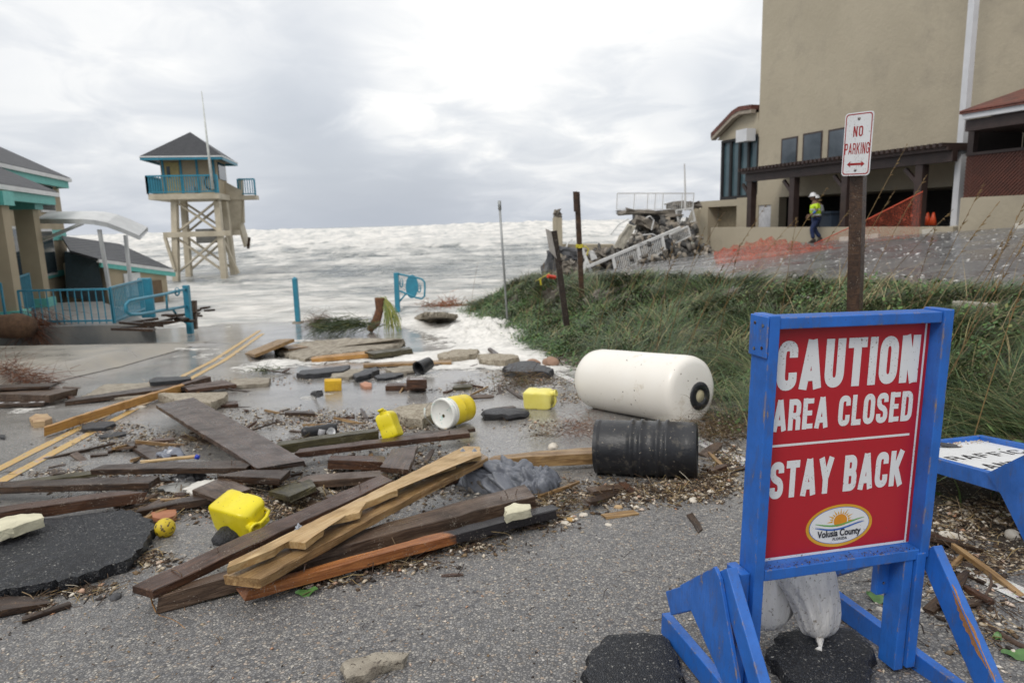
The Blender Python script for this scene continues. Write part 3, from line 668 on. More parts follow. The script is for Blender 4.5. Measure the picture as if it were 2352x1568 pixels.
word(lt, 'AREA CLOSED', .030, W-.044, Z1-.340, .105, .19, M=MP, sp=.085)
word(lt, 'STAY BACK', .034, W-.056, Z1-.572, .128, .20, M=MP, sp=.085)
lt.add([MP @ Vector(p) for p in [(.006, Z1-.393, 0), (W-.045, Z1-.393, 0), (W-.045, Z1-.385, 0), (.006, Z1-.385, 0)]], [(0, 1, 2, 3)])
lt.build('lettering', M_wht, panel)
def ell(mb, cx, cz, rx, rz, z0, m=None, n=48, ri=None):
    o_ = [(cx+rx*math.cos(a*2*math.pi/n), cz+rz*math.sin(a*2*math.pi/n)) for a in range(n)]
    if ri:
        i_ = [(cx+(rx-ri)*math.cos(a*2*math.pi/n), cz+(rz-ri)*math.sin(a*2*math.pi/n)) for a in range(n)]
        mb.add([MP @ Vector((*p, z0)) for p in o_+i_], [(a, (a+1) % n, n+(a+1) % n, n+a) for a in range(n)], m)
    else: mb.add([MP @ Vector((*p, z0)) for p in o_], [tuple(range(n))], m)
lg = MB(); ex, ez = .318, Z0+.098
ell(lg, ex, ez, .133, .0765, .0000, M_gold); ell(lg, ex, ez+.001, .121, .0665, .0004, M_bl2); ell(lg, ex, ez+.001, .1185, .0645, .0008, M_wht)
ell(lg, ex+.002, ez+.018, .027, .024, .0012, M_sunc)
for a in range(13):
    an = math.radians(-4+a*188/12); r1 = .031; r2 = .056 if a % 2 == 0 else .046; c = Vector((ex+.002, ez+.018)); d = Vector((math.cos(an), math.sin(an)*.82)); pz = Vector((-d.y, d.x))*.0036
    lg.add([MP @ Vector((*(c+d*r1+pz), .0012)), MP @ Vector((*(c+d*r1-pz), .0012)), MP @ Vector((*(c+d*r2), .0012))], [(0, 1, 2)], M_gold)
def wave(y0, a, t, z0, m):
    xs_ = np.linspace(-.098, .098, 24); V_ = []
    for x_ in xs_:
        yy = y0+a*math.sin(x_*24-1.1); ww = t*(1-(abs(x_)/.105)**3)
        V_ += [MP @ Vector((ex+x_, ez+yy+ww, z0)), MP @ Vector((ex+x_, ez+yy-ww, z0))]
    lg.add(V_, [(2*i, 2*i+1, 2*i+3, 2*i+2) for i in range(23)], m)
wave(.012, .010, .0030, .0018, M_gr2); wave(.004, .010, .0035, .0021, M_wht); wave(-.002, .010, .0032, .0024, M_bl2)
emb = lg.build('emblem', None, panel)
mt = MP @ Matrix.Translation((ex, ez-.036, .0026)); text_mesh('Volusia County', .0345, mt, M_txt, bold=.0007, sx=.80, parent=emb)
mt = MP @ Matrix.Translation((ex+.004, ez-.051, .0026)); text_mesh('FLORIDA', .0135, mt, M_txt, bold=.0002, sx=.95, parent=emb, spacing=1.15)
def gritstuff(name, label, cat, fnp, n, m, smin=.0015, smax=.005, flat=.5, parent=None, kind='stuff'):
    V = []; Fq = []; base = np.array([[1, 0, 0], [0, 1, 0], [-1, 0, 0], [0, -1, 0], [0, 0, 1], [0, 0, -1]], float)
    tri = np.array([[0, 1, 4], [1, 2, 4], [2, 3, 4], [3, 0, 4], [1, 0, 5], [2, 1, 5], [3, 2, 5], [0, 3, 5]])
    for i in range(n):
        p, sc_ = fnp(); r = rng.uniform(smin, smax)*sc_; q = base*rng.uniform(.5, 1.2, (6, 1))*[r, r*rng.uniform(.4, 1), r*flat]
        a = rng.random()*6.28; c, s = math.cos(a), math.sin(a); q = q @ np.array([[c, s, 0], [-s, c, 0], [0, 0, 1]]); tl = rng.normal(0, .3); q[:, 2] += q[:, 0]*tl
        V.append(q+np.array(p)); Fq.append(tri+6*i)
    o = fast_mesh(name, np.concatenate(V), np.concatenate(Fq), m)
    if parent: o.parent = parent; o['kind'] = kind
    else: tag(o, label, cat, kind=kind)
    return o
M_bits = leafmat('dark_bits', [(0, (.02, .013, .01)), (.4, (.05, .03, .018)), (.7, (.10, .06, .03)), (.9, (.22, .15, .08)), (1, (.5, .45, .36))], .7)
gritstuff('grit', None, None, lambda: ((rng.uniform(.01, W-.01), -.047+abs(rng.normal(0, .02)), Z0-.0005+.0), 1), 260, M_bits, .001, .004, .3, parent=bar)
# ---------------------------------------------------------------- sandbag hung behind the rail
def blob(name, secs, m, n=44, M=None, parent=None, sub=1, noise=.0, smooth=True):
    # secs: (centre, axis-u half, axis-v half) rings lofted and closed
    b = MB(); vs = []; fs = []
    for c, u, v in secs:
        c, u, v = Vector(c), Vector(u), Vector(v)
        for j in range(n):
            a = 2*math.pi*j/n; q = c+u*math.cos(a)+v*math.sin(a)
            vs.append(q)
    k = len(secs)
    for i in range(k-1):
        for j in range(n): fs.append((i*n+j, i*n+(j+1) % n, (i+1)*n+(j+1) % n, (i+1)*n+j))
    fs.append(tuple(range(n-1, -1, -1))); fs.append(tuple((k-1)*n+j for j in range(n)))
    b.add(vs, fs); o = b.build(name, m, parent, smooth, M)
    if sub: s_ = o.modifiers.new('sub', 'SUBSURF'); s_.levels = sub; s_.render_levels = sub
    return o
M_bag = mat('woven_bag', (.86, .84, .81), (.70, .68, .65), scale=3, rough=.8, bump=1., bscale=7, stain=((.34, .30, .25), 60., .58, .05), contrast=(.4, .7), stretch=(5, 5, .7))
bagM = bar_M @ Matrix.Translation((.285, .22, -.065))
def folds(o, amp, k, zlim=None):
    me = o.data
    for v in me.vertices:
        a = math.atan2(v.co.y, v.co.x)
        v.co += Vector((math.cos(a), math.sin(a), 0))*amp*(1-2.2*abs(math.sin(a*k*.7+v.co.z*9+math.sin(v.co.z*17+a)*.9)))
bg_ = MB()
bag = empty('sandbag', None, M=bagM); tag(bag, 'grimy white sandbag slung under the sign, drooping onto a black asphalt chunk', 'sandbag')
lobe1 = blob('bag_body', [((.00, 0, .45), (.07, 0, 0), (0, .03, 0)), ((.00, 0, .44), (.10, 0, .01), (0, .06, 0)), ((.0, 0, .36), (.115, 0, .01), (0, .075, 0)), ((-.005, 0, .25), (.125, 0, .0), (0, .085, 0)), ((-.01, .0, .16), (.11, 0, 0), (0, .08, 0)), ((-.01, 0, .115), (.06, 0, 0), (0, .05, 0))], M_bag, M=None, parent=bag)
folds(lobe1, .008, 7); lobe1.location = (-.03, .05, .02)
lobe2 = blob('bag_flap', [((-.05, 0, .45), (.10, 0, .0), (0, .02, 0)), ((-.03, 0, .44), (.145, 0, .0), (0, .045, 0)), ((.015, 0, .37), (.125, 0, .0), (0, .065, 0)), ((.045, 0, .28), (.10, 0, .0), (0, .075, 0)), ((.065, 0, .20), (.085, 0, .0), (0, .075, 0)), ((.07, 0, .155), (.065, 0, .0), (0, .06, 0)), ((.065, 0, .135), (.03, 0, 0), (0, .03, 0))], M_bag, parent=bag)
folds(lobe2, .010, 9); lobe2.location = (.055, -.045, .0)
tie = MB(); tie.tube([(.10, -.09, .150), (.085, -.115, .135), (.070, -.125, .128)], [.016, .006, .014], 10); tie.build('bag_tie', M_bag, bag, True)
# ================================================================== SLABS AND BOARDS HELPERS
def slab(name, pts, lift, thick, m, label=None, cat=None, group=None, jag=.012, tilt=None, seg=.04, under=True):
    """broken slab whose top outline follows ground points"""
    P = [G(px, py, lift if not isinstance(lift, (list, tuple)) else lift[i]) for i, (px, py) in enumerate(pts)]
    c = sum(P, Vector())/len(P)
    ring = []
    for i, p in enumerate(P):
        q = P[(i+1) % len(P)]; n = max(1, int((q-p).length/seg))
        for k in range(n): ring.append(p.lerp(q, k/n))
    n = len(ring); r = random.Random(len(pts)*31+int(pts[0][0]))
    def jit(a): return Vector((r.gauss(0, a), r.gauss(0, a), r.gauss(0, a*.25)))
    top = [p+jit(jag) for p in ring]
    inner = [p.lerp(c, .10)+Vector((0, 0, min(.006, thick*.1))) for p in top]
    mid = [p+(p-c).normalized()*r.uniform(-.012, .016)*(jag/.012)+Vector((0, 0, -thick*r.uniform(.35, .6)))+jit(jag*.6) for p in top]
    low = [p+(p-c).normalized()*r.uniform(-.035, .01)*(jag/.012)+Vector((0, 0, -thick))+jit(jag*.4) for p in top]
    b = MB(); vs = [v-c for v in inner+top+mid+low]+[Vector((0, 0, .004))]
    fs = []
    for k in range(3):
        for i in range(n): fs.append((k*n+i, (k+1)*n+i, (k+1)*n+(i+1) % n, k*n+(i+1) % n))
    for i in range(n): fs.append((4*n, i, (i+1) % n))
    fs.append(tuple(3*n+i for i in range(n)))
    b.add(vs, fs); o = b.build(name, m, smooth='auto'); o.location = c
    o.data.set_sharp_from_angle(angle=.6)
    if label: tag(o, label, cat or 'slab', group)
    return o
def board(name, q, lift, thick, m, label, cat='plank', group=None, jag=0., parts=None, seg=.09):
    """plank: q = 4 picture points of its top face (A left, A right, B right, B left), with lifts"""
    if not isinstance(lift, (list, tuple)): lift = [lift]*4
    p = [G(x, y, l) for (x, y), l in zip(q, lift)]
    a = (p[0]+p[1])/2; b_ = (p[2]+p[3])/2; X = (b_-a); L = X.length; X = X/L
    s_ = ((p[1]-p[0])+(p[2]-p[3])); Y = (s_-X*s_.dot(X)).normalized(); Z = X.cross(Y)
    if Z.z < 0: Y = -Y; Z = -Z; p = [p[1], p[0], p[3], p[2]]
    wA = abs((p[1]-p[0]).dot(Y)); wB = abs((p[2]-p[3]).dot(Y))
    eA = (p[1]-p[0]).dot(X); eB = (p[2]-p[3]).dot(X)   # skewed ends
    Mx = Matrix((X, Y, Z)).transposed().to_4x4(); Mx.translation = (a+b_)/2
    n = max(2, int(L/seg)); r = random.Random(int(q[0][0]*7+q[2][1])); vs = []; fs = []
    c = .004
    for i in range(n+1):
        t = i/n; w_ = wA*(1-t)+wB*t; x = -L/2+L*t; e = eA if i == 0 else (eB if i == n else 0)
        e = max(-.12, min(.12, e))
        pr = [(-w_/2+c, 0), (w_/2-c, 0), (w_/2, -c), (w_/2, -thick+c), (w_/2-c, -thick), (-w_/2+c, -thick), (-w_/2, -thick+c), (-w_/2, -c)]
        ja = jag if i in (0, n) else 0; wy = .006*L*math.sin(t*3.1+q[0][1]); wz = .004*L*math.sin(t*3.14)
        for (y_, z_) in pr:
            vs.append((x+e*y_/max(w_, .01)+(r.uniform(-1, 1)*ja if ja else 0), y_+r.gauss(0, .0020)+wy, z_+r.gauss(0, .0014)+wz))
    for i in range(n):
        for j in range(8): fs.append((i*8+j, (i+1)*8+j, (i+1)*8+(j+1) % 8, i*8+(j+1) % 8))
    fs.append(tuple(range(7, -1, -1))); fs.append(tuple(n*8+j for j in range(8)))
    b = MB(); b.add(vs, fs); o = b.build(name, m, M=Mx)
    if group is None: group = 'broken planks strewn over the ramp'
    tag(o, label, cat, group); o['_len'] = 0; del o['_len']
    return o, L
wd_dark = wood('wet_dark_wood', (.075, .041, .022), (.020, .011, .007), .42)
wd_red = wood('wet_reddish_wood', (.115, .054, .028), (.034, .016, .010), .42)
wd_purp = wood('wet_stained_board', (.10, .056, .036), (.034, .019, .013), .34)
wd_tan = wood('fresh_broken_pine', (.60, .44, .23), (.38, .23, .09), .5)
wd_tan2 = wood('weathered_pine', (.40, .26, .12), (.18, .10, .04), .45)
wd_yel = wood('yellow_pine', (.52, .29, .08), (.33, .16, .045), .5)
wd_gry = wood('grey_brown_wood', (.15, .10, .068), (.05, .03, .02), .45)
wd_grn = wood('greenish_treated_wood', (.10, .085, .035), (.035, .03, .016), .5)
wd_oc = wood('orange_charred_wood', (.42, .17, .055), (.18, .06, .02), .42, chars=.30)
M_conc = mat('rough_concrete', (.40, .36, .29), (.22, .19, .15), scale=7, rough=.85, bump=.9, bscale=35, specks=((.12, .10, .08), 60., .62))
M_conc2 = mat('coquina_concrete', (.48, .43, .34), (.28, .24, .18), scale=12, rough=.9, bump=1., bscale=60, specks=((.16, .12, .09), 45., .60))
M_tar = mat('wet_tar', (.012, .013, .016), (.035, .035, .04), scale=10, rough=.28, rough2=.55, bump=1., bscale=60, specks=((.3, .3, .3), 180., .72))
M_foamw = mat('pale_foam_block', (.72, .68, .50), (.55, .52, .38), scale=5, rough=.8, bump=.7, bscale=20)
PB = [ # name, quad, lift, thick, mat, label
 ('wide_board', [(370,934),(440,908),(695,1056),(584,1077)], [.20,.20,.17,.15], .04, wd_purp, 'widest dark brown board, slanting across the left of the pile', .02),
 ('plank', [(208,1078),(240,1066),(590,1056),(565,1074)], [.13,.13,.15,.15], .045, wd_dark, 'dark plank running left from under the widest board', 0),
 ('plank', [(500,1092),(560,1078),(668,1079),(640,1099)], [.15,.15,.14,.14], .05, wd_dark, 'short dark stub at the foot of the widest board with a splintered end', .02),
 ('plank', [(-30,1121),(-30,1107),(368,1092),(340,1108)], [.12,.12,.13,.13], .05, wd_dark, 'long dark plank entering from the left above the black asphalt slab', .01),
 ('plank', [(-10,1117),(-10,1110),(212,1080),(222,1087)], [.06,.06,.08,.08], .03, wd_grn, 'thin yellowish green plank lying behind the long dark planks at left', 0),
 ('plank', [(-30,1182),(-30,1166),(268,1128),(352,1126)], [.14,.14,.13,.13], .075, wd_red, 'reddish topped plank along the upper edge of the black asphalt slab', .03),
 ('plank', [(288,1016),(305,1012),(405,1044),(345,1056)], [.05,.05,.04,.04], .035, wd_dark, 'short dark plank lying behind the thin pale strip', 0),
 ('wood_strip', [(322,1060),(322,1057),(457,1043),(457,1046)], [.11,.11,.11,.11], .02, wd_tan, 'thin pale strip of wood beside the blue bottle cap', 0),
 ('beam', [(104,982),(108,978),(417,880),(418,884)], [.12,.12,.13,.13], .095, wd_yel, 'long yellow pine beam standing on edge at left', .01),
 ('plank', [(412,899),(440,885),(527,870),(529,884)], [.10,.10,.10,.10], .05, wd_red, 'reddish brown plank end beside the tip of the yellow beam', .01),
 ('plank', [(148,922),(165,914),(438,876),(446,886)], [.07,.07,.11,.11], .06, wd_dark, 'long dark plank behind the yellow beam', .01),
 ('beam', [(418,884),(418,879),(476,861),(479,866)], [.13,.13,.14,.14], .085, wd_red, 'red brown beam end continuing the yellow beam', .01),
 ('plank', [(487,924),(545,920),(547,927),(490,931)], .05, .04, wd_red, 'small brown block right of the pale concrete slab at left', .01),
 ('plank', [(-20,905),(-10,893),(140,892),(152,908)], [.16,.16,.16,.16], .10, wd_gry, 'weathered grey brown timber at the far left edge under the root tangle', .02),
 ('plank', [(-20,892),(-20,884),(118,880),(124,886)], [.22,.22,.22,.22], .04, wd_dark, 'black wet plank on top of the far left timber', .02),
 ('plank', [(116,886),(124,882),(172,912),(164,916)], [.15,.15,.07,.07], .04, wd_red, 'narrow brown plank leaning off the far left timber', 0),
 ('plank', [(-20,929),(-20,923),(104,919),(108,926)], [.07,.07,.07,.07], .04, wd_dark, 'dark plank with white paint patches at the far left edge', 0),
 ('plank', [(304,1342),(352,1355),(905,1102),(875,1090)], [.135,.135,.17,.17], .04, wd_red, 'long reddish brown plank at the front corner of the pile', .006),
 ('beam', [(357,1368),(378,1350),(1206,1112),(1229,1141)], [.095,.095,.15,.15], .085, wd_gry, 'thick grey brown beam lying lowest along the front of the pile', .012),
 ('plank', [(511,1318),(592,1329),(1121,1052),(1100,1034)], [.17,.17,.225,.225], .042, wd_tan2, 'tan plank with a clean sawn end just under the topmost plank', .006),
 ('plank', [(556,1343),(570,1351),(1284,1170),(1268,1158)], [.09,.09,.10,.10], .055, wd_oc, 'splintered orange plank charred black at its right end', .03),
 ('beam', [(1118,1056),(1135,1046),(1362,1026),(1366,1041)], [.14,.14,.13,.13], .085, wd_tan2, 'tan beam running under the black barrel', .008),
 ('beam', [(633,1023),(640,1014),(862,983),(868,990)], [.16,.16,.16,.16], .085, wd_grn, 'greenish brown beam behind the middle yellow jug', .01),
 ('plank', [(676,1040),(688,1030),(1072,985),(1079,994)], [.15,.15,.14,.14], .045, wd_red, 'long dark reddish plank in front of the middle yellow jug', .006),
 ('plank', [(903,1004),(908,998),(1088,979),(1092,984)], [.10,.10,.10,.10], .03, wd_dark, 'thin dark plank just behind the long dark reddish plank', .006),
 ('plank', [(872,1072),(938,1077),(960,1023),(900,1030)], [.15,.15,.19,.19], .038, wd_purp, 'short dark board crossing the middle of the pile', .004),
 ('beam', [(752,1056),(760,1046),(880,1046),(884,1060)], [.12,.12,.12,.12], .075, wd_red, 'red brown beam end left of the short crossing board', .008),
 ('plank', [(680,1108),(700,1092),(884,1078),(888,1092)], [.10,.10,.10,.10], .055, wd_gry, 'grey brown plank below the short crossing board', .01),
 ('plank', [(318,1172),(328,1163),(482,1128),(496,1140)], [.07,.07,.10,.10], .05, wd_dark, 'dark plank left of the nearest yellow jug', .02),
 ('board', [(443,1124),(508,1094),(576,1120),(497,1146)], [.13,.13,.11,.11], .035, wd_gry, 'square grey brown board behind the nearest yellow jug', .008),
 ('board', [(616,1127),(705,1096),(718,1110),(668,1145)], [.08,.08,.14,.14], .04, wd_grn, 'mossy green board between the nearest yellow jug and the tan planks', .012),
 ('plank', [(580,815),(616,778),(647,780),(606,816)], [.10,.10,.24,.24], .07, wd_tan2, 'tan board propped up by the yellow line near the water', .01),
 ('plank', [(645,797),(728,784),(737,790),(668,804)], [.16,.16,.16,.16], .06, wd_tan2, 'tan board on the left end of the big tilted concrete slab', .01),
 ('beam', [(715,824),(716,819),(845,806),(850,812)], [.09,.09,.12,.12], .08, wd_yel, 'orange beam in front of the big tilted concrete slab', .01),
 ('beam', [(845,814),(850,806),(938,797),(948,801)], [.15,.15,.15,.15], .10, wd_grn, 'dark green beam ending in a splintered point', .06),
 ('plank', [(1120,799),(1126,797),(1162,824),(1152,829)], [.16,.16,.05,.05], .05, wd_dark, 'dark plank leaning off a concrete chunk near the dune foot', .01),
 ('wood_strip', [(834,838),(834,834),(1037,826),(1037,831)], .07, .05, wd_tan2, 'long thin tan strip passing behind the black pot', 0),
 ('plank', [(885,886),(892,879),(973,879),(980,886)], [.08,.08,.08,.08], .07, wd_red, 'reddish brown plank lying under a short painted block', .004),
 ('block', [(933,872),(936,866),(976,866),(980,872)], [.20,.20,.20,.20], .12, wd_red, 'upright reddish block smeared with white paint', .004),
 ('plank', [(1578,1180),(1592,1176),(1614,1212),(1602,1220)], [.02,.02,.02,.02], .018, wd_dark, 'small dark brown stake alone on the asphalt left of the barricade', .006),
 ('stick', [(1014,1322),(1014,1317),(1063,1314),(1064,1319)], .016, .014, wd_red, 'short red brown stick alone on the asphalt below the pile', .004),
 ('stick', [(52,1422),(50,1415),(155,1380),(162,1385)], [.03,.03,.03,.03], .022, wd_dark, 'dark stick lying below the left asphalt slab', .006),
 ('plank', [(-30,1408),(-10,1370),(100,1372),(108,1384)], [.05,.05,.04,.04], .03, wd_dark, 'dark flat wood scrap at the left edge below the asphalt slab', .02),
 ('stick', [(108,1078),(116,1092),(150,1084),(148,1078)], [.02]*4, .02, wd_dark, 'short dark stick beside the thin yellow green plank', .005),
 ('stick', [(112,1074),(112,1071),(150,1063),(150,1067)], .015, .014, wd_dark, 'thin dark twig alone near the yellow centre lines', .004),
 ('plank', [(655,947),(655,942),(720,944),(724,949)], .05, .04, wd_dark, 'dark scrap of wood between the yellow block and the black tube', .01),
 ('plank', [(1467,1178),(1452,1170),(1380,1180),(1392,1188)], .02, .015, wd_tan2, 'small pale wood scrap beside the charred plank end', .006),
 ('plank', [(1040,890),(1044,884),(1088,880),(1084,888)], .05, .04, wd_grn, 'mossy broken stick between the yellow bucket and the painted block', .01),
 ('plank', [(1120,944),(1124,938),(1180,930),(1184,934)], .05, .03, wd_dark, 'dark stick behind the flat asphalt chunk beside the bucket', .01),
]
BO = {}
def jagged_plank(pts, l0, l1, thick, m, label):
    xs_ = [p[0] for p in pts]; x0, x1 = min(xs_), max(xs_)
    o = slab('plank', pts, [l0+(l1-l0)*(p[0]-x0)/(x1-x0) for p in pts], thick, m, label, 'plank', 'broken planks strewn over the ramp', .0025, seg=.05)
    d = G(1085, 1030, l1)-G(530, 1295, l0); a_ = math.atan2(d.y, d.x); o.data.transform(Matrix.Rotation(-a_, 4, 'Z')); o.rotation_euler = (0, 0, a_); bpy.context.view_layer.update(); return o
for (nm, q, lf, th_, m_, lb, jg) in PB:
    o, L_ = board(nm, q, lf, th_, m_, lb, cat={'beam': 'beam', 'stick': 'stick', 'block': 'wood block', 'wood_strip': 'strip', 'board': 'board', 'wide_board': 'board'}.get(nm, 'plank'), jag=jg)
    BO[lb] = (o, L_)
BO['top'] = (jagged_plank([(520,1303),(528,1290),(546,1281),(800,1156),(1066,1025),(1101,1025),(1105,1046),(1050,1053),(1046,1064),(985,1082),(915,1113),(912,1126),(832,1158),(826,1176),(744,1195),(738,1216),(700,1246),(652,1242),(628,1262),(560,1288)], .225, .285, .036, wd_tan, 'pale tan plank with a stepped broken edge and bolts, topmost in the pile'), 1)
# white paint on two of them, bolts on the topmost plank
o, L_ = BO['dark plank with white paint patches at the far left edge']
mb = MB()
for t, w_ in ((.05, .28), (.30, .33), (.62, .30), (.86, .18)): mb.box((-L_/2+L_*t+w_*L_*.35, 0, .0015), (w_*L_*.55, .05, .003))
mb.build('paint_patch', M_wht, o)
o, L_ = BO['upright reddish block smeared with white paint']
mb = MB(); Mi = o.matrix_world.inverted()
for a, b in (((942, 872), (972, 871)), ((972, 871), (973, 884)), ((944, 882), (958, 881))):
    q = []
    for p in (a, b): q.append(at(p[0], p[1], (o.matrix_world.translation.y-.075)))
    mb.bar(Mi @ q[0], Mi @ q[1], .012, .03)
mb.build('paint_smear', M_wht, o)
o, L_ = BO['top']; Mi = o.matrix_world.inverted()
def bolt(p, parent, s=1.):
    b = MB(); b.lathe([(.022*s, 0), (.022*s, .003*s), (.013*s, .004*s)], 18, M=Matrix.Translation(p)); b.lathe([(.0115*s, .002*s), (.0115*s, .013*s), (.008*s, .015*s)], 6, M=Matrix.Translation(p)); b.lathe([(.006*s, .01*s), (.006*s, .024*s)], 10, M=Matrix.Translation(p))
    return b.build('bolt', mat('galvanised_steel', (.42, .45, .50), (.3, .32, .36), rough=.35, metal=.7), parent, True)
for px, py in ((686, 1212), (684, 1219), (1063, 1037), (1090, 1037)):
    d = ray(px, py); d = Vector(d); oc = Mi @ Vector((0, 0, 0)); dv = (Mi.to_3x3() @ d); t = -oc.z/dv.z; p = oc+dv*t; bolt((p.x, p.y, .006), o, .8)
M_nail = mat('rusty_nail', (.30, .27, .25), (.18, .10, .06), scale=40, rough=.45, metal=.6)
rn = random.Random(3)
for lb, (o_, L_) in list(BO.items()):
    if lb == 'top' or L_ < .9: continue
    for _ in range(rn.randint(1, 3)):
        b = MB(); x = rn.choice([-1, 1])*L_*rn.uniform(.25, .48); y = rn.uniform(-.015, .015); t = Vector((rn.uniform(-.4, .4), rn.uniform(-.4, .4), 1)).normalized()*rn.uniform(.025, .06)
        b.tube([(x, y, -.01), Vector((x, y, -.01))+t], .0028, 6); b.tube([Vector((x, y, -.01))+t, Vector((x, y, -.01))+t*1.04], .006, 6); b.build('nail', M_nail, o_)
# thin vine hanging over the front corner and its loose orange tail
vb = MB(); a = [G(394, 1307, .145), G(404, 1309, .15), G(417, 1318, .15), G(420, 1340, .07), G(424, 1365, .03), G(424, 1392, .008), G(424, 1400, .008)]
vb.tube(a, .0032, 6); tag(vb.build('vine', mat('vine_bark', (.20, .13, .08), (.10, .06, .04), scale=30, rough=.7), smooth=True), 'thin brown vine draped over the front corner plank', 'vine')
vb = MB(); a = [G(346, 1368, .06), G(350, 1385, .012), G(358, 1405, .006), G(368, 1414, .006), G(390, 1420, .006), G(410, 1430, .006), G(425, 1443, .006), G(436, 1452, .005)]
vb.tube(a, [.004, .004, .0035, .003, .003, .003, .0025, .001], 6); tag(vb.build('root', mat('orange_root', (.36, .19, .06), (.20, .10, .04), scale=30, rough=.7), smooth=True), 'thin orange root trailing onto the asphalt in front of the pile', 'root')
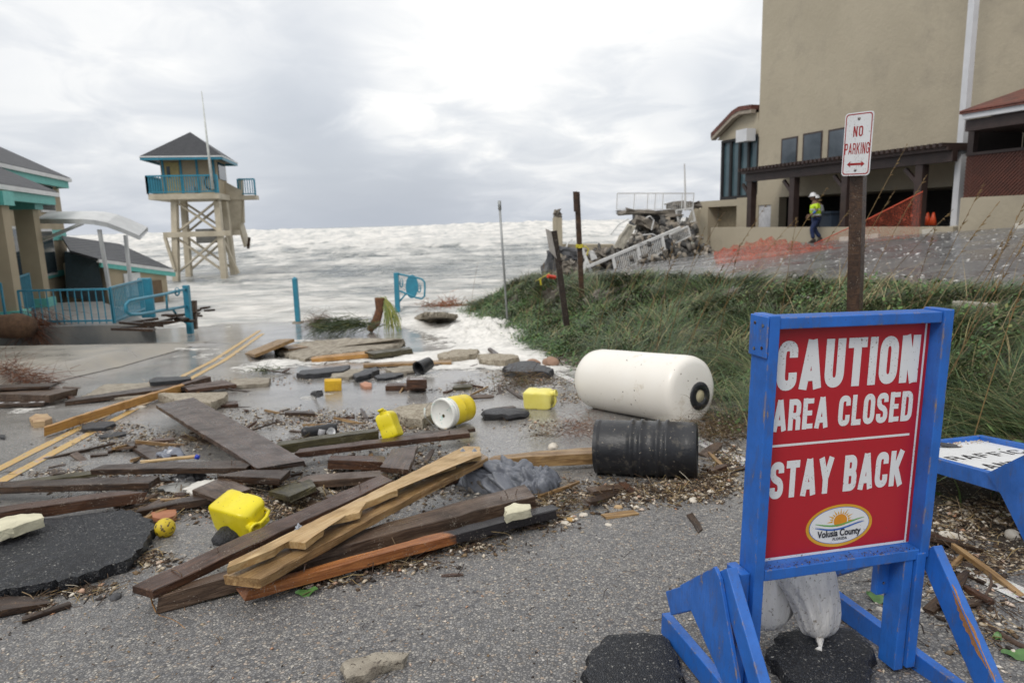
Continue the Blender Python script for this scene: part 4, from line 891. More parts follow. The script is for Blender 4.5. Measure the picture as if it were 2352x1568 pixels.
# ------------------------------------------------------------------ asphalt and concrete slabs
SL = [
 ('asphalt_slab', [(-60,1225),(95,1190),(180,1183),(295,1170),(340,1190),(356,1210),(338,1232),(330,1252),(298,1282),(240,1303),(160,1326),(60,1345),(-60,1368)], .075, .075, M_slab, 'largest slab of broken black asphalt at the left edge', .009),
 ('asphalt_slab', [(1352,1502),(1376,1478),(1412,1455),(1460,1450),(1505,1452),(1540,1478),(1562,1535),(1575,1610),(1480,1680),(1350,1640)], .055, .06, M_slab, 'broken black asphalt slab at the bottom, left of the barricade', .008),
 ('asphalt_slab', [(1755,1500),(1800,1452),(1880,1432),(1965,1445),(2008,1480),(2003,1530),(1985,1590),(1900,1598),(1815,1560)], .065, .07, M_slab, 'broken black asphalt slab under the sandbag', .008),
 ('concrete_chunk', [(785,1522),(800,1514),(860,1500),(905,1494),(940,1500),(925,1515),(870,1530),(835,1548),(795,1555)], .045, .05, M_conc, 'tan stone chunk alone on the asphalt at the bottom', .006),
 ('concrete_slab', [(187,912),(240,882),(440,875),(415,896),(300,915)], .05, .05, M_conc, 'pale flat slab under the planks behind the yellow beam', .01),
 ('concrete_slab', [(365,903),(420,902),(520,900),(519,912),(480,926),(400,918)], .13, .11, M_conc2, 'pale concrete slab behind the raised end of the widest board', .01),
 ('concrete_slab', [(527,872),(590,867),(618,868),(618,879),(560,884),(530,886)], .07, .07, M_conc, 'long low concrete chunk right of the reddish plank end', .012),
 ('concrete_slab', [(628,800),(700,784),(790,777),(928,777),(930,786),(880,800),(760,812),(700,824),(672,818)], [.10,.2,.3,.3,.2,.16,.1,.08,.08], .09, M_conc, 'big tilted concrete slab under the palm debris', .02),
 ('concrete_chunk', [(1007,811),(1040,803),(1060,801),(1096,802),(1096,811),(1060,818),(1012,820)], .12, .13, M_conc2, 'long rough concrete chunk in the foam, left of the leaning plank', .02),
 ('concrete_chunk', [(1101,814),(1140,811),(1180,813),(1192,820),(1160,828),(1104,826)], .12, .13, M_conc2, 'rough concrete chunk under the leaning plank by the dune foot', .02),
 ('concrete_chunk', [(758,856),(790,847),(845,846),(838,857),(800,866),(762,864)], .06, .07, M_conc, 'flat concrete chunk between two black rubber slabs', .015),
 ('concrete_chunk', [(885,846),(925,840),(952,840),(952,851),(905,856)], .06, .07, M_conc, 'small concrete chunk left of the black pot', .015),
 ('concrete_chunk', [(897,942),(930,930),(985,924),(1003,928),(1000,950),(965,962),(925,957)], .11, .11, M_conc2, 'thick concrete chunk behind the lid of the bucket', .015),
 ('asphalt_slab', [(1160,846),(1172,834),(1205,828),(1228,829),(1266,848),(1262,855),(1210,853),(1168,854)], .10, .10, M_tar, 'black asphalt slab at the dune foot, farthest one on the right', .022),
 ('asphalt_slab', [(1110,942),(1135,937),(1180,936),(1215,938),(1217,946),(1185,950),(1150,954),(1118,951)], .075, .08, M_tar, 'flat black asphalt chunk right of the yellow bucket', .018),
 ('rubber_slab', [(680,857),(692,851),(800,838),(802,844),(785,852),(700,860)], .09, .09, M_tar, 'long black rubber slab farthest left in the foam', .014),
 ('rubber_slab', [(809,860),(835,850),(866,841),(870,848),(845,860),(820,866)], .09, .08, M_tar, 'black rubber slab left of the small concrete chunk', .014),
 ('rubber_slab', [(857,863),(885,856),(924,854),(926,860),(900,867),(866,869)], .05, .05, M_tar, 'low black rubber slab below the black pot', .014),
 ('rubber_slab', [(341,872),(360,866),(436,864),(440,869),(400,874),(345,878)], .16, .06, M_tar, 'black rubber strip lying behind the yellow beam', .004),
 ('rubber_slab', [(184,980),(205,970),(262,966),(265,972),(240,982),(190,986)], .05, .05, M_tar, 'black rubber scrap in front of the yellow beam', .006),
 ('rubber_slab', [(225,1000),(262,992),(290,990),(290,996),(265,1002),(232,1004)], .03, .03, M_tar, 'small curled black rubber scrap right of the yellow lines', .004),
 ('foam_block', [(-20,1200),(12,1186),(60,1180),(98,1178),(100,1188),(66,1200),(30,1212),(-20,1224)], .17, .06, M_foamw, 'pale yellow foam piece resting on the left asphalt slab', .006),
 ('roof_shard', [(-1,1004),(-2,998),(12,998),(11,1006)], .03, .03, M_tar, 'tiny black scrap at the left edge near the yellow lines', .003),
 ('concrete_chunk', [(68,958),(82,950),(110,950),(118,960),(100,968),(76,968)], .08, .09, mat('tan_stone', (.50, .36, .20), (.32, .2, .11), rough=.7, bump=.5), 'rounded tan stone alone at left, above the yellow beam end', .008),
 ('foam_block', [(1160,1166),(1180,1156),(1216,1158),(1222,1166),(1190,1176),(1164,1180)], .17, .05, M_foamw, 'pale chunk of foam on the lowest front beam', .006),
 ('tile_shard', [(348,1176),(382,1170),(405,1170),(403,1184),(380,1192),(352,1188)], .05, .04, mat('terracotta', (.42, .18, .09), (.30, .12, .06), rough=.7, bump=.3), 'terracotta shard behind the small yellow ball', .004),
 ('tile_shard', [(826,880),(838,876),(854,879),(853,887),(838,888)], .05, .05, mat('pink_brick', (.50, .25, .16), (.4, .2, .13), rough=.8, bump=.3), 'pinkish shard right of the yellow block', .005),
 ('paper_scrap', [(365,1120),(400,1106),(470,1106),(455,1120),(430,1130),(395,1130)], .03, .012, mat('grubby_plastic', (.42, .42, .40), (.25, .25, .24), rough=.35, bump=.3), 'crumpled grey plastic sheet left of the square board', .010),
 ('paper_scrap', [(425,1122),(452,1106),(492,1100),(498,1108),(460,1122),(440,1134)], .07, .02, mat('white_scrap', (.70, .68, .62), (.5, .48, .44), rough=.6, bump=.3), 'bright white scrap left of the nearest jug', .008),
]
for (nm, q, lf, th_, m_, lb, jg) in SL:
    slab(nm, q, lf, th_, m_, lb, {'asphalt_slab': 'asphalt slab', 'concrete_slab': 'concrete slab', 'concrete_chunk': 'concrete chunk', 'rubber_slab': 'rubber slab', 'foam_block': 'foam block', 'tile_shard': 'shard', 'paper_scrap': 'scrap', 'roof_shard': 'scrap'}[nm], {'asphalt_slab': 'broken asphalt slabs', 'concrete_slab': 'concrete rubble on the ramp', 'concrete_chunk': 'concrete rubble on the ramp', 'rubber_slab': 'black rubber slabs'}.get(nm), jg, seg=.03 if q[0][1] > 1100 else .07)

# small broken laths among the litter, near copies of one another
lath_m = [wd_dark, wd_red, wd_gry, wd_tan2, wd_dark]
rl = random.Random(77); protos = []
for k in range(5):
    b = MB(); L_ = (.16, .24, .34, .5, .7)[k]; n = 6; vs = []
    for i in range(n+1):
        t = i/n; w_ = (.022+.012*(k % 3))*(1-(.5*t**6)); th_ = .010+.004*(k % 2); x = -L_/2+L_*t+(rl.uniform(-.02, .02) if i in (0, n) else 0); yy = .02*L_*math.sin(3*t+k)
        for (y_, z_) in ((-w_, 0), (w_, 0), (w_, -th_*2), (-w_, -th_*2)): vs.append((x+rl.gauss(0, .004), yy+y_+rl.gauss(0, .002), z_+th_*2+rl.gauss(0, .001)))
    fs = [(4*i+j, 4*i+4+j, 4*i+4+(j+1) % 4, 4*i+(j+1) % 4) for i in range(n) for j in range(4)]+[(3, 2, 1, 0), (4*n, 4*n+1, 4*n+2, 4*n+3)]
    b.add(vs, fs); o = b.build('broken_lath', lath_m[k % 4]); tag(o, 'small broken lath scattered through the wrack litter', 'lath', 'small broken laths in the litter'); protos.append(o)
spots = [(760,960,120,14,'above the black ribbed float'),(640,975,140,16,'between the widest board and the black float'),(430,1010,140,20,'under the raised end of the widest board'),(300,1030,130,18,'left of the thin pale wood strip'),(560,940,180,14,'on the wet ramp beyond the widest board'),(700,1035,140,14,'beside the greenish brown beam'),(900,1115,150,36,'between the tan planks and the short crossing board'),(780,1155,120,26,'behind the topmost pale plank'),(560,1150,160,30,'around the nearest yellow jug'),(420,1140,90,26,'beside the grey plastic sheet'),(980,1075,110,26,'next to the crumpled dark grey bag'),(1180,1190,100,20,'near the right end of the charred plank'),(1000,1262,120,12,'in the litter below the charred plank'),(850,890,220,20,'on open ramp near the painted block'),(1150,905,140,20,'between the bucket and the pale yellow jug'),(450,900,160,16,'on the pale slabs behind the yellow beam'),(200,1050,140,16,'beside the double yellow line'),(1650,1060,40,30,'between the black barrel and the barricade'),(1420,1130,110,20,'in the grit under the black barrel'),(700,850,160,16,'in the thin foam near the rubber slabs'),(1060,835,120,10,'between the black pot and the dune foot'),(2220,1260,80,40,'below the fallen barricade'),(2230,1350,80,40,'right of the standing barricade legs'),(130,900,120,14,'by the far left timber stack'),(340,1165,60,16,'beside the small yellow ball'),(620,1120,120,24,'around the mossy green board')]
adj = ['tiny dark', 'short reddish', 'grey brown', 'long tan', 'longest blackish']
k = 0
for (a, b_, ra, rb, ph) in spots:
    for j in range(5):
        o = protos[j] if k < 5 else protos[j].copy()
        if k >= 5: COL.objects.link(o)
        o['label'] = adj[j]+' broken lath '+ph
        px, py = rl.gauss(a, ra*.6), rl.gauss(b_, rb*.6); p = G(px, py, rl.uniform(.004, .03)); o.location = p; o.rotation_euler = (rl.gauss(-.05, .12), rl.gauss(.0, .12), rl.gauss(.3, .9)); sc_ = rl.uniform(.6, 1.05); o.scale = (sc_, rl.uniform(.6, 1.1)*sc_, sc_); k += 1
# ================================================================== PROPS ON THE RAMP
M_yjug = mat('yellow_plastic', (.78, .66, .015), (.68, .55, .01), scale=5, rough=.38, bump=.05, specks=((.14, .11, .03), 70., .70), coat=.1, stain=((.35, .27, .03), 9., .64, .12))
M_pjug = mat('faded_yellow_plastic', (.80, .72, .20), (.72, .63, .12), scale=5, rough=.4, bump=.05, specks=((.2, .15, .05), 60., .74))
def rsq(hx, hy, z_, n=32, e=4.):   # rounded square ring
    out = []
    for j in range(n):
        a = 2*math.pi*j/n; c, s = math.cos(a), math.sin(a)
        out.append(Vector((hx*math.copysign(abs(c)**(2/e), c), hy*math.copysign(abs(s)**(2/e), s), z_)))
    return out
def loft(b, rings, m=None):
    n = len(rings[0]); vs = [v for r in rings for v in r]; fs = []
    for i in range(len(rings)-1):
        for j in range(n): fs.append((i*n+j, i*n+(j+1) % n, (i+1)*n+(j+1) % n, (i+1)*n+j))
    fs.append(tuple(range(n-1, -1, -1))); fs.append(tuple((len(rings)-1)*n+j for j in range(n))); b.add(vs, fs, m)
def jug(label, Mx, m, s=1., dent=.012, e=9.):
    r = empty('jug', None, M=Mx); tag(r, label, 'jug', 'yellow plastic jugs washed up on the ramp')
    hx, hy, h = .105*s, .105*s, .30*s
    b = MB(); rings = []
    for z_, k in [(0, .80), (.008, .93), (.03, 1), (.10, 1), (.12, .965), (.15, .96), (.17, 1), (.25, 1), (.285, .97), (.31, .86), (.325, .70), (.332, .45)]:
        rings.append(rsq(hx*k, hy*k, z_*s, e=e))
    loft(b, rings); body = b.build('body', m, r, True)
    me = body.data   # handle recess along the top edge
    for v in me.vertices:
        if v.co.x < 0 and v.co.z > .2*s and abs(v.co.y) < .06*s: v.co.x += dent*s; v.co.z -= dent*s
    nb = MB(); Mn = Matrix.Translation((hx*.62, 0, .315*s)) @ Matrix.Rotation(math.radians(12), 4, 'Y')
    nb.lathe([(.034*s, -.03*s), (.031*s, .02*s), (.031*s, .040*s), (.040*s, .042*s), (.040*s, .064*s), (.029*s, .065*s), (.026*s, .02*s)], 24, M=Mn, cap0=False, cap1=True); nb.build('neck', m, r, True)
    hb = MB(); hb.tube([(hx*.5, 0, .335*s), (hx*.2, 0, .362*s), (-hx*.3, 0, .358*s), (-hx*.8, 0, .330*s), (-hx*.92, 0, .27*s)], [.013*s, .012*s, .012*s, .013*s, .014*s], 10); hb.build('handle', m, r, True)
    return r
def basis(o, x, y, z_):
    Mx = Matrix((Vector(x).normalized(), Vector(y).normalized(), Vector(z_).normalized())).transposed().to_4x4(); Mx.translation = o; return Mx
def lying(px, py, lift, zdir, roll, Ydist=None):   # object lying with its axis along zdir through the point
    o = G(px, py, lift) if Ydist is None else at(px, py, Ydist)
    z_ = Vector(zdir).normalized(); x = Vector((0, 0, 1)).cross(z_).normalized(); y = z_.cross(x)
    return basis(o, x*math.cos(roll)+y*math.sin(roll), -x*math.sin(roll)+y*math.cos(roll), z_)
jug('bright yellow jug lying at the left of the pile, the nearest and largest', lying(510, 1168, .165, (.90, -.43, -.06), math.radians(196)), M_yjug, .92)
jug('yellow jug half hidden behind the dark planks, beside the bucket', lying(905, 1006, .12, (-.35, .30, .88), math.radians(30)), M_yjug, .74)
jug('pale yellow jug lying right of the bucket, near the white tank', lying(1208, 914, .12, (.93, -.38, .03), math.radians(95)), M_pjug, .98, dent=.03)
bc = MB(); Mb = lying(457, 1050, .12, (-.8, -.6, .5), 0); bc.lathe([(.02, 0), (.02, .028), (.014, .032)], 20, M=Matrix.Identity(4)); 
cap = bc.build('bottle_cap', mat('blue_plastic', (.02, .05, .45), rough=.35), None, True, M=Mb); tag(cap, 'dark blue bottle cap at the end of the thin pale wood strip', 'bottle cap')
# bucket
bm = lying(1016, 950, .165, (.58, .80, -.06), math.radians(0)); bu = empty('bucket', None, M=bm); tag(bu, 'yellow bucket with a white lid lying on its side on the ramp', 'bucket')
M_by = mat('bucket_yellow', (.76, .60, .03), (.70, .52, .02), scale=4, rough=.4, stain=((.12, .50, .42), 7., .66, .02), specks=((.2, .12, .05), 20., .70))
M_bw = mat('bucket_white', (.80, .80, .76), (.72, .72, .68), scale=4, rough=.4, stain=((.20, .62, .56), 9., .58, .10), specks=((.15, .1, .06), 40., .70))
b = MB(); b.lathe([(.150, .085), (.148, .20), (.149, .205), (.146, .21), (.143, .30), (.139, .365), (.132, .372)], 48, cap0=False); b.build('body', M_by, bu, True)
b = MB(); b.lathe([(.148, .008), (.158, .010), (.158, .022), (.150, .024), (.151, .045), (.157, .047), (.157, .055), (.151, .058), (.1505, .088)], 48, cap0=False, cap1=False); b.build('collar', M_bw, bu, True)
b = MB(); b.lathe([(.0, .004), (.13, .004), (.134, -.004), (.148, -.006), (.156, -.002), (.158, .010)], 48, cap1=False); lid = b.build('lid', M_bw, bu, True)
b = MB(); b.lathe([(.017, .0018), (.0168, .0036)], 24, M=Matrix.Translation((-.012, -.02, 0))); b.build('bung_hole', mat('hole_dark', (.06, .05, .01), rough=.7), lid)
b = MB(); b.tube([(.0, .158, .05), (.05, .175, .0), (.10, .13, -.05), (.17, .04, -.07), (.17, -.05, -.06), (.11, -.13, -.02), (.03, -.158, .04)], .0028, 6); bh = b.build('bail_handle', mat('wire', (.5, .5, .5), rough=.4, metal=.8), bu, True)
b = MB(); b.tube([(.168, .05, -.072), (.174, -.01, -.073), (.17, -.055, -.062)], .009, 10); b.build('grip', M_bw, bh, True)
# white tank
tA = Vector((.885, 7.50, 0)); tB = Vector((1.705, 6.28, 0)); r_ = .335; rs_ = .335/.337
for q in (tA, tB): q.z = float(terr(q.x, q.y))+r_+.005
tA.z -= .02
tm = zframe(tA, tB-tA); Lt = (tB-tA).length; tk = empty('tank', None, M=tm); tag(tk, 'big cream white plastic tank lying against the dune grass', 'tank')
M_tank = mat('cream_polythene', (.84, .81, .75), (.80, .76, .69), scale=1.5, rough=.38, coat=.15, specks=((.12, .08, .05), 24., .725), stain=((.42, .33, .20), 4., .60, .2), bump=.04, bscale=3)
b = MB(); pr = [(0, 0), (.12, .0), (.22, .012), (.285, .045), (.322, .10), (.335, .18), (.337, .5), (.335, Lt*.5), (.337, Lt-.12), (.334, Lt-.07), (.322, Lt-.03), (.298, Lt-.008), (.26, Lt+.004), (.16, Lt+.010), (.08, Lt+.012), (0, Lt+.012)]
pr = [(a*rs_, c) for a, c in pr]; b.lathe(pr, 64, cap0=False, cap1=False); b.build('shell', M_tank, tk, True)
# black ring placed off centre, as in the picture
pc = tk.matrix_world.inverted(); dd = Vector(ray(1607, 909)); oc = pc @ Vector((0, 0, 0)); dv = pc.to_3x3() @ dd; t = (Lt+.012-oc.z)/dv.z; hp = oc+dv*t; hp.z = Lt+.010
b = MB(); b.lathe([(.062, .0), (.062, .010), (.066, .016), (.128, .016), (.136, .008), (.136, -.014)], 40, M=Matrix.Translation(hp), cap0=False, cap1=False); b.build('ring', M_black, tk, True)
b = MB(); b.lathe([(.0635, .0), (.061, .006), (.0, .007)], 32, M=Matrix.Translation(hp), cap0=False, cap1=False); b.build('cap', mat('cream_cap', (.62, .56, .38), (.5, .44, .28), rough=.5), tk, True)
# black barrel
ga = G(1398, 1094); gb = G(1562, 1103); rr = .200
ba = ga+Vector((-.06, .10, rr)); bb = gb+Vector((.14, .06, rr)); brm = zframe(ba, bb-ba); Lb = (bb-ba).length
br = empty('barrel', None, M=brm); tag(br, 'muddy black plastic barrel lying on its side in front of the white tank', 'barrel')
b = MB(); pr = [(.0, .012), (.16, .010), (.178, .0), (.192, .012), (.197, .04), (.199, Lb*.30)]
for c in (.345, .44, .60, .69):
    pr += [(.199, Lb*c-.006), (.212, Lb*c+.002), (.212, Lb*c+.018), (.199, Lb*c+.026)]
pr += [(.199, Lb*.9), (.196, Lb-.03), (.188, Lb-.008), (.176, Lb-.002), (.172, Lb-.03), (.0, Lb-.034)]
b.lathe(pr, 64, cap0=False, cap1=False); b.build('shell', M_black, br, True)
for (a, rad) in ((.3, .15), (3.6, .13)):
    b = MB(); b.lathe([(.034, .014), (.034, -.022), (.026, -.024), (.02, -.018), (0, -.018)], 20, M=Matrix.Translation((rad*math.cos(a), rad*math.sin(a), 0)), cap0=False, cap1=False); b.build('bung', M_black, br, True)
b = MB(); b.lathe([(.186, -.014), (.200, -.014), (.202, .012), (.196, .03)], 64, cap0=False, cap1=False); b.build('rim', M_black, br)
# black pot, tube, cup, ball, blocks
pm = lying(963, 846, .11, (.55, .80, .18), 0, None); b = MB(); b.lathe([(.0, .26), (.085, .26), (.098, .25), (.115, .02), (.125, .0), (.125, -.02), (.108, -.02), (.1, .04), (.08, .2), (0, .2)], 32, cap0=False, cap1=False)
tag(b.build('plant_pot', M_black, None, True, M=pm), 'black plastic pot on its side with its mouth facing the camera', 'pot')
pm = zframe(G(697, 993, .055), G(772, 982, .055)-G(697, 993, .055)); Lp = (G(772, 982, .055)-G(697, 993, .055)).length
b = MB(); b.lathe([(0, -.02), (.03, -.018), (.05, .0), (.055, .03), (.05, .05), (.052, .1), (.055, .14), (.05, .16), (.055, Lp-.04), (.045, Lp), (.0, Lp+.01)], 20, cap0=False, cap1=False)
tag(b.build('float', M_black, None, True, M=pm), 'black ribbed foam float beside a white cup', 'float')
b = MB(); b.lathe([(.0, .0), (.028, 0), (.03, .005), (.04, .06), (.043, .062), (.037, .058), (.027, .008), (0, .008)], 20, cap0=False, cap1=False)
tag(b.build('cup', M_wht, None, True, M=lying(756, 993, .05, (.5, -.6, .3), 0)), 'small white plastic cup against the black float', 'cup')
b = MB(); b.lathe([(.0, .0), (.03, 0), (.034, .02), (.034, .05), (.03, .06), (0, .06)], 16, cap0=False, cap1=False)
tag(b.build('jar_lid', mat('cloudy_plastic', (.5, .5, .52), rough=.25, trans=.3), None, True, M=lying(737, 1000, .03, (.2, .3, .9), 0)), 'cloudy plastic lid left of the white cup', 'lid')
def ballmesh(r, n=24): return [(r*math.sin(math.pi*i/n), -r*math.cos(math.pi*i/n)) for i in range(n+1)]
b = MB(); b.lathe(ballmesh(.060), 32, cap0=False, cap1=False); tag(b.build('ball', mat('ball_yellow', (.62, .48, .02), (.5, .36, .02), scale=9, rough=.5, specks=((.10, .07, .02), 45., .60), bump=.3), None, True, M=Matrix.Translation(G(379, 1212, .058))), 'small scuffed yellow ball beside the terracotta shard', 'ball')
b = MB(); c = G(766, 898); b.box((0, 0, .11), (.235, .16, .155), Matrix.Rotation(.25, 3, 'Z') @ Matrix.Rotation(.06, 3, 'Y'))
tag(b.build('concrete_block', mat('yellow_painted_concrete', (.70, .43, .02), (.55, .32, .02), scale=8, rough=.7, bump=.6, bscale=40, stain=((.25, .18, .1), 9., .60, .1)), None, M=Matrix.Translation(c-Vector((0, 0, .02))), bevel=.012), 'yellow painted concrete block standing alone on the wet ramp', 'block')
o = slab('rubber_slab', [(713, 903), (718, 898), (740, 896), (741, 902), (722, 908)], [.02, .04, .22, .20, .02], .04, M_tar, 'black rubber shard leaning against the yellow block', 'rubber slab', 'black rubber slabs', .006)
# grey plastic bag
def crumple(name, px, py, lift, sx_, sy_, sz_, m, amp, fr, seed, rz=0., sub=5, sharp=True):
    bmx = bmesh.new(); bmesh.ops.create_icosphere(bmx, subdivisions=sub, radius=1)
    for v in bmx.verts:
        p = v.co; q = p*fr
        n1_ = float(fbm(q.x+seed+q.z*.7, q.y+seed*1.3-q.z*.5, 1)); n2_ = float(fbm(q.y*2.3+seed-q.z, q.x*2.3-seed+q.z*1.2, 1))
        rd = 1+amp*(abs(n1_-.5)*4-.6)+amp*.6*(abs(n2_-.5)*4-.5)
        v.co = Vector((p.x*sx_*rd, p.y*sy_*rd, max(-.35, p.z)*sz_*rd))
    me = bpy.data.meshes.new(name); bmx.to_mesh(me); bmx.free(); me.materials.append(m); me.polygons.foreach_set('use_smooth', [True]*len(me.polygons))
    o = bpy.data.objects.new(name, me); COL.objects.link(o); o.location = G(px, py, lift); o.rotation_euler = (0, .05, rz); return o
M_gbag = mat('grey_plastic_film', (.17, .18, .21), (.10, .11, .13), scale=6, rough=.28, bump=.5, bscale=18, stain=((.3, .27, .22), 12., .66, .06))
o = crumple('plastic_bag', 1180, 1112, .03, .33, .17, .14, M_gbag, .24, 2.6, 3.7, -.25, 6); tag(o, 'crumpled dark grey plastic bag among the planks', 'plastic bag')
o2 = crumple('bag_tail', 1240, 1125, .02, .13, .10, .15, M_gbag, .3, 2.2, 9.1, .4, 5); mw = o2.matrix_world.copy(); bpy.context.view_layer.update(); mw = o2.matrix_world.copy(); o2.parent = o; o2.matrix_parent_inverse = o.matrix_world.inverted()
tag(crumple('plastic_bag', 1105, 1118, .02, .09, .07, .07, mat('brown_film', (.22, .19, .16), (.14, .12, .10), rough=.3), .5, 2.2, 5.3, .1, 4), 'small dull brown plastic bag left of the dark grey bag', 'plastic bag')
tag(crumple('plastic_bag', 436, 1098, .03, .09, .06, .045, mat('clear_film', (.10, .10, .11), (.2, .2, .2), rough=.12), .5, 2.2, 1.3, .1, 4), 'shiny crumpled clear bag above the bright white scrap', 'plastic bag')
tag(crumple('plastic_bag', 386, 1048, .02, .10, .08, .05, mat('grey_film2', (.22, .24, .28), (.15, .16, .2), rough=.2), .5, 2.2, 7.3, .1, 4), 'pale grey scrap of plastic under the widest board', 'plastic bag')
# stones
def rock(px, py, r, m, label, sq=(1, .75, .6), seed=0, cat='stone', lift=None, group=None, name='stone'):
    bmx = bmesh.new(); bmesh.ops.create_icosphere(bmx, subdivisions=3, radius=1)
    rs = random.Random(seed+px); az_ = rs.random()*6
    for v in bmx.verts:
        p = v.co; n_ = float(fbm(p.x*1.6+seed+p.z, p.y*1.6-p.z*1.2+seed*2, 3))
        v.co = Vector((p.x*sq[0], p.y*sq[1], p.z*sq[2]))*r*(.72+.6*n_)
    me = bpy.data.meshes.new(name); bmx.to_mesh(me); bmx.free(); me.materials.append(m); me.polygons.foreach_set('use_smooth', [True]*len(me.polygons))
    o = bpy.data.objects.new(name, me); COL.objects.link(o); o.location = G(px, py, r*sq[2]*.45 if lift is None else lift); o.rotation_euler = (0, 0, az_)
    return tag(o, label, cat, group)
M_st = mat('white_stone', (.66, .61, .53), (.5, .44, .36), scale=12, rough=.8, bump=.5)
M_pink = mat('pink_stone', (.36, .23, .16), (.26, .16, .11), scale=5, rough=.75, bump=.5)
M_brick = mat('brick_red', (.36, .15, .08), (.25, .10, .06), scale=12, rough=.8, bump=.5)
M_dk = mat('dark_stone', (.04, .04, .045), (.08, .08, .085), scale=12, rough=.6, bump=.6)
rock(1270, 1026, .058, M_st, 'white rounded stone left of the black barrel, by the red tangle', seed=2)
rock(1222, 835, .14, M_pink, 'pinkish boulder at the dune foot beside the far black slab', seed=5); rock(1265, 833, .16, M_pink, 'pinkish boulder at the foot of the dune, the right one of two', seed=8)
rock(1093, 1219, .040, M_brick, 'small brick coloured stone below the charred plank', seed=3, sq=(1, .8, .7)); rock(266, 1372, .035, M_dk, 'small dark stone alone on the asphalt at lower left', seed=4)
rock(700, 1127, .10, M_conc2, 'tan rubble stone right of the mossy green board', seed=9, sq=(1.2, .8, .5)); rock(738, 1130, .06, M_conc2, 'smaller tan stone beside the rubble stone near the mossy green board', seed=11)
rock(316, 937, .07, M_st, 'flat white stone right of the yellow beam', seed=12, sq=(1.3, .8, .35)); rock(297, 941, .06, M_st, 'smaller white stone beside the flat one at the yellow beam', seed=13, sq=(1.3, .8, .4))
rock(1300, 1203, .032, M_st, 'chalky white shell fragment right of the plank end', seed=14, sq=(1.2, .8, .5)); rock(1398, 1206, .022, M_st, 'white pebble by itself on the asphalt below the barrel', seed=15)
rock(1310, 1195, .03, mat('coral_stone', (.45, .28, .10), (.3, .18, .06), rough=.8, bump=.6), 'ochre sponge like lump at the tip of the charred plank', seed=19)
rock(4043//2, 1400, .02, M_st, 'white pebble behind the right leg of the barricade', seed=16)
rock(2185, 1232, .05, M_st, 'pale stone in the dark litter right of the barricade', seed=21, sq=(1.2, .8, .5)); rock(2325, 1228, .045, M_st, 'pale stone at the right edge under the fallen barricade', seed=22)
rock(2222, 1175, .035, M_st, 'flat tan shell on the bank below the fallen barricade', seed=23, sq=(1.3, .8, .3)); rock(555, 1245, .015, M_st, 'tiny tan pebble below the nearest jug', seed=25)
rock(1340, 1183, .03, M_st, 'shell lump beside the small pale wood scrap', seed=26); rock(585, 1360, .02, M_st, 'white shell chip in front of the tan planks', seed=27)
rock(1420, 1165, .03, mat('amber_stone', (.48, .33, .18), rough=.8, bump=.4), 'amber stone in the grit below the barrel', seed=28); rock(1592, 1150, .035, M_st, 'cream stone in the grit right of the barrel', seed=29)
rock(1632, 1132, .035, M_st, 'cream stone in the grit beside the white splinter', seed=30)
rock(2330, 1500, .02, M_st, 'small pale pebble near the lower right corner', seed=31)
# burnt lump under the jug
o = rock(548, 1222, .13, M_tar, 'black charred lump under the nearest jug', sq=(1.3, .7, .55), seed=33, cat='charred lump', name='charred_lump')
o = rock(1058, 720, .3, M_dk, 'x', seed=1); bpy.data.objects.remove(o)
slab('concrete_slab', [(955, 728), (975, 717), (1010, 716), (1050, 722), (1040, 738), (990, 742)], [.1, .5, .55, .3, .05, .05], .12, M_conc, 'grey brown slab tipped up in the foam at the dune corner', 'concrete slab', 'concrete rubble on the ramp', .03)
# ---------------------------------------------------------------- palm debris, roots, seaweed
def strands(name, px, py, rx, ry, rz, n, L, w_, m, label, cat, lift=.05, nseg=5, kind=None, spread=1., dirn=None, group=None, parent=None):
    c = G(px, py); V = []; Fq = []
    for i in range(n):
        p = np.array([c.x+rng.normal(0, rx*.5), c.y+rng.normal(0, ry*.5), 0]); p[2] = float(terr(p[0], p[1]))+lift+abs(rng.normal(0, rz*.5))
        d = rng.normal(0, 1, 3)*spread; d[2] *= .5
        if dirn is not None: d += np.array(dirn)*2
        d /= np.linalg.norm(d); l = L*rng.uniform(.5, 1.2); wd_ = w_*rng.uniform(.6, 1.3); k = len(V)
        bend = rng.normal(0, .5, 3); sd = np.cross(d, rng.normal(0, 1, 3)); sd /= np.linalg.norm(sd)+1e-6
        for j in range(nseg+1):
            t = j/nseg; q = p+d*l*t+bend*l*t*t*.5; q[2] = max(q[2]-.2*l*t*t, float(terr(q[0], q[1]))+.004) if abs(q[2]) < 90 else q[2]
            ww = wd_*(1-.7*t); V += [q-sd*ww/2, q+sd*ww/2]
        Fq += [(k+2*j, k+2*j+1, k+2*j+3, k+2*j+2) for j in range(nseg)]
    o = fast_mesh(name, np.array(V), np.array(Fq), m, True); o.data.transform(Matrix.Translation(-c)); o.location = c
    if label: tag(o, label, cat, group, kind)
    return o
M_rust = leafmat('rusty_fibre', [(0, (.06, .02, .012)), (.5, (.14, .05, .025)), (1, (.24, .11, .05))], .7)
M_weed = leafmat('seaweed', [(0, (.03, .018, .01)), (.5, (.08, .045, .018)), (.85, (.17, .10, .03)), (1, (.06, .10, .02))], .55)
M_palm = leafmat('palm_leaf', [(0, (.015, .03, .012)), (.6, (.04, .07, .025)), (1, (.14, .14, .04))], .45)
M_ywp = leafmat('yellow_frond', [(0, (.35, .33, .06)), (.5, (.22, .26, .06)), (1, (.10, .16, .04))], .5)
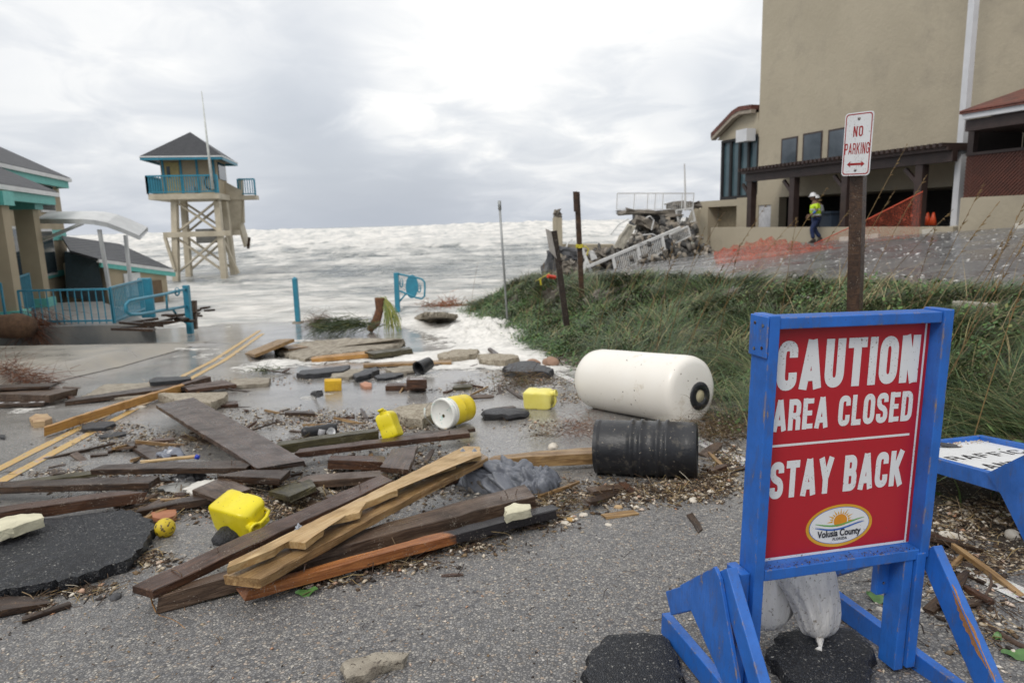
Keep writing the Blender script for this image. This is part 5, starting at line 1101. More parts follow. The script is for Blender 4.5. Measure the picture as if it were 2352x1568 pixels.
for a in [(1335, 1010, .26, .16, .16, 420, .20, .0025, M_rust, 'tangle of dark red roots left of the black barrel', 'root tangle'),
          (1640, 1015, .40, .28, .20, 800, .20, .003, M_weed, 'brown heap of seaweed and roots behind the black barrel', 'seaweed heap'),
          (50, 880, .55, .3, .22, 500, .5, .008, M_rust, 'rusty tangle of roots on top of the far left timber', 'root tangle'),
          (800, 772, .75, .4, .22, 900, .6, .014, M_palm, 'flattened green palm fronds on the big tilted concrete slab', 'palm frond'),
          (738, 770, .30, .28, .30, 900, .36, .007, leafmat('dry_fibre', [(0, (.06, .035, .02)), (1, (.20, .12, .06))], .8), 'dry brown ball of palm fibre at the left of the fronds', 'palm fibre'),
          (1020, 715, .9, .5, .35, 600, .55, .02, leafmat('red_frond', [(0, (.20, .05, .02)), (.6, (.35, .12, .04)), (1, (.12, .10, .03))], .6), 'reddish heap of palm debris at the corner of the dune', 'palm debris'),
          (1195, 890, .40, .30, .16, 500, .22, .006, M_weed, 'olive brown seaweed heap behind the pale yellow jug', 'seaweed heap'),
          (1250, 1012, .18, .10, .05, 160, .14, .003, M_weed, 'thin yellowish seaweed strands left of the white stone', 'seaweed'),
          (1310, 1170, .16, .09, .04, 220, .07, .003, M_weed, 'small tuft of brown seaweed at the charred plank end', 'seaweed'),
          (960, 1012, .12, .05, .03, 120, .08, .003, M_weed, 'little seaweed wisp between the dark planks near the bucket', 'seaweed'),
          (690, 1026, .16, .06, .05, 260, .10, .003, M_weed, 'fibrous seaweed draped over the greenish beam', 'seaweed'),
          (640, 1086, .10, .06, .05, 220, .08, .003, M_weed, 'frayed brown fibre at the splintered stub of the pile', 'fibre'),
          (610, 858, .25, .10, .05, 150, .2, .01, M_palm, 'small clump of green weed on the wet ramp', 'weed clump'),
          (1048, 667, 1.2, .6, .1, 160, .6, .03, M_palm, 'dark weed clump floating in the surf', 'weed clump'),
          (1065, 888, .15, .06, .03, 120, .12, .005, M_weed, 'brown and green scrap of weed right of the painted block', 'weed clump')]:
    nm = {'root tangle': 'root_tangle', 'seaweed heap': 'seaweed_heap', 'palm frond': 'palm_frond', 'palm fibre': 'palm_fibre', 'palm debris': 'palm_debris', 'weed clump': 'weed_clump'}.get(a[10], a[10])
    strands(nm, *a, dirn=(-.9, .1, -.12) if a[10] == 'palm frond' else None, lift=.25 if 'concrete slab' in a[9] or 'left of the fronds' in a[9] else .05, group={'root tangle': 'root tangles', 'seaweed': 'seaweed scraps'}.get(a[10]))
# upright stub of palm stem with hanging yellow frond
st = empty('palm_stump', G(862, 762)); tag(st, 'broken palm stem sticking up near the water with a yellow frond hanging from it', 'palm stem')
Ys = G(862, 762).y; b = MB(); pts = [at(848, 758, Ys)-st.location, at(864, 740, Ys)-st.location, at(872, 712, Ys)-st.location, at(872, 684, Ys)-st.location]
b.tube(pts, [.10, .13, .11, .14], 9); o = b.build('stem', mat('palm_bark', (.22, .09, .04), (.10, .05, .03), scale=14, rough=.85, bump=1., bscale=20), st)
V = []; Fq = []
for i in range(90):
    p0 = np.array(at(878+rng.normal(0, 4), 688+rng.normal(0, 4), Ys)-st.location); p1 = np.array(at(rng.uniform(880, 925), rng.uniform(735, 778), Ys-rng.uniform(-.3, .3))-st.location)
    pm_ = (p0+p1)/2+np.array([.15+rng.normal(0, .05), 0, .15]); k = len(V)
    for j in range(6):
        t = j/5; q = p0*(1-t)**2+pm_*2*t*(1-t)+p1*t*t; V += [q-[.012*(1-t*.7), 0, 0], q+[.012*(1-t*.7), 0, 0]]
    Fq += [(k+2*j, k+2*j+1, k+2*j+3, k+2*j+2) for j in range(5)]
o = fast_mesh('frond', np.array(V), np.array(Fq), M_ywp, True); o.parent = st
# ---------------------------------------------------------------- uncountable litter along the wrack line
BLOBS = [(760,960,120,14,5),(650,975,120,12,4),(420,1010,120,18,5),(300,1020,120,16,4),(240,985,90,16,4),(560,950,160,12,2),(700,1030,120,14,4),(900,1110,170,40,14),(780,1150,130,34,12),(600,1170,120,30,10),(460,1150,100,30,9),(560,1120,200,30,8),(300,1120,160,20,5),
 (980,1070,120,30,5),(820,1020,120,12,5),(900,985,110,10,5),(1180,1190,110,26,8),(1000,1260,140,16,6),(860,1300,120,16,6),(700,1340,100,12,4),(1260,1150,60,40,6),(1420,1140,120,28,9),(1560,1130,80,25,8),(1640,1110,50,30,9),(1670,1060,30,30,6),
 (1250,880,90,16,5),(1200,860,80,12,4),(1320,915,60,14,3),(1100,900,120,10,3),(1300,830,50,20,6),(2180,1230,90,50,8),(2280,1180,80,30,7),(2200,1330,100,40,2),(2250,1430,90,60,2),(2300,1290,50,30,3),(200,1090,150,10,3),(330,1190,60,14,4),(330,1290,60,18,3),
 (130,1360,140,12,4),(60,1400,60,10,2),(500,880,150,10,3),(700,870,150,8,2),(1000,940,60,10,2),(1250,980,80,12,2),(1660,990,40,20,5),(1700,960,60,20,3)]
cum = np.cumsum([b_[4]*1. for b_ in BLOBS]); cum /= cum[-1]
def blobpt():
    while True:
        k = int(np.searchsorted(cum, rng.random())); a = BLOBS[k]; px = rng.normal(a[0], a[2]*.6); py = rng.normal(a[1], a[3]*.6)
        if -60 < px < 2420 and 700 < py < 1620:
            p = G(px, py); return (p.x, p.y, p.z+.008), 1.
def evenpt():
    py = 850+720*rng.random()**.8; px = rng.uniform(-30, 2380); p = G(px, py, .006); return tuple(p), .8
_G = G
def G_fast(px, py, lift=0.):
    d = ray(px, py); d = d/d[1]; lo, hi = 1.5, 60.
    for i in range(16):
        m = (lo+hi)/2; P = d*m
        if P[2] > float(terr(P[0], P[1]))+lift: lo = m
        else: hi = m
    return Vector(d*lo)
def batch_pts(n, fn):
    PX = np.empty(n); PY = np.empty(n)
    for i in range(n): PX[i], PY[i] = fn()
    D = Fv[None]*1568+Rv[None]*(PX-1176)[:, None]+Uv[None]*(784-PY)[:, None]; D = D/D[:, 1:2]; lo = np.full(n, 1.5); hi = np.full(n, 60.)
    for i in range(30):
        m = (lo+hi)/2; P = D*m[:, None]; ab = P[:, 2] > terr(P[:, 0], P[:, 1]); lo = np.where(ab, m, lo); hi = np.where(ab, hi, m)
    return D*lo[:, None]
def bl():
    while True:
        k = int(np.searchsorted(cum, rng.random())); a = BLOBS[k]; px = rng.normal(a[0], a[2]*.6); py = rng.normal(a[1], a[3]*.6)
        if -60 < px < 2420 and 700 < py < 1620: return px, py
def ev(): return rng.uniform(-30, 2390), 860+720*rng.random()**.9
def pieces(name, label, cat, P, m, smin, smax, flat, grow=1.):
    n = len(P); base = np.array([[1, 0, 0], [0, 1, 0], [-1, 0, 0], [0, -1, 0], [0, 0, 1], [0, 0, -1]], float)[None]*rng.uniform(.45, 1.25, (n, 6, 1))
    r = smin+(smax-smin)*rng.random(n)**3; base = base*np.stack([r, r*rng.uniform(.35, 1, n), r*flat], -1)[:, None, :]
    a = rng.random(n)*6.28; c, s = np.cos(a)[:, None], np.sin(a)[:, None]; x, y = base[..., 0].copy(), base[..., 1].copy()
    base[..., 0] = x*c-y*s; base[..., 1] = x*s+y*c; base[..., 2] += base[..., 0]*rng.normal(0, .3, n)[:, None]
    V = base+P[:, None, :]+np.array([0, 0, .008]); V[..., 2] += (r*flat*.5)[:, None]
    tri = np.array([[0, 1, 4], [1, 2, 4], [2, 3, 4], [3, 0, 4], [1, 0, 5], [2, 1, 5], [3, 2, 5], [0, 3, 5]])
    Fq = (np.arange(n)[:, None, None]*6+tri[None]).reshape(-1, 3)
    tag(fast_mesh(name, V.reshape(-1, 3), Fq, m), label, cat, kind='stuff')
M_shell = leafmat('shell_bits', [(0, (.30, .22, .14)), (.3, (.52, .44, .33)), (.7, (.68, .63, .55)), (1, (.42, .20, .10))], .6)
pieces('shell_litter', 'pale shell and stone fragments scattered along the wrack line', 'shell litter', batch_pts(12000, bl), M_shell, .002, .030, .45)
pieces('shell_litter', 'sparse shell grit spread over the open asphalt', 'shell litter', batch_pts(1800, ev), M_shell, .0015, .014, .4)
pieces('dark_litter', 'dark crumbs of wood and weed along the wrack line', 'debris litter', batch_pts(24000, bl), M_bits, .002, .03, .35)
pieces('dark_litter', 'sparse dark crumbs over the open asphalt', 'debris litter', batch_pts(1500, ev), M_bits, .0015, .012, .35)
def tiwgs(n, fn, L0, L1, w_, m, label, lift=.010):
    P = batch_pts(n, fn); V = []; Fq = []
    for i, p in enumerate(P):
        a = rng.random()*6.28; l = L0+(L1-L0)*rng.random()**2.5; d = np.array([math.cos(a), math.sin(a), rng.normal(0, .25)]); s_ = np.array([-d[1], d[0], 0])*w_*rng.uniform(.5, 1.6); u = np.array([0, 0, 1])*w_*.8
        b0 = p+[0, 0, lift+abs(rng.normal(0, .012))]; m_ = b0+d*l/2+rng.normal(0, .12, 3)*l*[1, 1, .3]; e = b0+d*l; k = len(V)
        for q in (b0, m_, e): V += [q-s_, q+s_, q+u]
        for j in (0, 1):
            for c in range(3): Fq.append((k+3*j+c, k+3*j+(c+1) % 3, k+3*j+3+(c+1) % 3, k+3*j+3+c))
    tag(fast_mesh('twig_litter', np.array(V), np.array(Fq), m), label, 'twigs', kind='stuff')
tiwgs(10000, bl, .015, .16, .0024, M_bits, 'twigs, straw and weed stems along the wrack line')
tiwgs(500, ev, .01, .07, .0014, M_bits, 'stray twigs on the open asphalt')
tiwgs(1600, bl, .03, .16, .0018, leafmat('straw', [(0, (.30, .20, .08)), (1, (.42, .32, .15))], .7), 'tan straw along the wrack line', .014)
# lot grit and the root snaking at lower right
lp = lambda: (rng.uniform(1300, 2360), rng.uniform(520, 700))
P = []
for i in range(5200):
    y = 5+24*rng.random(); s = rng.uniform(4, 16); x = edge_x(y)+s; P.append((x, y, float(terr(x, y))+.004))
pieces('lot_litter', 'white shell grit and scraps strewn over the parking lot', 'shell litter', np.array(P), leafmat('white_bits', [(0, (.45, .44, .42)), (.8, (.72, .71, .69)), (1, (.3, .25, .2))], .6), .005, .075, .25)
vb = MB(); vb.tube([G(2274, 1318, .05), G(2278, 1340, .02), G(2262, 1372, .012), (G(2245, 1395, .012)), G(2255, 1420, .012), G(2290, 1450, .012), G(2330, 1475, .012), G(2380, 1500, .012)], [.005, .006, .007, .007, .008, .010, .012, .012], 8)
tag(vb.build('root', mat('dark_root', (.10, .06, .04), (.05, .03, .02), scale=25, rough=.7, bump=.5), smooth=True), 'dark root snaking over the asphalt at lower right', 'root')
# leaves lying near the barricade
def leaf(px, py, L, rz, label, lift=.02):
    b = MB(); n = 8; vs = []
    for i in range(n+1):
        t = i/n; w_ = math.sin(math.pi*min(1, t*1.02))**.8*.32*L; vs += [Vector((L*(t-.5), -w_, .01*math.sin(t*9))), Vector((L*(t-.5), 0, -.012*L*8*math.sin(math.pi*t)*.2)), Vector((L*(t-.5), w_, .012*math.cos(t*7)))]
    fs = []
    for i in range(n):
        for j in (0, 1): fs.append((3*i+j, 3*i+j+1, 3*i+4+j, 3*i+3+j))
    b.add(vs, fs); o = b.build('leaf', mat('green_leaf', (.10, .22, .06), (.06, .14, .04), scale=20, rough=.4), smooth=True); o.location = G(px, py, lift); o.rotation_euler = (.1, -.1, rz); tag(o, label, 'leaf', 'fallen leaves')
leaf(2022, 1372, .12, -.9, 'green leaf behind the barricade, between its two right legs'); leaf(2335, 1500, .10, -.3, 'bright green leaf at the lower right edge'); leaf(705, 1358, .11, .1, 'long green pod shaped leaf in front of the orange plank')
leaf(2290, 1462, .05, .7, 'small green leaf on the dark root')
# ================================================================== SIGNS AND POLES ON THE DUNE
wd_post = wood('wet_post_wood', (.10, .055, .03), (.035, .02, .014), .4)
def part(b, name, m, root, smooth=False, bevel=0., label=None):
    l = root.matrix_world.translation if root.parent is None else root.parent.location
    l = Vector(root.location) if root.parent is None else Vector(root.parent.location)
    b.v = [(v[0]-l.x, v[1]-l.y, v[2]-l.z) for v in b.v]
    o = b.build(name, m, root, smooth, bevel=bevel)
    if label: o['label'] = label
    return o
Yn = 5.0
pb = at(1964, 705, Yn); base = Vector((pb.x, pb.y, float(terr(pb.x, pb.y))-.1)); ns = empty('no_parking_sign', base); tag(ns, 'white no parking sign on a dark wooden post behind the barricade', 'sign')
b = MB(); top = at(1974, 330, Yn); dn = at(1963, 712, Yn); dirp = (dn-top).normalized(); b.bar(top, top+dirp*((top.z-base.z)/-dirp.z), .088, .088, up=(.7, -.7, 0)); part(b, 'post', wd_post, ns, bevel=.004)
TL, TR, BR_, BL = at(1940, 263, 4.99), at(2005, 253, 4.80), at(2000, 403, 4.80), at(1934, 404, 4.99)
X = ((TR-TL)+(BR_-BL))/2; wS = X.length; X.normalize(); Yv = ((TL-BL)+(TR-BR_))/2; hS = Yv.length; Yv = (Yv-X*Yv.dot(X)).normalized(); Zv = X.cross(Yv)
Ms = Matrix((X, Yv, Zv)).transposed().to_4x4(); Ms.translation = (TL+TR+BL+BR_)/4
print('sign size', wS, hS)
def rrect(hx, hy, r, n=6):
    o = []
    for cx, cy, a0 in ((hx-r, hy-r, 0), (-hx+r, hy-r, 90), (-hx+r, -hy+r, 180), (hx-r, -hy+r, 270)):
        for k in range(n+1): a = math.radians(a0+90*k/n); o.append((cx+r*math.cos(a), cy+r*math.sin(a)))
    return o
b = MB(); b.prism(rrect(wS/2, hS/2, .025), .003, M=Ms @ Matrix.Translation((0, 0, -.003))); sp = part(b, 'sign_panel', M_wht, ns)
b = MB(); o_ = rrect(wS/2-.008, hS/2-.008, .022); i_ = rrect(wS/2-.015, hS/2-.015, .018); n = len(o_)
b.add([Ms @ Vector((*p, .0006)) for p in o_+i_], [(k, (k+1) % n, n+(k+1) % n, n+k) for k in range(n)])
M_sred = mat('sign_lettering_red', (.36, .02, .02), (.28, .015, .015), scale=20, rough=.5)
word(b, 'NO', -wS*.17, wS*.17, hS*.12, hS*.165, .15, z0=.0008, sp=.16, wl=.5, M=Ms)
word(b, 'PARKING', -wS*.43, wS*.43, -hS*.155, hS*.175, .135, z0=.0008, sp=.13, wl=.5, M=Ms)
yA = -hS*.315; aw = hS*.018
b.add([Ms @ Vector((x, y, .0012)) for x, y in [(-wS*.22, yA-aw), (wS*.22, yA-aw), (wS*.22, yA+aw), (-wS*.22, yA+aw), (-wS*.31, yA), (-wS*.17, yA-hS*.048), (-wS*.20, yA), (-wS*.17, yA+hS*.048), (wS*.31, yA), (wS*.17, yA-hS*.048), (wS*.20, yA), (wS*.17, yA+hS*.048)]], [(0, 1, 2, 3)])
b.add([Ms @ Vector((x, y, .0015)) for x, y in [(-wS*.31, yA), (-wS*.18, yA-hS*.05), (-wS*.21, yA), (-wS*.18, yA+hS*.05), (wS*.31, yA), (wS*.18, yA-hS*.05), (wS*.21, yA), (wS*.18, yA+hS*.05)]], [(0, 1, 2, 3), (4, 5, 6, 7)])
l = ns.location; b.v = [(v[0]-l.x, v[1]-l.y, v[2]-l.z) for v in b.v]; b.build('lettering', M_sred, sp)
for yy in (hS*.40, -hS*.41):
    b = MB(); b.lathe([(.010, 0), (.010, .003), (.006, .006), (0, .006)], 12, M=Ms @ Matrix.Translation((0, yy, .0005))); part(b, 'bolt', M_screw, ns, True)
# grey pole, leaning old sign, dark post
def pole(name, a, bt, Y, w_, m, label, cat, sq=True, ext=.3):
    A = at(*a, Y); B = at(*bt, Y); e = empty(name, Vector((B.x, B.y, B.z))); tag(e, label, cat); b = MB(); d = (B-A).normalized()
    if sq: b.bar(A, B+d*ext, w_, w_, up=(0, -1, 0))
    else: b.tube([A, B+d*ext], w_/2, 10)
    part(b, 'post', m, e, not sq, .004 if sq else 0); return e, A, B
e, A, B = pole('metal_pole', (1147, 466), (1163, 700), 14.5, .05, mat('galvanised_pole', (.34, .35, .35), (.26, .27, .27), rough=.45, metal=.4), 'thin grey metal pole standing on the left shoulder of the dune', 'pole', False)
b = MB(); b.tube([at(1147, 461, 14.5), at(1148, 482, 14.5)], .036, 10); part(b, 'cap', MATS['galvanised_pole'], e, True)
e, A, B = pole('old_sign', (1272, 530), (1297, 712), 13, .115, wood('tarred_post', (.05, .035, .025), (.02, .014, .012), .45), 'weathered white sign on a dark post leaning left over the dune', 'sign')
q = [at(1252.6, 525, 12.6), at(1265, 531, 12.9), at(1278, 594, 12.9), at(1262, 577, 12.6)]
b = MB(); nrm = Vector((.6, .8, 0))*.012; b.hexa(q+[p+nrm for p in q]); pnl = part(b, 'sign_panel', mat('weathered_white', (.62, .58, .54), (.45, .40, .36), scale=9, rough=.6), e)
b = MB()
for t0, t1 in ((.12, .26), (.42, .55), (.58, .68), (.80, .88)):
    L0 = q[0].lerp(q[3], t0); R0_ = q[1].lerp(q[2], t0); L1 = q[0].lerp(q[3], t1); R1 = q[1].lerp(q[2], t1)
    b.add([L0.lerp(R0_, .2)-nrm*.3, L0.lerp(R0_, .8)-nrm*.3, L1.lerp(R1, .8)-nrm*.3, L1.lerp(R1, .2)-nrm*.3], [(0, 1, 2, 3)])
l = e.location; b.v = [(v[0]-l.x, v[1]-l.y, v[2]-l.z) for v in b.v]; b.build('faded_print', M_sred, pnl)
e, A, B = pole('wooden_post', (1325, 441), (1335, 655), 17, .125, wd_post, 'tall brown wooden post standing upright beside the leaning old sign', 'post')
b = MB(); b.bar(at(1321, 440, 16.9), at(1323, 486, 16.9), .10, .10, up=(0, -1, 0)); part(b, 'splice', wd_post, e)
M_tape = mat('yellow_tape', (.70, .60, .03), rough=.4)
b = MB(); c = at(1331, 568, 16.9)
for k in range(3): b.tube([c+Vector((.09*math.cos(a), -.09*math.sin(a)*.9, .03*k+.01*math.sin(3*a))) for a in np.linspace(0, 6.2, 12)], .012, 4)
b.tube([c, c+Vector((.15, 0, .02)), c+Vector((.22, 0, -.05)), c+Vector((.18, 0, -.2))], .014, 4); tag(b.build('caution_tape', M_tape), 'yellow caution tape knotted round the tall brown post', 'tape', 'yellow caution tape')
b = MB(); p = [G(1215, 655, .25), at(1240, 640, 16), at(1262, 628, 15.5)]; b.tube([p[0]+Vector((-.3, 0, -.1)), p[0], p[1], p[2]], .012, 4); b.tube([p[1], p[1]+Vector((.03, 0, -.15))], .02, 4)
tag(b.build('caution_tape', M_tape), 'yellow caution tape trailing through the grass at the dune top', 'tape', 'yellow caution tape')
b = MB(); b.tube([at(1258, 634, 15.2), at(1275, 637, 15.3)], .045, 8); tag(b.build('barrier_tube', mat('orange_red_plastic', (.62, .05, .02), rough=.4)), 'short orange red tube lying at the dune top beside the old sign', 'tube', 'orange red tubes')
# ================================================================== TEAL GATES AND POSTS
M_teal = mat('teal_paint', (.035, .25, .36), (.03, .19, .28), scale=6, rough=.4, specks=((.3, .25, .2), 40., .74))
M_white = mat('white_trim', (.70, .70, .69), (.60, .60, .59), scale=3, rough=.5)
for a, bt, Y, lb in (((677, 640), (685, 742), 22.8, 'teal square bollard at the end of the yellow centre lines'),):
    A = at(*a, Y); B = at(*bt, Y); e = empty('bollard', B); tag(e, lb, 'bollard'); b = MB(); b.bar(A, B+(B-A)*.1, .15, .15, up=(0, -1, 0)); part(b, 'post', M_teal, e, bevel=.01)
    b = MB(); b.add([A+Vector((x, y, 0)) for x, y in ((-.08, -.08), (.08, -.08), (.08, .08), (-.08, .08))]+[A+Vector((0, 0, .07))], [(0, 1, 4), (1, 2, 4), (2, 3, 4), (3, 0, 4)]); part(b, 'cap', M_teal, e)
    b = MB(); b.box(B+Vector((0, 0, .0)), (.3, .3, .12)); part(b, 'footing', M_conc, e)
Y = 25.0; A = at(910, 626, Y); B = at(914, 722, Y); e = empty('beach_gate', B); tag(e, 'teal swing gate with an oval plate standing open at the water edge', 'gate', 'teal beach gates')
b = MB(); b.bar(A, B+(B-A)*.1, .17, .17, up=(0, -1, 0)); part(b, 'post', M_teal, e, bevel=.01)
b = MB(); P = [at(x, y, Y-.02) for x, y in ((914, 629), (955, 637), (969, 641), (975, 648), (976, 660), (975, 680), (969, 686), (955, 683), (918, 668))]; b.tube(P, .035, 8); part(b, 'gate_arm', M_teal, e, True)
b = MB(); b.tube([at(916, 694, Y), at(933, 674, Y)], .03, 8); part(b, 'brace', M_teal, e, True)
b = MB()
for x, y in ((922, 650), (963, 662)):
    for k in range(3): b.tube([at(x+4*math.cos(a)*(1-.2*k), y+(10-3*k)*math.sin(a)+2*k, Y) for a in np.linspace(0, 6.28, 14)], .012, 5)
part(b, 'scrollwork', M_teal, e, True)
b = MB(); n = 28; f_ = [at(946+9*math.cos(a*6.283/n)*(1.6), 658+27*math.sin(a*6.283/n), Y-.03) for a in range(n)]; b.add(f_+[p+Vector((0, .05, 0)) for p in f_], [tuple(range(n)), tuple(range(2*n-1, n-1, -1))]+[(k, (k+1) % n, n+(k+1) % n, n+k) for k in range(n)]); part(b, 'oval_plate', M_teal, e)
Y = 20.2; A = at(427, 655, Y); B = at(437, 758, Y); e = empty('beach_gate', B); tag(e, 'teal swing gate at the left end of the ramp beside the railing', 'gate', 'teal beach gates')
b = MB(); b.bar(A, B+(B-A)*.08, .16, .16, up=(0, -1, 0)); part(b, 'post', M_teal, e, bevel=.01)
b = MB(); P = [at(x, y, yy) for x, y, yy in ((428, 663, Y), (380, 675, 18.6), (310, 688, 16.8), (296, 692, 16.5), (289, 700, 16.4), (290, 716, 16.4), (300, 722, 16.5), (320, 722, 16.9), (430, 703, Y))]; b.tube(P, .04, 8); part(b, 'gate_arm', M_teal, e, True)
b = MB(); b.tube([at(382, 675, 18.6), at(384, 711, 18.6)], .03, 8); b.tube([at(395, 708, 19), at(410, 728, Y-.4), at(428, 742, Y)], .03, 8); part(b, 'brace', M_teal, e, True)
b = MB()
for k in range(3): b.tube([at(407+6*math.cos(a)*(1-.2*k), 670+(9-3*k)*math.sin(a)+2*k, 19.3) for a in np.linspace(0, 6.28, 14)], .012, 5)
part(b, 'scrollwork', M_teal, e, True)
b = MB(); b.bar(at(446, 690, 20.6), at(448, 755, 20.6), .12, .12, up=(0, -1, 0)); tag(b.build('wooden_post', wd_gry), 'weathered grey post right behind the left teal gate post', 'post')
# ================================================================== LIFEGUARD TOWER
class PL:
    def __init__(s, O, a):
        s.O = Vector((*O, 0)); s.a = Vector((*a, 0)).normalized(); s.n = Vector((-s.a.y, s.a.x, 0))   # n points away
    def c(s, px, py, d=0.):
        r = Vector(ray(px, py)); t = (s.O.dot(s.n)+d)/r.dot(s.n); p = r*t; return (p-s.O).dot(s.a), p.z
    def w(s, x, d, z): return s.O+s.a*x+s.n*d+Vector((0, 0, z))
    def p(s, px, py, d=0.): x, z_ = s.c(px, py, d); return s.w(x, d, z_)
    def box(s, b, x0, x1, d0, d1, z0, z1, m=None):
        b.hexa([s.w(x, d, z_) for z_ in (z0, z1) for x, d in ((x0, d0), (x1, d0), (x1, d1), (x0, d1))], m)
T_ = PL((-20.4, 45), (math.cos(math.radians(11)), math.sin(math.radians(11))))
M_twood = mat('pale_tower_paint', (.56, .50, .39), (.42, .37, .28), scale=1.5, rough=.7)
M_tdark = mat('tower_shaded_wood', (.30, .27, .22), (.2, .18, .15), scale=2, rough=.8)
def tiles(name, c1, c2, sx=3., sy=6.):
    m = bpy.data.materials.new(name); m.use_nodes = True; nt = m.node_tree; b = nt.nodes['Principled BSDF']
    co = nn(nt, 'ShaderNodeTexCoord').outputs['Object']
    br_ = nn(nt, 'ShaderNodeTexWave', {'Vector': co, 'Scale': sx, 'Distortion': .4, 'Detail': 1.}, bands_direction='Z').outputs['Fac']
    b2 = nn(nt, 'ShaderNodeTexWave', {'Vector': co, 'Scale': sy, 'Distortion': .2}, bands_direction='X').outputs['Fac']
    n_ = nn(nt, 'ShaderNodeTexNoise', {'Vector': co, 'Scale': 3., 'Detail': 5.}).outputs[0]
    nt.links.new(mix_(nt, ramp_(nt, n_, [(.35, 0), (.65, 1)]), c1, c2), b.inputs['Base Color']); b.inputs['Roughness'].default_value = .5
    nt.links.new(nn(nt, 'ShaderNodeBump', {'Height': math_(nt, 'ADD', br_, math_(nt, 'MULTIPLY', b2, .4)), 'Strength': .9, 'Distance': .05}).outputs[0], b.inputs['Normal'])
    return m
M_rdark = tiles('dark_roof_tiles', (.018, .020, .026), (.035, .037, .044)); M_rterra = tiles('terracotta_tiles', (.20, .060, .040), (.12, .045, .034), 4, 8)
M_aqua = mat('aqua_trim', (.13, .48, .42), (.10, .40, .36), rough=.5); M_cream = mat('cream_wall', (.42, .35, .24), (.34, .28, .19), scale=.8, rough=.85, bump=.2, bscale=20)
M_glass = mat('dark_glass', (.03, .045, .055), (.05, .07, .08), scale=.5, rough=.08)
M_dark = mat('dark_interior', (.02, .02, .022), rough=.8)
Tx = lambda px, py=436, d=0.: T_.c(px, py, d)[0]
Tz = lambda px, py, d=0.: T_.c(px, py, d)[1]
tw = empty('lifeguard_tower', T_.w(0, 1.5, SEA)); tag(tw, 'tall beige and teal lifeguard tower on braced legs standing in the surf', 'lifeguard tower')
legs = [((401, 456), (406, 662), 0), ((499, 463), (519, 668), 0), ((422, 462), (437, 660), 2.6), ((516, 463), (541, 660), 2.6)]
LG = []
for a, bt, d in legs:
    A = T_.p(*a, d); B = T_.p(*bt, d); B = A+(B-A)*((A.z-SEA+.6)/(A.z-B.z)); LG.append((A, B)); b = MB(); b.bar(A, B, .36, .36, up=(0, -1, 0)); part(b, 'leg', M_twood, tw)
def lerpz(L_, z_): A, B = L_; t = (z_-A.z)/(B.z-A.z); return A.lerp(B, t)
zt, zm = LG[0][0].z, Tz(400, 541)
for (i, j) in ((0, 1), (2, 3)):
    for (z1_, z2_) in ((zt-.15, zm+.15), (zm-.1, Tz(400, 628))):
        b = MB(); b.bar(lerpz(LG[i], z1_), lerpz(LG[j], z2_), .10, .24, up=(0, -1, 0)); part(b, 'cross_brace', M_twood, tw)
        b = MB(); b.bar(lerpz(LG[j], z1_)+Vector((0, .12, 0)), lerpz(LG[i], z2_)+Vector((0, .12, 0)), .10, .24, up=(0, -1, 0)); part(b, 'cross_brace', M_twood, tw)
x0, x1 = Tx(378, 541), Tx(532, 541)
for d_ in (-.30, 2.8):
    b = MB(); T_.box(b, x0, x1, d_, d_+.15, zm-.12, zm+.22); part(b, 'mid_beam', M_twood, tw)
b = MB(); T_.box(b, Tx(447, 541), Tx(500, 541), .3, 1.6, Tz(450, 559), Tz(450, 526)); part(b, 'storage_box', mat('grey_panel', (.22, .22, .21), rough=.7), tw)
for a, c, d in (((379, 545), (402, 620), -.2), ((511, 548), (548, 628), 1.), ((519, 545), (530, 600), 2.)):
    b = MB(); b.bar(T_.p(*a, d), T_.p(*c, d), .16, .2, up=(0, -1, 0)); part(b, 'loose_strut', M_twood, tw)
zd = Tz(400, 446); zr = zd+1.12; X0, X1 = Tx(381, 440), Tx(506, 440); D0, D1 = -.6, 4.3
X0 -= .9
b = MB(); T_.box(b, X0, X1, D0, D1, zd-.35, zd); part(b, 'deck', M_twood, tw)
def rail(b, P, h, n, r=.035, rb=.016, mid=False):   # railing along polyline P, uprights up
    for a, c in zip(P[:-1], P[1:]):
        b.bar(a+Vector((0, 0, h)), c+Vector((0, 0, h)), r*2, r*2); b.bar(a+Vector((0, 0, .10)), c+Vector((0, 0, .10)), r*1.5, r*1.5)
        L_ = (c-a).length; k = max(2, int(L_*n))
        for i in range(k+1): p = a.lerp(c, i/k); b.bar(p+Vector((0, 0, .1 if i not in (0, k) else 0)), p+Vector((0, 0, h)), (rb if i not in (0, k) else r)*2, (rb if i not in (0, k) else r)*2, up=(0, -1, 0))
b = MB(); rail(b, [T_.w(X0, D1, zd), T_.w(X0, D0, zd), T_.w(X1, D0, zd)], 1.1, 7, .05, .022); part(b, 'railing', M_teal, tw)
b = MB(); rail(b, [T_.w(X1+.5, D1-.8, zd), T_.w(X1+1.6, D1-.8, zd)], 1.1, 7, .05, .022); part(b, 'railing', M_teal, tw)
b = MB(); T_.box(b, X1+.01, X1+1.7, D1-1.2, D1, zd-.3, zd-.02); part(b, 'landing', M_twood, tw)
cx0, cx1 = Tx(371, 400, 1), Tx(499, 400, 1); cd0, cd1 = .9, 3.9; zc = zd+2.3
b = MB(); T_.box(b, cx0, cx1, cd0, cd1, zd+.002, zc); cab = part(b, 'cabin', M_cream, tw)
def sub(b, name, m, root, par):
    l = root.location; b.v = [(v[0]-l.x, v[1]-l.y, v[2]-l.z) for v in b.v]; return b.build(name, m, par)
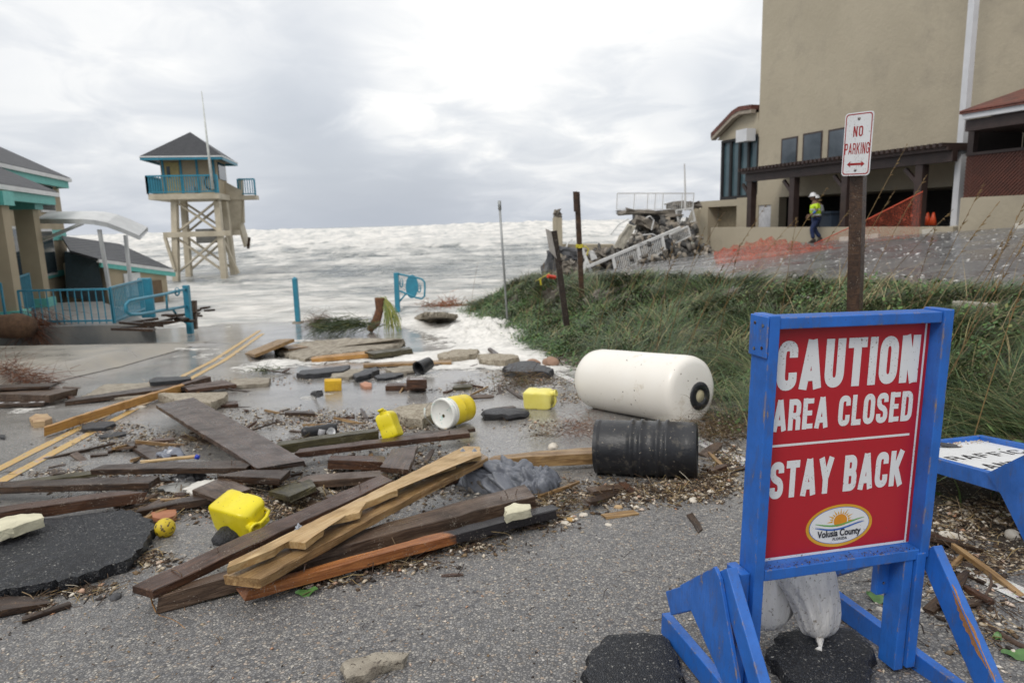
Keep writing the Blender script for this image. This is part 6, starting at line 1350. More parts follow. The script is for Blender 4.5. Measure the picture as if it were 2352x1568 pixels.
for xa, xb, za, zb, m_, nm in ((Tx(381, 400, 1), Tx(413, 400, 1), zd+.02, zd+2.05, mat('yellow_door', (.42, .34, .14), rough=.6), 'door'), (Tx(385, 400, 1), Tx(393, 400, 1), zd+1.1, zd+1.8, M_glass, 'window')):
    b = MB(); T_.box(b, xa, xb, cd0-.05-(.02 if nm == 'window' else 0), cd0-.003, za, zb); sub(b, nm, m_, tw, cab)
for px in (374, 415, 452, 490):
    b = MB(); T_.box(b, Tx(px, 400, 1), Tx(px+5, 400, 1), cd0-.045, cd0-.002, zd, zc); sub(b, 'corner_trim', M_teal, tw, cab)
b = MB(); T_.box(b, cx1+.002, cx1+.06, cd0+.4, cd1-.4, zd+1.0, zd+2.1); sub(b, 'window', M_glass, tw, cab)
b = MB(); c = T_.w(Tx(480, 400, 1), cd0-.1, zd+.75); b.tube([c+Vector((.28*math.cos(a), 0, .42*math.sin(a))) for a in np.linspace(0, 6.28, 20)], .05, 6); part(b, 'hose_reel', M_dark, tw, True)
b = MB(); T_.box(b, Tx(432, 400, 1), Tx(447, 400, 1), cd0-.4, cd0-.06, zd+.05, zd+.5); part(b, 'air_conditioner', mat('grey_metal', (.3, .3, .3), rough=.5), tw)
ex0, ex1, ed0, ed1 = Tx(322, 355, 0), Tx(508, 355, 0), 0., 5.1; ap = T_.w((ex0+ex1)/2+.1, 2.5, zc+1.85)
b = MB(); zl = zc-.02; P = [T_.w(x, d, zl) for x, d in ((ex0, ed0), (ex1, ed0), (ex1, ed1), (ex0, ed1))]; P2 = [p+Vector((0, 0, .12)) for p in P]
b.add(P+P2+[ap], [(3, 2, 1, 0), (0, 1, 5, 4), (1, 2, 6, 5), (2, 3, 7, 6), (3, 0, 4, 7), (4, 5, 8), (5, 6, 8), (6, 7, 8), (7, 4, 8)]); part(b, 'roof', M_rdark, tw)
b = MB()
for i in range(4): a, c = P[i], P[(i+1) % 4]; b.bar(a+Vector((0, 0, -.06)), c+Vector((0, 0, -.06)), .10, .18)
part(b, 'fascia', M_teal, tw)
b = MB()
for i in range(4): a, c = P[i], P[(i+1) % 4]; cc = (P[0]+P[2])/2; b.bar(a+(a-cc)*.012+Vector((0, 0, .05)), c+(c-cc)*.012+Vector((0, 0, .05)), .10, .09)
part(b, 'gutter', M_white, tw)
b = MB(); b.hexa([T_.p(*q, d) for d in (3.2, 4.6) for q in ((508, 528), (553, 530), (556, 438), (507, 412))]); part(b, 'stair_enclosure', M_twood, tw)
b = MB(); b.bar(T_.p(553, 410, 3.6), T_.p(557, 512, 3.6), .3, .2, up=(0, -1, 0)); b.bar(T_.p(552, 512, 3.6), T_.p(568, 566, 3.6), .16, .9, up=(0, -1, 0)); part(b, 'broken_stair', M_twood, tw, label='broken stair hanging off the tower')
b = MB(); b.bar(T_.p(573, 545, 3.4), T_.p(570, 571, 3.4), .16, .1, up=(0, -1, 0)); part(b, 'dangling_post', wd_dark, tw)
b = MB(); b.tube([T_.p(489, 434, -.7), T_.p(478, 345, -.7), T_.p(463, 210, -.7)], [.10, .075, .03], 8); tag(b.build('flagpole', mat('white_pole', (.66, .68, .64), rough=.4), smooth=True), 'tall thin white mast leaning in front of the lifeguard tower', 'mast')
# ================================================================== BEACH PAVILION AT LEFT
q_ = 1.25; H_ = PL((-20, 31.25), (-.3, .954)); H_.n = Vector((-.954, -.3, 0)).normalized()    # a: toward the sea, n: into the building; pavilion scaled up about the camera
dz = -2.44
bh = empty('beach_pavilion', (-17, 23, dz)); tag(bh, 'cream beach pavilion with dark tiled roofs and aqua trim at the left edge', 'building')
b = MB(); H_.box(b, -15, 0, 0, 7, dz-.9, 2.44); wl_ = part(b, 'wall', M_cream, bh)
for xa, xb, za, zb in ((-2.75, -1.1, 1.05, 2.05), (-6.5, -4.2, 1.05, 2.05), (-3.6, -2., dz+.9, dz+2.6), (-7.0, -5.2, dz+.6, dz+2.7)):
    b = MB(); H_.box(b, xa-.1, xb+.1, -.05, -.002, za-.1, zb+.1); f_ = sub(b, 'window_frame', M_white, bh, wl_)
    b = MB(); H_.box(b, xa, xb, -.07, -.052, za, zb); sub(b, 'window', M_glass, bh, wl_)
for za, zb in ((-.22, .22), (dz+.68, dz+.93)):
    b = MB(); H_.box(b, -15, .03, -.04, -.003, za, zb); sub(b, 'aqua_band', M_aqua, bh, wl_)
def hip(name, c0, L_, dep, z_, rise, root, slope=.6, over=0.):
    # far corner at c0 (along,depth); extends back along by L_ and in by dep
    b = MB(); a0, d0 = c0; P = [H_.w(a0, d0, z_), H_.w(a0-L_, d0, z_), H_.w(a0-L_, d0+dep, z_), H_.w(a0, d0+dep, z_)]; r1 = H_.w(a0-dep/2, d0+dep/2, z_+rise); r2 = H_.w(a0-L_, d0+dep/2, z_+rise)
    Pu = [p+Vector((0, 0, .08)) for p in P]
    b.add(P+Pu+[r1, r2], [(0, 1, 2, 3), (0, 4, 5, 1), (1, 5, 9, 6, 2), (2, 6, 7, 3), (3, 7, 4, 0), (4, 8, 9, 5), (4, 7, 8), (7, 6, 9, 8)]); o = part(b, name, M_rdark, root)
    b = MB(); b.bar(P[0]+Vector((0, 0, -.03)), P[1]+Vector((0, 0, -.03)), .10, .14); b.bar(P[0]+Vector((0, 0, -.03)), P[3]+Vector((0, 0, -.03)), .10, .14); part(b, 'gutter', M_white, root)
    b = MB(); q0 = H_.w(a0-.12, d0+.15, z_-.24); q1 = H_.w(a0-L_, d0+.15, z_-.24); q2 = H_.w(a0-.12, d0+dep, z_-.24); b.bar(q0, q1, .16, .28); b.bar(q0, q2, .16, .28); part(b, 'fascia', M_aqua, root)
cU = at(162, 413, 31.25); aU = (cU-H_.O).dot(H_.a); dU = (cU-H_.O).dot(H_.n); hip('upper_roof', (aU, dU), 17, 10, cU.z, 3.1, bh)
cL = at(133, 446, 25.0); aL = (cL-H_.O).dot(H_.a); dL = (cL-H_.O).dot(H_.n); hip('porch_roof', (aL, dL), 15, 7.5, cL.z, 2.4, bh)
for px, py, Y, pw in ((24, 722, 20, 42), (92, 703, 23.8, 30)):
    c = at(px, py, Y); c.z = dz; tpx = at(px, 470, Y)
    b = MB(); b.box((c.x, c.y, (dz+1.31)/2), (.56, .56, 1.31-dz), Matrix.Rotation(.3, 3, 'Z')); cl_ = part(b, 'column', M_cream, bh)
    b = MB(); b.box((c.x, c.y, 1.08), (.80, .80, .40), Matrix.Rotation(.3, 3, 'Z')); sub(b, 'capital', M_aqua, bh, cl_)
    b = MB(); b.box((c.x, c.y, dz+.15), (.80, .80, .30), Matrix.Rotation(.3, 3, 'Z')); sub(b, 'plinth', M_aqua, bh, cl_)
b = MB(); c = at(355, 745, 18.4); b.hexa([Vector((-24, 19.0, -3.4)), Vector((c.x, 18.4, -3.4)), Vector((-15, 25, -3.4)), Vector((-24, 25, -3.4)), Vector((-24, 19.0, dz)), Vector((c.x, 18.4, dz-.02)), Vector((-15, 25, dz)), Vector((-24, 25, dz))])
tag(b.build('concrete_deck', mat('wet_grey_concrete', (.14, .15, .15), (.22, .21, .19), scale=1.2, rough=.5, bump=.3, bscale=25)), 'dark wet concrete deck wall below the teal railing', 'deck')
def rails(label, P, h, dens=7, name='railing', m=M_teal, group='teal railings of the pavilion deck', tilt=None):
    e = empty(name, P[0]); tag(e, label, 'railing', group)
    for a, c in zip(P[:-1], P[1:]):
        b = MB(); b.bar(a+Vector((0, 0, h)), c+Vector((0, 0, h)), .06, .05); part(b, 'top_rail', m, e)
        b = MB(); b.bar(a+Vector((0, 0, .08)), c+Vector((0, 0, .08)), .05, .05); part(b, 'bottom_rail', m, e)
        k = max(2, int((c-a).length*dens))
        for i in range(k+1):
            p = a.lerp(c, i/k); b = MB(); b.bar(p, p+Vector((0, 0, h)), .022 if i not in (0, k) else .05, .022 if i not in (0, k) else .05, up=(0, -1, 0)); part(b, 'baluster' if i not in (0, k) else 'post', m, e)
    return e
A, B = at(52, 738, 18.95), at(262, 746, 18.7); A.z = B.z = dz; rails('teal railing along the front of the concrete deck', [A, B], .95, 5)
A, B = at(264, 746, 18.7), at(335, 735, 21.5); A.z = B.z = dz; rails('teal railing section turning back at the deck corner', [A, B], .98, 8)
A, B = at(-25, 738, 19.3), at(14, 735, 19.3); A.z = B.z = dz; rails('teal railing left of the front cream column', [A, B], 1.15, 5)
A, B = at(52, 725, 20.8), at(80, 725, 23); A.z = B.z = dz; rails('teal railing between the two cream columns', [A, B], 1.2, 5)
b = MB(); b.box(at(337, 684, 22.3), (.44, .12, 1.3)); tag(b.build('trash_bin', M_teal, bevel=.03), 'teal bin standing behind the deck corner railing', 'bin')
# awning
M_awn = mat('white_awning', (.55, .56, .56), (.45, .46, .46), scale=2, rough=.4)
cn = empty('awning', (-13.5, 23, dz)); tag(cn, 'bent white metal awning on two leaning poles beside the pavilion', 'awning')
b = MB(); pr = [(80, 503, 25), (189, 503, 23.1), (215, 505, 23.2), (245, 511, 23.4), (280, 524, 23.9), (320, 541, 24.4)]
T1 = [at(*p) for p in pr]; T2 = [p+Vector((-.5, 1.6, .30)) for p in T1]; n = len(T1)
b.add(T1+T2+[p-Vector((0, 0, .16)) for p in T1]+[p-Vector((0, 0, .16)) for p in T2], [(i, i+1, n+i+1, n+i) for i in range(n-1)]+[(2*n+i, 3*n+i, 3*n+i+1, 2*n+i+1) for i in range(n-1)]+[(i, 2*n+i, 2*n+i+1, i+1) for i in range(n-1)]+[(n+i, n+i+1, 3*n+i+1, 3*n+i) for i in range(n-1)]+[(0, n, 3*n, 2*n), (n-1, 3*n-1, 4*n-1, 2*n-1)][:1]); part(b, 'canopy', M_awn, cn)
for a, c, Y in (((228, 527), (256, 690), 23.4), ((288, 540), (303, 680), 24)):
    b = MB(); b.bar(at(*a, Y), at(*c, Y), .10, .10, up=(0, -1, 0)); part(b, 'pole', M_awn, cn)
b = MB(); b.bar(at(189, 513, 23.1), at(94, 553, 24.5), .09, .09); part(b, 'strut', M_awn, cn)
# collapsed kiosk
kk = empty('collapsed_kiosk', (-15, 30, -3)); tag(kk, 'low cream kiosk with a sagging dark roof collapsed beside the surf', 'building')
b = MB(); R_ = [at(141, 541, 30.5), at(275, 560, 34), at(397, 617, 32), at(224, 593, 28), at(161, 575, 28.3)]; b.add(R_+[p-Vector((0, 0, .12)) for p in R_], [(0, 1, 2, 3, 4), (9, 8, 7, 6, 5)]+[(i, (i+1) % 5, 5+(i+1) % 5, 5+i) for i in range(5)]); part(b, 'roof', M_rdark, kk)
b = MB(); b.bar(R_[3]+Vector((0, 0, -.10)), R_[2]+Vector((0, 0, -.10)), .12, .14); part(b, 'gutter', M_white, kk)
b = MB(); b.bar(R_[3]+Vector((.02, .1, -.27)), R_[2]+Vector((0, .1, -.27)), .12, .20); part(b, 'fascia', M_aqua, kk)
K_ = PL((R_[3].x+.3, R_[3].y+.3), ((R_[2]-R_[3]).x, (R_[2]-R_[3]).y)); zz1 = R_[3].z-.2; zz2 = R_[2].z-.2; LK = (R_[2]-R_[3]).length
b = MB(); b.hexa([K_.w(x, d, -3.6) for x, d in ((.2, .3), (LK-.8, .3), (LK-.8, 2.6), (.2, 2.6))]+[K_.w(x, d, z_) for x, d, z_ in ((.2, .3, zz1), (LK-.8, .3, zz2+.15), (LK-.8, 2.6, zz2+.2), (.2, 2.6, zz1))]); kw = part(b, 'wall', M_cream, kk)
for xa, xb, za, zb, nm, m_ in ((LK-1.9, LK-1.2, -3.4, zz2-.25, 'door', mat('brown_door', (.16, .10, .05), rough=.6)), (.9, 1.8, -2.7, -1.7, 'shutter', M_white)):
    b = MB(); K_.box(b, xa, xb, .24, .297, za, zb); sub(b, nm, m_, kk, kw)
b = MB(); b.hexa([at(x, y, Y) for x, y, Y in ((152, 680, 28.5), (245, 700, 28.2), (247, 700, 30), (152, 680, 31), (148, 578, 29), (222, 592, 28.3), (224, 590, 30.2), (150, 576, 31.2))]); part(b, 'dark_opening', mat('shaded_blue_grey', (.05, .075, .095), (.04, .06, .07), rough=.6), kk)  # solid block coloured dark for the shaded opening of the kiosk
b = MB(); b.tube([at(x, y, 18.0) for x, y in ((-30, 745), (10, 750), (45, 748), (72, 752))], [.30, .32, .34, .26], 12); e = b.build('palm_trunk', mat('fibrous_bark', (.16, .09, .05), (.09, .05, .03), scale=8, rough=.9, bump=1.), smooth=True)
for v in e.data.vertices: v.co *= 1
e.location.z -= .0; tag(e, 'brown palm trunk lying at the left edge below the pavilion', 'fallen palm'); e.name = 'fallen_palm'
strands('root_tangle', 92, 792, .55, .4, .5, 900, .8, .014, M_rust, 'hanging reddish roots at the end of the lying palm trunk', 'root tangle', group='root tangles', dirn=(.6, -.1, -.4), lift=.35)
for k, (x, y, w_, h_, Y, lb) in enumerate([(400, 738, 50, 10, 19.5, 'dark heap of boards left of the gate post'), (345, 745, 60, 8, 18.0, 'dark boards behind the deck corner'), (455, 717, 26, 8, 22, 'dark board sticking into the surf beside the gate')]):
    c = at(x, y, Y); b = MB(); 
    for i in range(6): b.box(c+Vector((rng.normal(0, .25), rng.normal(0, .4), rng.normal(0, .05)+.02*i)), (w_/70*rng.uniform(.6, 1.2), .2, .06), Matrix.Rotation(rng.normal(0, .5), 3, 'Z') @ Matrix.Rotation(rng.normal(0, .15), 3, 'Y'))
    tag(b.build('board_heap', wd_dark), lb, 'board heap', kind='stuff')
# ================================================================== HOTEL
D_ = (.317, -.948)       # along the facade towards the camera
def plane(K): p = PL((K, 0), D_); p.n = Vector((.948, .317, 0)).normalized(); return p      # n: into the building
M_stucco = mat('tan_stucco', (.46, .405, .305), (.39, .342, .255), scale=.35, rough=.9, bump=.8, bscale=7, contrast=(.3, .7), stain=((.33, .29, .225), .8, .52, .3))
M_brown = mat('dark_pergola_wood', (.035, .022, .02), (.055, .035, .03), scale=3, rough=.5)
M_white2 = mat('pale_pipe', (.66, .67, .69), (.58, .59, .61), scale=2, rough=.45)
P2 = plane(22.1); P1 = plane(20.0)
X2 = lambda px, py=500, d=0: P2.c(px, py, d)[0]
Z2 = lambda px, py, d=0: P2.c(px, py, d)[1]
xc = X2(1736); xr = X2(2500)
ht = empty('hotel', P2.w(xc, 0, -1.7)); tag(ht, 'tall tan stucco hotel with a dark pergola rising out of frame at right', 'building')
zo = Z2(1900, 446); zs = -.5
xo0, xo1 = X2(1788), X2(2183); xd0, xd1 = X2(1740.5), X2(1770)
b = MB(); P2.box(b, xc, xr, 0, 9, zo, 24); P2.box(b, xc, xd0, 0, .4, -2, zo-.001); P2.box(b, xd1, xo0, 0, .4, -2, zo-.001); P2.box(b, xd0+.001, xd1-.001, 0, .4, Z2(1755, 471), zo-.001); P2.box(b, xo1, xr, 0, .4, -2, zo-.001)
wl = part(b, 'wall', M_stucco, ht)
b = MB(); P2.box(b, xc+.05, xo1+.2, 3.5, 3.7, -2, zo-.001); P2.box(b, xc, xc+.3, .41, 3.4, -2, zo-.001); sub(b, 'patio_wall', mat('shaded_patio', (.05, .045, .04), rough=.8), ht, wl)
b = MB(); P2.box(b, xc, xr, .4, 4, -2.2, -1.7); sub(b, 'patio_floor', M_conc, ht, wl)
b = MB(); P2.box(b, xd0+.01, xd1-.01, .05, .10, -2, Z2(1755, 471)-.01); sub(b, 'door', mat('white_door', (.66, .67, .70), rough=.45), ht, wl)
for a, c, t, bt in ((1794.5, 1832, 316, 386), (1843.5, 1888, 304, 380), (1901, 1950, 295, 374)):
    xa, xb = X2(a, 350), X2(c, 350); za, zb = Z2((a+c)/2, bt), Z2((a+c)/2, t)
    b = MB(); P2.box(b, xa, xb, -.02, .02, za, zb); f_ = sub(b, 'window', M_brown, ht, wl)
    b = MB(); P2.box(b, xa+.09, xb-.06, -.035, -.022, za+.05, zb-.07); sub(b, 'window_pane', mat('reflecting_glass', (.06, .075, .09), (.11, .13, .15), scale=.9, rough=.06), ht, wl)
# pergola
xp0 = P1.c(1716, 450)[0]; xp1 = P1.c(2190, 450)[0]; zp = 1.80
pg = empty('pergola', P1.w(xp0, 0, zs)); tag(pg, 'dark brown timber pergola along the foot of the hotel wall', 'pergola')
b = MB(); P1.box(b, xp0, xp1, -.35, 2.0, zp-.10, zp); 
for i in range(46): x = xp0+(xp1-xp0)*(i+.5)/46; P1.box(b, x-.05, x+.05, -.55, 1.9, zp+.002, zp+.11)
part(b, 'rafter_deck', M_brown, pg)
b = MB(); P1.box(b, xp0+.05, xp1, -.16, .04, zp-.42, zp-.102); part(b, 'beam', M_brown, pg)
for px in (1726, 1823, 1943, 2112):
    x = P1.c(px, 470)[0]; b = MB(); P1.box(b, x-.13, x+.13, -.13, .13, zs+.002, zp-.43); ps_ = part(b, 'post', M_brown, pg)
    b = MB(); b.bar(P1.w(x, .0, zp-1.1), P1.w(x-.6, .0, zp-.5), .10, .12); sub(b, 'knee_brace', M_brown, pg, ps_)
b = MB(); P1.box(b, P1.c(1640, 540)[0], P1.c(2200, 520)[0], -.18, .18, -2.2, zs); tag(b.build('patio_wall', M_stucco), 'low tan stucco wall along the edge of the parking lot', 'wall')
P3 = plane(20.4); x = P3.c(2198, 480)[0]; zb_ = float(terr(*P3.w(x, 0, 0)[:2]))
pp = empty('downpipe', P3.w(x, 0, zb_)); tag(pp, 'wide pale grey downpipe running up the hotel wall', 'downpipe')
b = MB(); P3.box(b, x-.10, x+.09, -.1, .10, zb_-.2, 24); part(b, 'pipe', M_white2, pp)
for z_ in (1.7, 6.5, 11): b = MB(); P3.box(b, x-.14, x+.12, -.12, .14, z_, z_+.08); part(b, 'collar', M_white2, pp)
# wing at the right: veranda with tiled roof and lattice
P4 = plane(19.6); x0 = P4.c(2207, 450)[0]; x1 = P4.c(2480, 450)[0]
vr = empty('veranda', P4.w(x0, 0, -.9)); tag(vr, 'veranda with a terracotta tile roof and red brown lattice at the right edge', 'veranda')
ze = P4.c(2205, 272)[1]; zl0 = P4.c(2280, 451)[1]; b = MB(); P4.box(b, x0, x1, 0, .3, -1.6, zl0); part(b, 'parapet', M_stucco, vr)
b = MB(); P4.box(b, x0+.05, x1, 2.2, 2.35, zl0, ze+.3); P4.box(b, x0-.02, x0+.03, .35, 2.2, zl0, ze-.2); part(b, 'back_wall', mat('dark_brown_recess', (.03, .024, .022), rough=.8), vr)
zlt = P4.c(2280, 352)[1]; b = MB(); st_ = .105; xx = x0+.08; Lx = x1-x0
n = int((Lx+zlt-zl0)/st_)
for sgn, dd_ in ((1, .10), (-1, .125)):
    for i in range(n):
        s0 = x0+i*st_-(zlt-zl0 if sgn > 0 else 0); a = [s0, zl0+.01] if sgn > 0 else [s0, zl0+.01]; e_ = [s0+(zlt-zl0)*sgn, zlt]
        if sgn < 0 and s0-(zlt-zl0) < x0: f_ = (s0-x0)/(zlt-zl0); e_ = [x0, zl0+(zlt-zl0)*max(f_, 0)]
        if sgn > 0 and s0 < x0: f_ = (x0-s0); a = [x0, zl0+f_]
        if s0 > x1 or abs(e_[0]-a[0]) < .05 or a[1] >= zlt: continue
        b.bar(P4.w(a[0], dd_, a[1]), P4.w(e_[0], dd_, e_[1]), .018, .045, up=tuple(P4.n.cross(P4.a)))
part(b, 'lattice', mat('red_brown_lattice', (.13, .045, .03), (.09, .035, .025), rough=.6), vr)
b = MB(); P4.box(b, x0, x1, .06, .17, zlt+.002, zlt+.08); P4.box(b, x0+.02, x0+.2, .06, .24, zlt+.08, ze-.2); part(b, 'frame', M_brown, vr)
b = MB(); P4.box(b, x0+.40, x1, -.7, -.56, ze-.14, ze-.005); part(b, 'fascia', M_white2, vr)
b = MB(); P4.box(b, x0+.40, x1, -.555, 2.3, ze-.45, ze-.15); part(b, 'soffit_beam', M_brown, vr)
b = MB(); P = [P4.w(x0+.35, -.75, ze), P4.w(x1, -.75, ze), P4.w(x1, 2.4, ze+1.15), P4.w(x0+1.9, 2.4, ze+1.15), P4.w(x0+.1, 2.4, ze+.02)]
b.add(P+[p+Vector((0, 0, .09)) for p in P], [(0, 1, 2, 3), (0, 3, 4), (8, 7, 6, 5), (9, 8, 5), (0, 1, 6, 5), (1, 2, 7, 6), (3, 2, 7, 8), (4, 3, 8, 9), (0, 4, 9, 5)]); part(b, 'tile_roof', M_rterra, vr)
# glazed annex beyond the corner
an = empty('glazed_annex', P2.w(X2(1657), 0, -1.7)); tag(an, 'small annex with dark glass and a curved tile roof hugging the hotel corner', 'building')
xa, xb = X2(1657, 400), xc-.02; za, zb = Z2(1700, 449), Z2(1700, 322)
b = MB(); P2.box(b, xa, xb, .1, 4, za, zb); part(b, 'glazing', mat('teal_glass', (.045, .08, .095), (.08, .13, .15), scale=.8, rough=.08), an)
for k in range(5): x = xa+(xb-xa)*k/4; b = MB(); P2.box(b, x-.07, x+.07, .0, .098, za, zb); part(b, 'mullion', M_dark, an)
b = MB(); P2.box(b, xa-.05, xb, -.02, 4.1, za-.2, za-.005); P2.box(b, xa-.05, xb, -.02, 4.1, zb+.005, zb+.12); part(b, 'sill', M_dark, an)
prf = [(1642, 322), (1667, 296), (1690, 272), (1706, 262), (1735, 258)]; prl = [(X2(p, q), Z2(p, q)) for p, q in prf]; low = [(x, zb+.1) for x, z_ in prl]
b = MB(); n = 5; vs = [P2.w(x, d, z_) for d in (.12, 4) for x, z_ in prl+[(xb, zb+.13), (xa, zb+.13)]]
b.add(vs, [tuple(range(7)), tuple(range(13, 6, -1))]+[(i, (i+1) % 7, 7+(i+1) % 7, 7+i) for i in range(7)]); part(b, 'gable', M_stucco, an)
b = MB()
for i in range(4): b.bar(P2.w(prl[i][0], -.1, prl[i][1]+.05), P2.w(prl[i+1][0], -.1, prl[i+1][1]+.05), .25, .16, up=(0, 0, 1))
part(b, 'verge_board', mat('dusty_trim', (.36, .31, .25), rough=.8), an)
b = MB()
for i in range(4):
    a, c = prl[i], prl[i+1]; b.hexa([P2.w(a[0], -.25, a[1]+.13), P2.w(c[0], -.25, c[1]+.13), P2.w(c[0], 4.2, c[1]+.13), P2.w(a[0], 4.2, a[1]+.13), P2.w(a[0], -.25, a[1]+.33), P2.w(c[0], -.25, c[1]+.33), P2.w(c[0], 4.2, c[1]+.33), P2.w(a[0], 4.2, a[1]+.33)])
part(b, 'tile_roof', M_rterra, an)
b = MB(); P2.box(b, X2(1711, 310), X2(1736, 310), -.5, -.01, Z2(1723, 326), Z2(1723, 298)); part(b, 'wall_box', M_white2, an)
# ================================================================== RUINED WING, RUBBLE, RAILINGS
M_rub = mat('rubble_concrete', (.26, .23, .19), (.13, .115, .10), scale=2.5, rough=.9, bump=.8, bscale=9)
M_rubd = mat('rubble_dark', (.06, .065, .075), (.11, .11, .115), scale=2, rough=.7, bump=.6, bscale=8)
rw_ = empty('ruined_wall', P2.w(X2(1609), 0, -1.8)); tag(rw_, 'broken tan wall with a recessed doorway left of the pergola', 'ruined wall')
xa, xb = X2(1611, 540), xc-.03; zt = Z2(1660, 460)
r0, r1 = X2(1637, 520), X2(1703, 520); zr_ = Z2(1670, 474)
b = MB(); P2.box(b, xa, r0, -.3, .3, -2.6, zt); P2.box(b, r1, xb, -.3, .3, -2.6, zt+.05); P2.box(b, r0+.001, r1-.001, -.3, .3, zr_, zt); part(b, 'wall', M_stucco, rw_)
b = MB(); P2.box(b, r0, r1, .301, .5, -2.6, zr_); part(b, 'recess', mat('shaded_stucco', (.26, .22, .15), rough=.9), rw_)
def chunkbox(name, pts8, m, label, cat, group=None, jag=.06, div=3):
    b = MB(); b.hexa(pts8); o = b.build(name, m); c = sum((Vector(p) for p in pts8), Vector())/8
    bmx = bmesh.new(); bmx.from_mesh(o.data); bmesh.ops.subdivide_edges(bmx, edges=bmx.edges, cuts=div, use_grid_fill=True)
    r = random.Random(int(pts8[0][0]*100))
    for v in bmx.verts: v.co += Vector((r.gauss(0, jag), r.gauss(0, jag), r.gauss(0, jag)))-c
    bmx.to_mesh(o.data); bmx.free(); o.location = c
    if label: tag(o, label, cat, group)
    return o
def pbox(a, b_, Y, dep): # picture rectangle a(top-left) b(bottom-right) at depth Y
    q = [(a[0], b_[1]), (b_[0], b_[1]), (b_[0], a[1]), (a[0], a[1])]
    return [at(*p, Y) for p in q]+[at(*p, Y)+Vector((0, dep, 0)) for p in q]
def qbox(q, Y, dep, dy=None):
    Y = [Y]*4 if not isinstance(Y, (list, tuple)) else Y
    return [at(*p, y) for p, y in zip(q, Y)]+[at(*p, y)+Vector((0, dep, 0)) for p, y in zip(q, Y)]
RB = [
 ('broken_column', pbox((1271, 500), (1292, 640), 30, .4), M_stucco, 'square tan column stub standing left of the rubble by the sea', 'column', .015),
 ('broken_column_top', pbox((1275, 483), (1287, 501), 30.1, .25), M_rub, None, None, .05),
 ('sea_wall', pbox((1292, 561), (1410, 640), 31, .3), M_stucco, 'low tan wall between the column stub and the rubble heap', 'wall', .02),
 ('roof_slab', qbox([(1438, 490), (1568, 497), (1566, 484), (1440, 482)], 32, 3), M_rub, 'cracked floor slab hanging over the dark room', 'slab', .05),
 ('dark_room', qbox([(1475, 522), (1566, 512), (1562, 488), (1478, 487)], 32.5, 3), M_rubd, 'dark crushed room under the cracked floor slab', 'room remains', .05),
 ('broken_slab', qbox([(1553, 478), (1612, 480), (1610, 463), (1552, 466)], 34, 2), M_rub, 'broken slab end jutting left from the ruined wall', 'slab', .05),
 ('leaning_wall', qbox([(1567, 585), (1612, 590), (1609, 480), (1592, 482)], 33, .4), M_stucco, 'tan wall fragment leaning against the ruined wall', 'wall fragment', .03),
 ('leaning_slab', qbox([(1247, 632), (1275, 634), (1272, 575), (1262, 578)], 28, .5), M_rubd, 'blue grey slab leaning upright at the left end of the rubble', 'slab', .06),
 ('rubble_beam', qbox([(1458, 510), (1500, 530), (1512, 512), (1470, 495)], 30.5, .8), M_rub, 'chunky concrete beam at the top left of the rubble heap', 'beam', .05),
 ('pale_slab', qbox([(1412, 568), (1432, 572), (1462, 520), (1444, 516)], 29.6, .3), mat('pale_slab_paint', (.45, .42, .35), (.32, .3, .25), rough=.8), 'pale slab tilted on the left slope of the rubble heap', 'slab', .03),
 ('slate_panel', qbox([(1300, 595), (1330, 600), (1322, 572), (1284, 570)], 28.5, .6), M_rubd, 'dark panel lying between the old sign and the tall post', 'panel', .05),
 ('pale_boulder', qbox([(1290, 628), (1326, 630), (1326, 604), (1294, 604)], 27.8, .7), M_rub, 'tan concrete lump behind the leaning old sign', 'concrete lump', .07),
 ('fallen_door', qbox([(1572, 586), (1588, 588), (1600, 560), (1590, 555)], 29, .15), mat('pale_green_door', (.45, .47, .40), rough=.6), 'pale door panel tilted at the foot of the leaning wall fragment', 'door panel', .01),
 ('rubble_block', qbox([(1500, 575), (1548, 578), (1540, 548), (1505, 545)], 29.2, 1), M_rubd, 'dark block under the fallen white railing', 'block', .08),
 ('rubble_block', qbox([(1370, 600), (1400, 603), (1396, 576), (1372, 574)], 28.6, 1), M_rub, 'brown block left of the fallen white railing', 'block', .08),
 ('white_panel', qbox([(1358, 598), (1372, 594), (1364, 577), (1355, 576)], 28, .2), M_white, 'small white panel standing beside the white A shaped posts', 'panel', .01),
]
col_o = None
for nm, P, m_, lb, ct, jg in RB:
    if lb is None:
        o = chunkbox('broken_top', P, m_, None, None, None, jg); o.location -= col_o.location; o.parent = col_o
    else:
        o = chunkbox(nm, P, m_, lb, ct, None, jg)
        if nm == 'broken_column': col_o = o
# loose rubble heap
V = []; Fq = []; cube = np.array([[-1, -1, -1], [1, -1, -1], [1, 1, -1], [-1, 1, -1], [-1, -1, 1], [1, -1, 1], [1, 1, 1], [-1, 1, 1]], float); qf = np.array([[3, 2, 1, 0], [4, 5, 6, 7], [0, 1, 5, 4], [1, 2, 6, 5], [2, 3, 7, 6], [3, 0, 4, 7]])
for i in range(900):
    px = rng.uniform(1405, 1600); t = (px-1405)/195; ytop = 600-82*min(1, t*2.4)**.8+ (10*math.sin(px*.11)); py = ytop+(605-ytop)*rng.random()**1.2; Y = 29.3+2.2*(605-py)/90+rng.uniform(0, .6)
    s_ = rng.uniform(.05, .32)*(.6+.6*rng.random()); a = Euler(rng.uniform(0, 3, 3)).to_matrix(); c = at(px, py, Y)
    P = (cube*rng.uniform(.6, 1.2, (8, 1))*[s_, s_*rng.uniform(.2, .9), s_*rng.uniform(.06, .35)]) @ np.array(a).T+np.array(c); Fq.append(qf+len(V)*8); V.append(P)
M_rr = leafmat('rubble_bits', [(0, (.04, .04, .042)), (.4, (.12, .115, .105)), (.7, (.22, .20, .175)), (.9, (.33, .28, .22)), (1, (.5, .48, .44))], .85)
